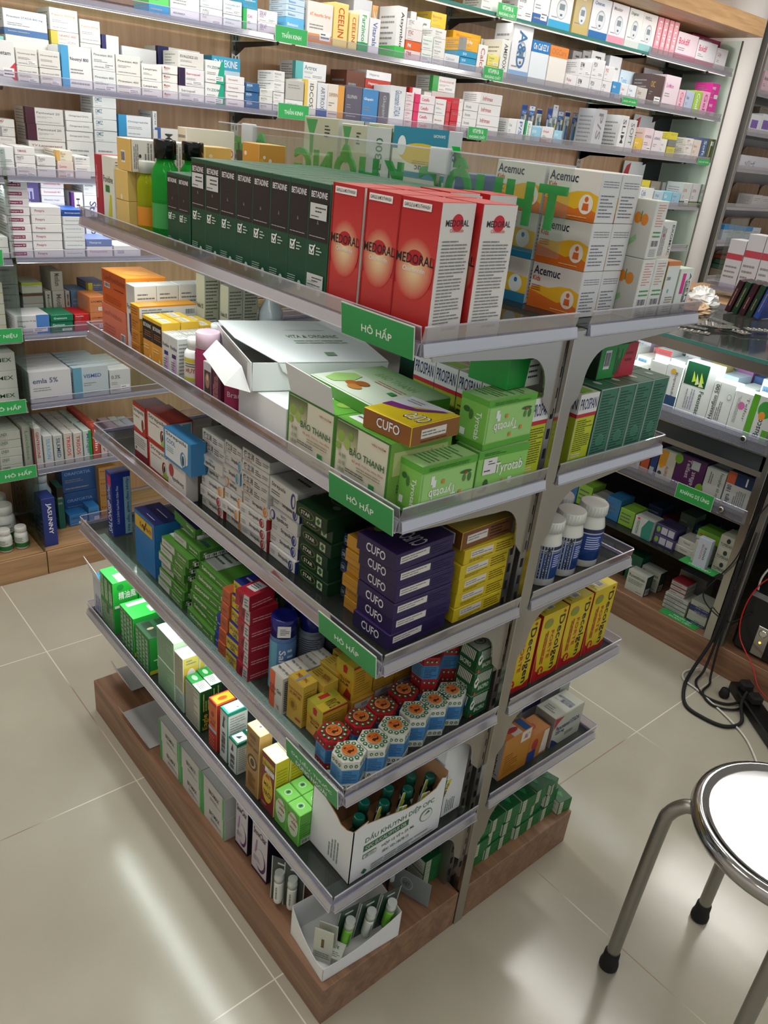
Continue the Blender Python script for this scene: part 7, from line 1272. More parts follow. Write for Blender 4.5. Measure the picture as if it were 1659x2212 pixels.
# ---- plinth top, aisle side
def tray_sheet(x, y, pts, fl, label):
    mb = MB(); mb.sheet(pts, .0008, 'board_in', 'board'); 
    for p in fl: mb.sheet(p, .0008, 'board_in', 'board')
    one(mb, 'torn_carton_piece', label, 'carton piece', 'torn carton pieces', loc=(x, y, ZB+.001))
tray_sheet(-.038, .700, [(0, 0, .0), (.105, 0, .0), (.105, .15, .0), (.0, .15, 0)], [[(0, 0, 0), (0, .15, 0), (-.012, .145, .030), (-.014, -.005, .034)], [(.105, .0, 0), (.105, .15, 0), (.11, .15, .05), (.11, .0, .05)]], 'grey opened carton tray lying on the plinth')
tray_sheet(.0, .880, [(0, 0, .03), (.12, 0, .03), (.12, .10, .03), (.0, .10, .03)], [[(0, 0, .03), (0, .10, .03), (-.010, .10, .065), (-.012, -.0, .06)], [(.1, .02, 0), (.1, .08, 0), (.1, .08, .03), (.1, .02, .03)]], 'second opened carton piece near the far end of the plinth')
for i in range(3):
    for q in range(2): put('biomax', -.030+(0 if q else .002), .372+i*.098, ZB+q*.0585, 'white carton with green end on the plinth, %s from near, %s' % (AB(i+1), ['lower', 'upper'][q]), group='white cartons with green ends', rz=jit(.6), dims=(.05, .0965, .058))
put('snowclear', -.010, .314, ZB, 'dark-sided carton with white face and purple loop, farther one', dims=(.075, .046, .132)); put('snowclear', -.014, .236, ZB, 'dark-sided carton with white face and purple loop, nearer one', dims=(.085, .055, .137))
def inhaler_card(loc, rz, label, col, tubec, tilt=0, hang=False):
    t = empty('inhaler_pack', loc, label, 'inhaler pack', 'inhaler packs', rz); t.rotation_euler.x = tilt
    mb = MB(); mb.box((-.021, 0, 0), (.021, .001, .115), 'card', col, ch=.0004); f = Face(mb, (-.021, 0, 0), (1, 0, 0), (0, 0, 1), .042, .115); f.op(('r', 0, 0, .05, 1, 'b8beb8')); f.op(('r', .95, 0, 1, 1, 'b8beb8')); f.op(('r', .3, .86, .7, .9, 'c8ccc8')); mb.build('backing_card', t)
    mb = MB(); mb.lathe([(.0075, .012), (.009, .016), (.009, .070)], 'shiny', tubec, n=16, c=(0, -.009)); mb.lathe([(.0092, .022), (.0092, .064)], 'card', 'dfe4dc' if tubec != '7ac83a' else '7ac83a', n=16, c=(0, -.009), caps=False); mb.build('tube', t)
    mb = MB(); mb.lathe([(.0098, .070), (.0098, .080), (.0085, .088), (.009, .090)], 'shiny', 'ccd4cc', n=16, c=(0, -.009)); mb.build('cap', t)
    mb = MB(); f = Face(mb, (-.006, -.0185, .025), (1, 0, 0), (0, 0, 1), .012, .036); f.op(('t', 'AXE BRAND', .3, .05, .6, .95, '223', 270)); mb.build('label', t)
    return t
# white open tray
t = empty('display_tray', (-.040, .014, ZB+.0003), 'open white card tray with curved sides at the plinth corner', 'tray'); t.rotation_euler.z = math.radians(-4)
WT, DT = .168, .110
mb = MB(); mb.box((0, 0, 0), (WT, DT, .001), 'board')
def curved(a, b_, h0, h1, lo, nrm):
    a, b_ = Vector(a), Vector(b_); n_ = 14; P = [a, b_]
    for i in range(n_+1):
        s = 1-i/n_; hh = (h0*(1-s)+h1*s) - (lo*math.sin(math.pi*s)**.8 if lo else 0); p = a.lerp(b_, s); P.append(Vector((p.x, p.y, hh)))
    wall_poly(P, nrm, 'board', 'board', .001)
curved((0, 0, 0), (WT, 0, 0), .034, .066, .012, (0, -1, 0)); curved((0, DT, 0), (0, 0, 0), .075, .034, .020, (-1, 0, 0)); curved((WT, 0, 0), (WT, DT, 0), .066, .075, .0, (1, 0, 0)); curved((WT, DT, 0), (0, DT, 0), .075, .075, .0, (0, 1, 0))
mb.build('tray_wall', t)
for i, (x, tc) in enumerate(((.050, '7ac83a'), (.092, 'dfe4e0'), (.134, '7ac83a'))):
    inhaler_card((x-.020, .052-.008*i, ZB+.003), math.radians(-6), 'inhaler pack in the tray, %s from the left' % AB(i+1), '1c3a30', tc, tilt=math.radians(8))
for i, c_ in enumerate(('c8ccbc', 'b8bcae')):
    mb = MB(); mb.box((0, -.0015, 0), (.036, .0015, .082), 'card', c_, ch=.001); f = Face(mb, (0, -.0015, 0), (1, 0, 0), (0, 0, 1), .036, .082); f.op(('r', .4, .45, .55, .72, '6a5a2a')); f.op(('m', .1, .1, .9, .3, 3, '777')); o = mb.build('hang_tag_card', loc=(-.028+.014*i, .060+.006*i, ZB+.004)); o.rotation_euler.z = math.radians(-58); tag(o, ['pale hang card with a slot standing in the tray', 'second hang card leaning behind the slotted one'][i], 'card')
mb = MB(); mb.box((0, 0, 0), (.05, .03, .016), 'card', 'c8ccc0', ch=.001); f = Face(mb, (0, 0, .016), (1, 0, 0), (0, 1, 0), .05, .03); f.op(('t', 'ống hít', .1, .5, .8, .85, '3a3a28')); f.op(('m', .1, .1, .9, .4, 3, '666')); o = one(mb, 'medicine_carton', 'small pale carton lying inside the open tray', 'medicine carton', loc=(-.025, .060, ZB+.012)); o.rotation_euler = (.3, .1, -1)
for i, (x, y, rz, lb) in enumerate(((-.012, .190, -60, 'left of the tray under the shelf rail'), (.000, .165, -55, 'second, just left of the tray'), (.180, .100, 60, 'right of the tray facing the post'), (.160, .135, 55, 'behind the right-hand one'))): inhaler_card((x, y, ZB+.001), math.radians(rz), 'inhaler pack on a dark card, '+lb, '3a4440', 'dfe4e0')
mb = MB(); mb.box((0, 0, 0), (.0012, .085, .062), 'card', '7f8a88', ch=.0004); f = Face(mb, (.0, .085, 0), (0, -1, 0), (0, 0, 1), .085, .062); f.op(('o', .4, .5, .16, .26, 'b8bfbd')); f.op(('o', .4, .5, .14, .23, '7f8a88')); f.op(('t', 'HÍT', .32, .4, .48, .6, '444')); o = one(mb, 'hang_card', 'grey-green card with oval print standing by the right plinth edge', 'card', loc=(.212, .012, ZB+.0005)); o.rotation_euler.z = math.radians(18)
for i in range(2):
    for j in range(2): put('emerald', .232+.0*j, .052+i*.05, ZB+j*.036, 'dark green and white carton by the post on the plinth, %s, %s' % (['near', 'far'][i], ['lower', 'upper'][j]), group='green cartons by the post', dims=(.05, .045, .035))
# counter side pile of green cartons
for i in range(6):
    for q in range(3):
        if not (q == 2 and i > 4): put('emerald', .335+i*.046+R.uniform(-.002, .002)+.004*q, .022+R.uniform(0, .006), ZB+q*.0358, 'green and white carton in the plinth pile, %s along, %s layer' % (AB(i+1), ['bottom', 'middle', 'top'][q]), rz=jit(3), group='green carton pile on the plinth', dims=(.044, .05, .035) if (i+q) % 3 else (.044, .06, .035))
for i in range(5): put('emerald', .34+i*.055, .085, ZB, 'green carton in the back of the plinth pile, %s along' % AB(i+1), group='green cartons at the back of the pile', dims=(.05, .055, .095))
put('emerald', .612, .012, ZB+.0, 'loose glossy green carton at the plinth end', rz=-8, dims=(.04, .05, .036)); put('emerald', .575, .020, ZB+.0722, 'green carton perched at the right end of the pile', rz=12, dims=(.034, .045, .03))

# ---------------------------------------------------------------- glass counter on the right
CX0, CX1, CY0, CY1 = 1.600, 2.34, .175, 1.30
t = empty('display_counter', (CX0, .7, 0), 'glass and steel display counter with wooden plinth right of the stand', 'counter')
def cb(mb, name, par=None): mb.v = [(x-CX0, y-.7, z) for x, y, z in mb.v]; return mb.build(name, par or t)
mb = MB(); mb.box((CX0, -.60, .0), (CX1, CY1, .0955), 'plinth_wood', ch=.001); cb(mb, 'plinth')
mb = MB(); mb.box((CX0-.012, CY0-.03, .968), (CX1+.01, CY1, .978), 'shelf_glass'); mb.box((CX0-.0135, CY0-.03, .968), (CX0-.0119, CY1, .978), 'glass_edge'); cb(mb, 'glass_top')
mb = MB(); mb.box((CX0-.004, CY0, .935), (CX0+.02, CY1, .966), 'steel', ch=.001); cb(mb, 'top_rail')
for z, nm in ((.738, 'shelf'), (.512, 'shelf'), (.300, 'shelf')):
    mb = MB(); mb.box((CX0+.006, CY0+.02, z), (CX1-.01, CY1, z+.008), 'shelf_glass'); cb(mb, 'glass_shelf')
for z in (.722, .502):
    mb = MB(); mb.box((CX0-.003, CY0+.02, z), (CX0+.006, CY1, z+.045), 'channel', ch=.001); mb.box((CX0-.004, CY0+.02, z-.004), (CX0+.007, CY1, z), 'steel'); cb(mb, 'front_rail')
mb = MB(); mb.box((CX0-.004, CY0+.02, .655), (CX0+.006, CY1, .672), 'steel_dull'); mb.box((CX0-.002, CY0+.02, .672), (CX0+.001, CY1, .722), 'mirror'); cb(mb, 'middle_rail')
for z in (.748, .522):
    mb = MB(); mb.v = []; mb.lathe([(.0095, 0), (.0095, .006), (.007, .008)], 'chrome', n=20); mb.v = [(CX0-.003-pz, .272+px, z+py) for px, py, pz in mb.v]; mb.f = [f[::-1] for f in mb.f]; mb.box((CX0-.0115, .271, z-.004), (CX0-.0108, .273, z+.004), 'slot'); cb(mb, 'lock')
mb = MB(); mb.box((CX0-.002, CY0+.004, .0956), (CX0+.022, CY0+.030, .966), 'steel', ch=.001); cb(mb, 'front_post')
mb = MB(); mb.box((CX0-.002, CY0-.012, .0956), (CX0+.010, CY0+.002, .90), 'black', ch=.001); cb(mb, 'front_post')
mb = MB(); mb.box((CX0-.002, CY0-.034, .0956), (CX0+.022, CY0-.014, .966), 'steel_dull', ch=.001); cb(mb, 'front_post')
mb = MB(); mb.box((CX0+.02, CY0+.010, .0956), (CX1, CY0+.016, .966), 'clear_glass'); cb(mb, 'end_glass')
mb = MB(); mb.box((CX1-.006, CY0, .0956), (CX1, CY1, .70), 'dark'); cb(mb, 'back_panel')
mb = MB(); mb.box((CX0+.024, CY0+.05, .958), (CX0+.046, CY1-.02, .967), 'led'); cb(mb, 'led_strip')
def counter_card(lines, y0, y1, x, z, hh, label, flat=False):
    mb = MB(); d = y1-y0
    if flat:
        mb.box((0, 0, 0), (hh, d, .0006), 'card', '3fa85a'); f = Face(mb, (0, d, .0006), (0, -1, 0), (1, 0, 0), d, hh)
    else:
        mb.box((-.0006, 0, 0), (.0006, d, hh), 'card', 'cfd8cc'); f = Face(mb, (-.0006, d, 0), (0, -1, 0), (0, 0, 1), d, hh)
    f.op(('r', .01, .02, .99, .98, '2c9a48')); n = len(lines)
    for i, (s, a, b_) in enumerate(lines): f.op(('t', s, a, (.55-.4*i if n > 1 else .34), b_, (.85-.4*i if n > 1 else .72), 'dff0df'))
    tag(mb.build('category_card', loc=(x, y0, z)), label, 'sign', 'green category cards on the counter')
counter_card([('KHÁNG DỊ ỨNG', .12, .9)], .300, .425, CX0-.0055, .500, .050, 'green KHÁNG DỊ ỨNG card on the counter front')
counter_card([('THUỐC TỪ', .3, .8), ('DƯỢC LIỆU', .25, .85)], .240, .372, CX0+.006, .0962, .040, 'green two-line card lying on the counter plinth', True)
counter_card([('THUỐC TỪ', .3, .8), ('DƯỢC LIỆU', .25, .85)], .230, .350, CX0-.012, .309, .050, 'green card lying at the edge of the lower counter shelf', True)
# counter stock; fronts face the aisle (-x)
def cc(y1, y0, x, z, h, dp, cols, ops, label, rz=0, group=None):
    key = ('cc', label); me = carton_mesh('carton', dp, y1-y0-.001, h, cols, ops)
    return place(me, 'pharmacy_carton', (x+dp/2, (y0+y1)/2, z), math.radians(rz), label, 'medicine carton', group)
zt = .7465
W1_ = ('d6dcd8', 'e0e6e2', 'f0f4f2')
def lean(o, deg): o.rotation_euler.y = math.radians(deg); return o
cc(.640, .585, 1.64, zt, .13, .05, W1_, [('L', 't', 'Bilastine', .62, .1, .8, .6, '555', 90), ('L', 'r', 0, 0, 1, .24, '2a4a74')], 'white carton with navy foot, farthest in the lit counter shelf')
cc(.585, .530, 1.64, zt, .135, .04, W1_, [('L', 't', 'Rupatadin', .55, .25, .75, .85, '666', 270), ('L', 'r', .3, 0, 1, .3, '2a4a70'), ('L', 'o', .45, .86, .16, .06, 'e0b03a')], 'white carton with yellow dot and navy corner, lit counter shelf')
cc(.528, .425, 1.645, zt, .160, .05, W1_, [('L', 'r', .05, .56, .75, 1, '165032'), ('L', 'p', [(.3, .62), (.42, .66), (.3, .84)], 'b4d43a'), ('L', 'p', [(.42, .58), (.54, .62), (.42, .80)], 'd4dc9a'), ('L', 'p', [(.54, .62), (.68, .66), (.54, .84)], 'b4d43a'), ('L', 'p', [(.54, .57), (.7, .58), (.56, .70)], 'd4dc9a'), ('L', 't', 'Fexostad', .62, .04, .76, .50, '2a4a3a', 270), ('L', 'M', .2, .1, .5, .5, 4, '99a')], 'white carton with dark green diamond pattern in the lit shelf')
cc(.423, .355, 1.642, zt, .128, .05, W1_, [('L', 't', 'Hasanflon 500', .08, .08, .26, .92, '222', 90), ('L', 'r', .28, .05, .30, .95, '444'), ('L', 'M', .35, .1, .6, .6, 3, '777'), ('L', 'o', .8, .7, .1, .07, '888'), ('L', 'o', .8, .7, .085, .058, 'd6dcd8')], 'white carton with black vertical lettering in the lit shelf')
cc(.353, .300, 1.640, zt, .118, .05, W1_, [('L', 'o', .5, .66, .2, .1, 'c86aa4'), ('L', 't', 'Telfor', .72, .3, .88, .9, '777', 270), ('L', 'M', .2, .2, .4, .9, 3, '999')], 'white carton with pink dot in the lit shelf')
cc(.298, .228, 1.636, zt, .125, .05, W1_, [('L', 'r', 0, 0, .28, 1, '5ca82c'), ('L', 't', 'Buscopan', .4, .04, .72, .78, '2a3a3a', 90), ('L', 'o', .62, .70, .3, .2, '3f9a44'), ('L', 'o', .55, .55, .14, .1, 'e89a3a'), ('L', 'r', .74, .0, 1, .25, '5ca82c')], 'white carton with lime green stripe at the counter end')
pal = ['f0f4f4', 'e8eef0', 'f2f2f0', '4a6aa0', 'eef4f0', 'c8dcee', 'b07ab0', 'f4f0e8', 'c88a88', 'e8f0ea', 'e4e0f0', 'ecdc8a', 'f0f2f2', 'eaeeee']
kk = 0
for i in range(11):
    for j in range(4):
        for q in range(1 if j == 0 else 2):
            kk += 1; c_ = R.choice(pal); y0 = .235+i*.062; x = 1.715+j*.085
            me = wall_mesh(.055, .078, .036+.02*((i+j) % 3), c_+'/'+R.choice(['Telfast', 'Allerz', 'Cetiri', ''])+'/667/'+R.choice(['', 'Tc55', 'B4a8', 'L35a', 'M7ac']), kk)
            o = place(me, 'pharmacy_carton', (x+.04, y0+.03, zt+q*.058), -math.pi/2+R.uniform(-.1, .1), '%s carton in the lit counter shelf, %s along, %s row back%s' % (cname(c_), ORD[i+1], ORD[j+1], ', upper' if q else ''), 'medicine carton', 'cartons in the lit counter shelf')
# second counter shelf
z2_ = .5205; W2_ = ('a8aca6', 'b0b4ae', '888c88')
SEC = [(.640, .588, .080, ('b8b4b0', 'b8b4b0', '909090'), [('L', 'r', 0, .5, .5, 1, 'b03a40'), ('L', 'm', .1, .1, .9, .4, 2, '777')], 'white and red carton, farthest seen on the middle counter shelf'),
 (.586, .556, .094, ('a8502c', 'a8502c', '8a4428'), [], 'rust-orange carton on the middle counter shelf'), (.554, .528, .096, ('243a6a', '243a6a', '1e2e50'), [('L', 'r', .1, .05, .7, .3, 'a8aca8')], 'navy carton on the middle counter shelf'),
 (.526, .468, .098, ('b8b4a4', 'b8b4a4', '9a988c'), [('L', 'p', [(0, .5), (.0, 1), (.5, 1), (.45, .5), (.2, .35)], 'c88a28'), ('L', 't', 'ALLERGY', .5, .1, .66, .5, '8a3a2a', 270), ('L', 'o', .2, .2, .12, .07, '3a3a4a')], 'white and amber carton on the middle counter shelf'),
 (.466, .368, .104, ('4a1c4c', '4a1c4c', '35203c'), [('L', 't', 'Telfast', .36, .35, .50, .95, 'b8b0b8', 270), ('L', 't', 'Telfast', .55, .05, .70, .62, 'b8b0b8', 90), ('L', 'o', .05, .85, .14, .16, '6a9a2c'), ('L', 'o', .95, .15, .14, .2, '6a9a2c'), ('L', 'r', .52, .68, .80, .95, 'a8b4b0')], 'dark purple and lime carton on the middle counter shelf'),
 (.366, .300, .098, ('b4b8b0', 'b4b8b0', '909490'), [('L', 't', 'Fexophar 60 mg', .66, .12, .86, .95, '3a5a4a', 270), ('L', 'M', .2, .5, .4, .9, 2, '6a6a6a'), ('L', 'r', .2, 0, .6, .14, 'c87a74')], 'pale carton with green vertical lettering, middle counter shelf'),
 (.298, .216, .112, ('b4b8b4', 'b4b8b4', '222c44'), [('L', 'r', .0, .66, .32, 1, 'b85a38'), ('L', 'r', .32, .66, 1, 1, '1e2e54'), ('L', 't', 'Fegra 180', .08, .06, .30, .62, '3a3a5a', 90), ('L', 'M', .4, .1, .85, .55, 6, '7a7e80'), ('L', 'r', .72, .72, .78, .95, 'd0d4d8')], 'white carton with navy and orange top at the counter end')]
for y1, y0, h, cols, ops, lb in SEC:
    for j in range(4): cc(y1, y0, 1.632+j*.040, z2_, h-.001*j, .038, cols, ops if j == 0 else [], lb+('' if j == 0 else ', %s one back' % ORD[j]), rz=0, group=None if j == 0 else 'cartons behind on the middle counter shelf')
for i in range(6): cc(.64+.05*i+.05, .64+.05*i, 1.635, z2_, .08+.01*(i % 3), .06, (pal[i], pal[i], pal[i]), [('L', 'm', .1, .2, .8, .8, 4, '777')], 'carton %s beyond the rust-orange one, middle counter shelf' % ORD[i+1])
# third counter shelf
z3_ = .3085
T3 = [(.545, .475, 1.585+.03, .07, .06, ('b4bab4', 'b4bab4', '9a9e9a'), [('L', 'p', [(.5, 0), (.45, .5), (.7, 1), (1, 1), (1, 0)], '2a7a6a'), ('L', 't', 'ARGONTEX', .16, .1, .3, .8, '2a6a5a', 90), ('L', 'o', .2, .9, .08, .06, 'c83a6a')], 'white carton with teal curve on the third counter shelf'),
 (.470, .395, 1.625, .034, .07, ('3a3468', '3a3468', '34304c'), [('L', 'r', .3, .15, .6, .85, 'a8a8b0'), ('L', 'r', .65, .15, .95, .85, 'a8a8b0'), ('L', 'o', .15, .5, .1, .3, '6a9a3a')], 'purple carton with silver figures, lower of two'),
 (.400, .335, 1.64, .024, .07, ('b8b8b0',)*3, [('L', 't', 'Telonol', .3, .4, .7, .7, '555')], 'small white carton, lower, middle of the third counter shelf'),
 (.330, .275, 1.625, .018, .07, ('b8b8b0',)*3, [('L', 'b', .2, .1, .8, .9)], 'white barcode carton, lowest of its stack'),
 (.312, .268, 1.602, .10, .020, ('b0b8c4',)*3, [('L', 't', '3000', .6, .3, .76, .75, '2a5a44', 270), ('L', 't', 'BIOSON', .36, .3, .52, .8, '9a6a7a', 270)], 'standing grey carton with large numerals, third counter shelf')]
for y1, y0, x, h, dp, cols, ops, lb in T3: cc(y1, y0, x, z3_, h, dp, cols, ops, lb)
cc(.472, .400, 1.628, z3_+.0345, .034, .07, ('3a3468', '3a3468', '34304c'), [('L', 'r', .3, .15, .6, .85, 'a8a8b0'), ('L', 'r', .65, .15, .95, .85, 'a8a8b0'), ('L', 'o', .15, .5, .1, .3, '6a9a3a')], 'purple carton with silver figures, upper of two')
cc(.395, .335, 1.645, z3_+.0245, .024, .07, ('b8b8b0',)*3, [('L', 't', 'Telonol', .3, .4, .7, .7, '555')], 'small white carton, upper, middle of the third counter shelf')
for i in range(3): cc(.330, .275, 1.625, z3_+(i+1)*.0185, .018, .07, ('b8b8b0',)*3, [('L', 'b', .2, .1, .8, .9)], 'white barcode carton, %s up in its stack' % ORD[i+2])
cc(.340, .262, 1.64, z3_+.0745, .032, .07, ('6a9a2c', '7aa838', '5a8a2c'), [('L', 'm', .1, .4, .8, .7, 1, 'a83a2a'), ('L', 'r', .0, .0, .45, .3, 'b8bcb8')], 'lime green carton on the barcode stack')
cc(.262, .222, 1.72, z3_+.0, .112, .05, ('7aa838', '8ab048', '5a8a2c'), [('L', 't', 'ALPHA', .2, .3, .4, .8, 'a83a2a', 90)], 'upright lime green carton behind the grey one')
for i in range(3): cc(.262, .215, 1.632, z3_+i*.0415, .041, .07, ('b4b4a4',)*3, [('L', 't', 'TOPBRAIN', .1, .15, .98, .4, '2a3a34'), ('L', 'o', .6, .66, .14, .2, '26302c')], 'cream carton with a head symbol at the counter end, %s up' % ORD[i+1], group='cream head-symbol cartons')
for i in range(7): cc(.56+.06*i+.058, .56+.06*i, 1.64, z3_, .06+.02*(i % 2), .08, (('7aa838', '2a6a9a', '8a8a84')[i % 3],)*3, [('L', 'm', .1, .2, .8, .8, 3, '555')], 'carton %s beyond the teal-curved one, third counter shelf' % ORD[i+1])
for i in range(5): cc(.28+.06*i+.055, .28+.06*i, 1.74, z3_, .05+.02*(i % 3), .07, (('5a2a2a', '2a3a5a', '5a6a5a')[i % 3],)*3, [('L', 'm', .1, .2, .8, .8, 3, '888')], 'dark carton deep on the third counter shelf, %s along' % ORD[i+1])
# on the plinth of the counter
for i, (y0, x) in enumerate(((.452, 1.632), (.442, 1.70))): cc(y0+.075, y0, x, .0962, .078, .042, ('b0b4a8', '1c3a30', 'b8bcb4'), [('L', 't', 'Rowatinex', .08, .70, .92, .86, '26302c'), ('L', 'm', .1, .4, .9, .62, 3, '5a605a'), ('L', 'm', .6, .08, .9, .14, 1, '555'), ('R', 'm', .2, .5, .8, .9, 4, '4a6a5a'), ('R', 'b', .2, .05, .8, .35)], 'pale carton with dark green side on the counter plinth, %s' % ['front', 'behind'][i])
for i in range(4): cc(.385, .300, 1.645, .0962+i*.0148, .0145, .07, ('a8aaa0', 'a8aaa0', 'b0b2a8'), [('L', 'm', .1, .2, .8, .8, 2, '666'), ('L', 'r', 0, 0, 1, .16, '2a3a5a')], 'flat pale carton on the counter plinth, %s up' % ORD[i+1], group='flat pale cartons on the plinth')
for i in range(3): cc(.378, .320, 1.650, .0962+.0595+i*.0165, .016, .06, ('a8aaa4', 'a4a8a0', '8a2a34'), [('L', 'r', 0, .8, 1, 1, '8a2a34'), ('L', 'm', .1, .2, .7, .6, 1, '666')], 'small red-topped carton, %s in the leaning stack' % ORD[i+1], group='red-topped cartons')
for i in range(3): cc(.292, .225, 1.640, .0962+i*.0275, .027, .07, ('a4a89a',)*3, [('L', 'r', 0, .6 if i % 2 else 0, 1, 1 if i % 2 else .35, '24305a'), ('L', 't', 'NHẤT NHẤT', .3, .1 if i % 2 == 0 else .65, .95, .3 if i % 2 == 0 else .9, 'a8b0c0'), ('L', 'm', .4, .4, .9, .6, 1, '555')], 'cream and navy carton at the plinth end, %s up' % ORD[i+1], group='cream and navy cartons')
for i in range(3): cc(.52+.06*i+.055, .52+.06*i, 1.70, .0962, .10, .06, (('1c5a40', '3a2a1c', '1c4a3a')[i],)*3, [('L', 't', 'Livertex 70', .1, .5, .9, .62, 'a8b8b0')], 'dark green or brown carton behind on the counter plinth, %s along' % ORD[i+1])
cc(.40, .30, 1.74, .0962, .11, .06, ('7a7a78', '8a8a88', '8a8a88'), [('L', 'm', .1, .2, .7, .8, 4, '555')], 'grey carton standing behind the flat stack on the plinth')
# things on the counter top
ztp = .9785
t = empty('cardboard_box', (2.20, 1.02, ztp), 'open brown cardboard box on the glass counter', 'cardboard box', None, .4)
mb = MB(); mb.box((-.10, -.08, 0), (.10, .08, .003), 'kraft'); mb.box((-.10, -.08, 0), (.10, -.077, .085), 'kraft'); mb.box((-.10, .077, 0), (.10, .08, .085), 'kraft'); mb.box((-.10, -.08, 0), (-.097, .08, .085), 'kraft'); mb.box((.097, -.08, 0), (.10, .08, .085), 'kraft'); mb.build('body', t)
mb = MB(); mb.sheet([(-.10, -.08, .085), (.10, -.08, .085), (.10, -.13, .05), (-.10, -.14, .05)], .002, 'kraft'); mb.build('flap', t); mb = MB(); mb.sheet([(.10, .08, .085), (-.10, .08, .085), (-.10, .12, .15), (.10, .11, .16)], .002, 'kraft'); mb.build('flap', t)
def lump(name, loc, sx, sy_, sz, mat, label, cat, seed):
    r_ = random.Random(seed); mb = MB(); nu, nv = 22, 12; vs = []
    for j in range(nv+1):
        for i in range(nu):
            a, b_ = 2*math.pi*i/nu, math.pi/2*j/nv; k = 1+r_.uniform(-.16, .16)
            vs.append((sx*math.cos(a)*math.cos(b_)*k, sy_*math.sin(a)*math.cos(b_)*k, sz*math.sin(b_)*(1+r_.uniform(-.25, .2)) if j else 0))
    mb.raw(vs, [(j*nu+i, j*nu+(i+1) % nu, (j+1)*nu+(i+1) % nu, (j+1)*nu+i) for j in range(nv) for i in range(nu)], mat)
    return one(mb, name, label, cat, loc=loc)
M['bag'] = pbr('white_film', 'dcdcd8', .3); M['paper'] = pbr('brown_paper', 'b89a78', .8)
lump('plastic_bag', (2.22, .84, ztp), .08, .06, .06, 'bag', 'crumpled white plastic bag on the counter', 'plastic bag', 3)
lump('paper_parcel', (2.05, .78, ztp), .09, .06, .035, 'paper', 'crumpled brown paper parcel with tape beside the bag', 'parcel', 4)
for i, (c_, lb) in enumerate((('3a1424', 'maroon, leftmost'), ('143a24', 'dark green, second'), ('3a1424', 'maroon, third'), ('1a3a28', 'dark green, fourth'), ('2a4a9a', 'blue, nearest the picture edge'))):
    mb = MB(); mb.box((0, 0, 0), (.09, .020, .115), 'card', c_, ch=.001); f = Face(mb, (0, .020, 0), (0, -1, 0), (0, 0, 1), .020, .115); f.op(('M', .3, .2, .6, .8, 1, 'a88a6a')); o = one(mb, 'notebook', 'notebook leaning on the counter, '+lb, 'notebook', 'notebooks on the counter', loc=(2.18, .700-i*.027, ztp+.002)); o.rotation_euler.x = math.radians(12)
for i in range(9):
    mb = MB(); w_ = R.uniform(.03, .05); l_ = R.uniform(.07, .11); mb.box((0, 0, 0), (w_, l_, .0012), 'steel_dull')
    for a in range(2):
        for b_ in range(5): mb.lathe([(.0055, .0012), (.005, .004), (.001, .0045)], 'acrylic' if i % 2 else 'steel_dull', n=10, c=(w_*(.3+.4*a), l_*(.12+.19*b_)))
    o = one(mb, 'blister_strip', 'silver tablet blister strip on the glass counter, %s in the heap' % ORD[i+1], 'blister strip', 'blister strips on the counter', loc=(1.72+.030*i+R.uniform(-.01, .01), .52+.045*(i % 4)-.012*i, ztp+.001+.005*(i % 3))); o.rotation_euler = (R.uniform(-.03, .03), R.uniform(-.03, .03), R.uniform(-1.2, 1.2))
t = empty('side_cabinet', (2.65, .75, 0), 'plain dark cabinet behind the glass counter', 'cabinet')
mb = MB(); mb.box((-.20, -.50, 0), (.25, .45, .94), 'plinth_wood', ch=.002); mb.build('body', t)
mb = MB(); mb.box((-.21, -.51, .9401), (.26, .46, .9625), 'bench_wood', ch=.002); mb.build('top', t)
t = empty('sales_rack', (2.6, .80, .963), 'clear acrylic rack behind the counter holding grey and red cartons', 'rack')
mb = MB(); mb.box((0, -.30, .030), (.16, .21, .035), 'acrylic'); mb.build('shelf_plate', t)
rail(t, (0, .21, 0), (0, -.30, 0), (-1, 0, 0), .022)
for y in (-.29, .20):
    mb = MB(); mb.box((.01, y-.003, 0), (.15, y+.003, .30), 'acrylic'); mb.build('side_panel', t)
for i in range(4): cc(.985-.072*i, .915-.072*i, 2.615, .9985, .19+.03*(i > 0), .09, ('c4c4ca', 'c8c8cc', 'd0d0d4'), [('L', 'r', 0, .60, 1, .72, 'b04450'), ('L', 'm', .1, .2, .8, .5, 3, '888'), ('R', 'r', 0, .2, 1, .3, 'b04450')], 'grey and red carton in the acrylic rack, %s from the left' % ORD[i+1], group='cartons in the acrylic rack')

# ---------------------------------------------------------------- dark desk bay, power unit, cables
t = empty('desk', (1.85, -.22, 0), 'dark desk bay right of the glass counter', 'desk')
mb = MB(); mb.box((1.72-1.85, -.56+.22, .0958), (2.25-1.85, .135+.22, .10), 'dark'); mb.build('bottom_board', t)
mb = MB(); mb.box((2.22-1.85, -.60+.22, .0958), (2.25-1.85, .135+.22, .74), 'dark'); mb.build('back_panel', t)
mb = MB(); mb.box((1.62-1.85, -.60+.22, .74), (2.25-1.85, .135+.22, .765), 'dark', ch=.002); mb.build('desk_top', t)
t = empty('power_unit', (1.74, .0, .1005), 'black backup power unit with silver front strip', 'power unit')
mb = MB(); mb.box((-.115, -.16, 0), (.18, .130, .205), 'black', ch=.012); mb.build('casing', t)
mb = MB(); mb.box((-.1185, .028, .012), (-.1145, .066, .112), 'steel', ch=.0015); mb.build('front_strip', t)
mb = MB(); mb.lathe([(.012, 0), (.012, .003), (.009, .004)], 'chrome', n=20); mb.v = [(-.1185-pz, .047+px, .092+py) for px, py, pz in mb.v]; mb.f = [f[::-1] for f in mb.f]; mb.build('power_button', t)
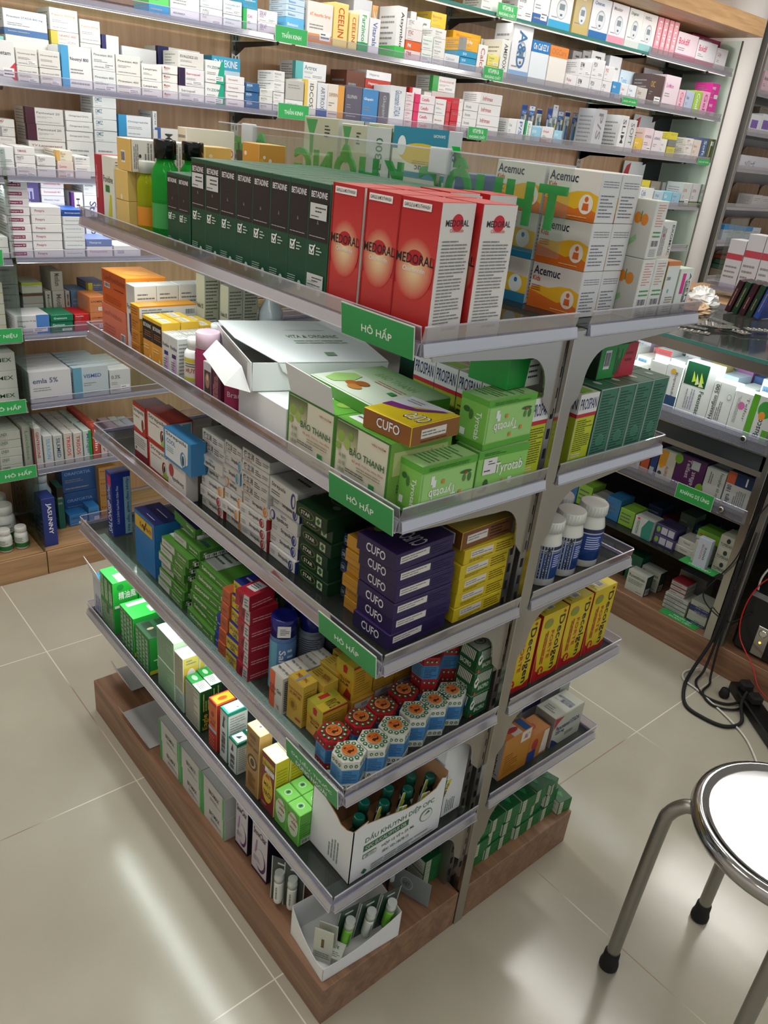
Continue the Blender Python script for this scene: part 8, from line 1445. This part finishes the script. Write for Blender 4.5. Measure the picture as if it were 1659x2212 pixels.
mb = MB(); mb.lathe([(.0035, 0), (.0035, .0015)], 'amber', n=12); mb.v = [(-.1185-pz, .047+px, .060+py) for px, py, pz in mb.v]; mb.f = [f[::-1] for f in mb.f]; mb.build('indicator', t)
t = empty('power_strip', (1.565, .035, 0), 'black multi-socket power strip on the floor by the counter plinth', 'power strip', None, math.radians(-128))
mb = MB(); mb.box((-.02, -.028, 0), (.34, .028, .032), 'black', ch=.004); mb.build('casing', t)
for i in range(2):
    mb = MB(); mb.box((.02+.06*i-.018, -.018, .0321), (.02+.06*i+.018, .018, .060), 'rubber', ch=.006); mb.build('plug', t)
def smooth(P, n=8):
    P = [Vector(p) for p in P]; out = []
    for i in range(len(P)-1):
        p0, p1, p2, p3 = P[max(i-1, 0)], P[i], P[i+1], P[min(i+2, len(P)-1)]
        for k in range(n):
            s = k/n; out.append(.5*((2*p1)+(p2-p0)*s+(2*p0-5*p1+4*p2-p3)*s*s+(3*p1-p0-3*p2+p3)*s*s*s))
    return out+[P[-1]]
def cable(P, r, mat, label): mb = MB(); mb.tube(smooth(P), r, mat, n=8); return one(mb, 'cable', label, 'cable', 'cables at the counter')
cable([(1.585, .165, .40), (1.583, .160, .25), (1.575, .165, .12), (1.53, .175, .02), (1.44, .15, .006), (1.36, .10, .006), (1.35, .04, .006), (1.37, -.02, .006), (1.43, -.04, .006), (1.49, -.005, .02), (1.52, .0, .05)], .0055, 'rubber', 'thick black cable making the widest loop on the floor')
cable([(1.588, .155, .30), (1.58, .155, .12), (1.55, .150, .02), (1.49, .14, .006), (1.45, .09, .006), (1.47, .03, .006), (1.53, .0, .012), (1.56, -.03, .03)], .004, 'rubber', 'black cable looping inside the widest one')
cable([(1.587, .150, .5), (1.586, .150, .2), (1.56, .13, .02), (1.52, .11, .006), (1.46, .10, .006), (1.43, .05, .006), (1.47, .0, .006), (1.55, -.01, .006)], .0035, 'rubber', 'thin black cable near the plinth')
cable([(1.56, .17, .012), (1.51, .19, .005), (1.47, .17, .005), (1.46, .12, .005), (1.44, .06, .005), (1.41, -.02, .005), (1.36, -.10, .005), (1.24, -.20, .005), (1.15, -.24, .005)], .003, 'white_wire', 'thin white cable trailing across the floor')
cable([(1.60, .10, .70), (1.585, .16, .55), (1.582, .18, .40), (1.58, .22, .30), (1.585, .24, .24), (1.59, .20, .20), (1.60, .14, .19), (1.62, .10, .24)], .002, 'rubber', 'thin black wire hanging in front of the counter post')
cable([(1.63, .05, .42), (1.61, .10, .34), (1.60, .115, .25), (1.60, .10, .16), (1.58, .03, .10), (1.56, -.02, .05), (1.56, -.10, .03)], .002, 'red_wire', 'thin red wire running round the power unit')
cable([(1.66, .09, .42), (1.65, .115, .34), (1.655, .10, .24), (1.67, .09, .20)], .003, 'white_wire', 'grey cable hanging behind the power unit')
mb = MB(); mb.lathe([(.014, 0), (.016, .006), (.012, .026), (.004, .03)], 'rubber', n=16); one(mb, 'plug', 'round black plug lying among the cables', 'plug', loc=(1.505, .055, .003))

# ---------------------------------------------------------------- steel stool
SCX, SCY, SH_ = .573, -.428, .48
t = empty('stool', (SCX, SCY, 0), 'round stainless steel stool in the right foreground', 'stool')
mb = MB(); r = .166; mb.lathe([(r-.018, SH_-.030), (r-.004, SH_-.026), (r, SH_-.016), (r-.003, SH_-.006), (r-.011, SH_), (r-.018, SH_-.0005), (r-.022, SH_-.0035), (r-.030, SH_-.0045), (.10, SH_-.0055), (.05, SH_-.006), (.0002, SH_-.006)], 'seat_steel', n=72); mb.build('seat', t)
for a in (118, 38, -58, -158):
    c_, s_ = math.cos(math.radians(a)), math.sin(math.radians(a))
    P = [(.10, SH_-.024), (.158, SH_-.026), (.176, SH_-.034), (.190, SH_-.055), (.195, SH_-.085), (.199, .25), (.203, .03)]
    mb = MB(); mb.tube(smooth([(c_*p[0], s_*p[0], p[1]) for p in P], 6), .0125, 'steel_dull', n=16); leg = mb.build('leg', t)
    mb = MB(); mb.lathe([(.0155, 0), (.0185, .004), (.0185, .014), (.0155, .026), (.0150, .044), (.0140, .045)], 'rubber', n=20, c=(c_*.203, s_*.203)); mb.build('rubber_foot', leg)
mb = MB(); n_ = 48; mb.tube([(.095*math.cos(2*math.pi*k/n_), .095*math.sin(2*math.pi*k/n_), SH_-.035) for k in range(n_+1)], .007, 'steel_dull', n=10); mb.build('ring', t)
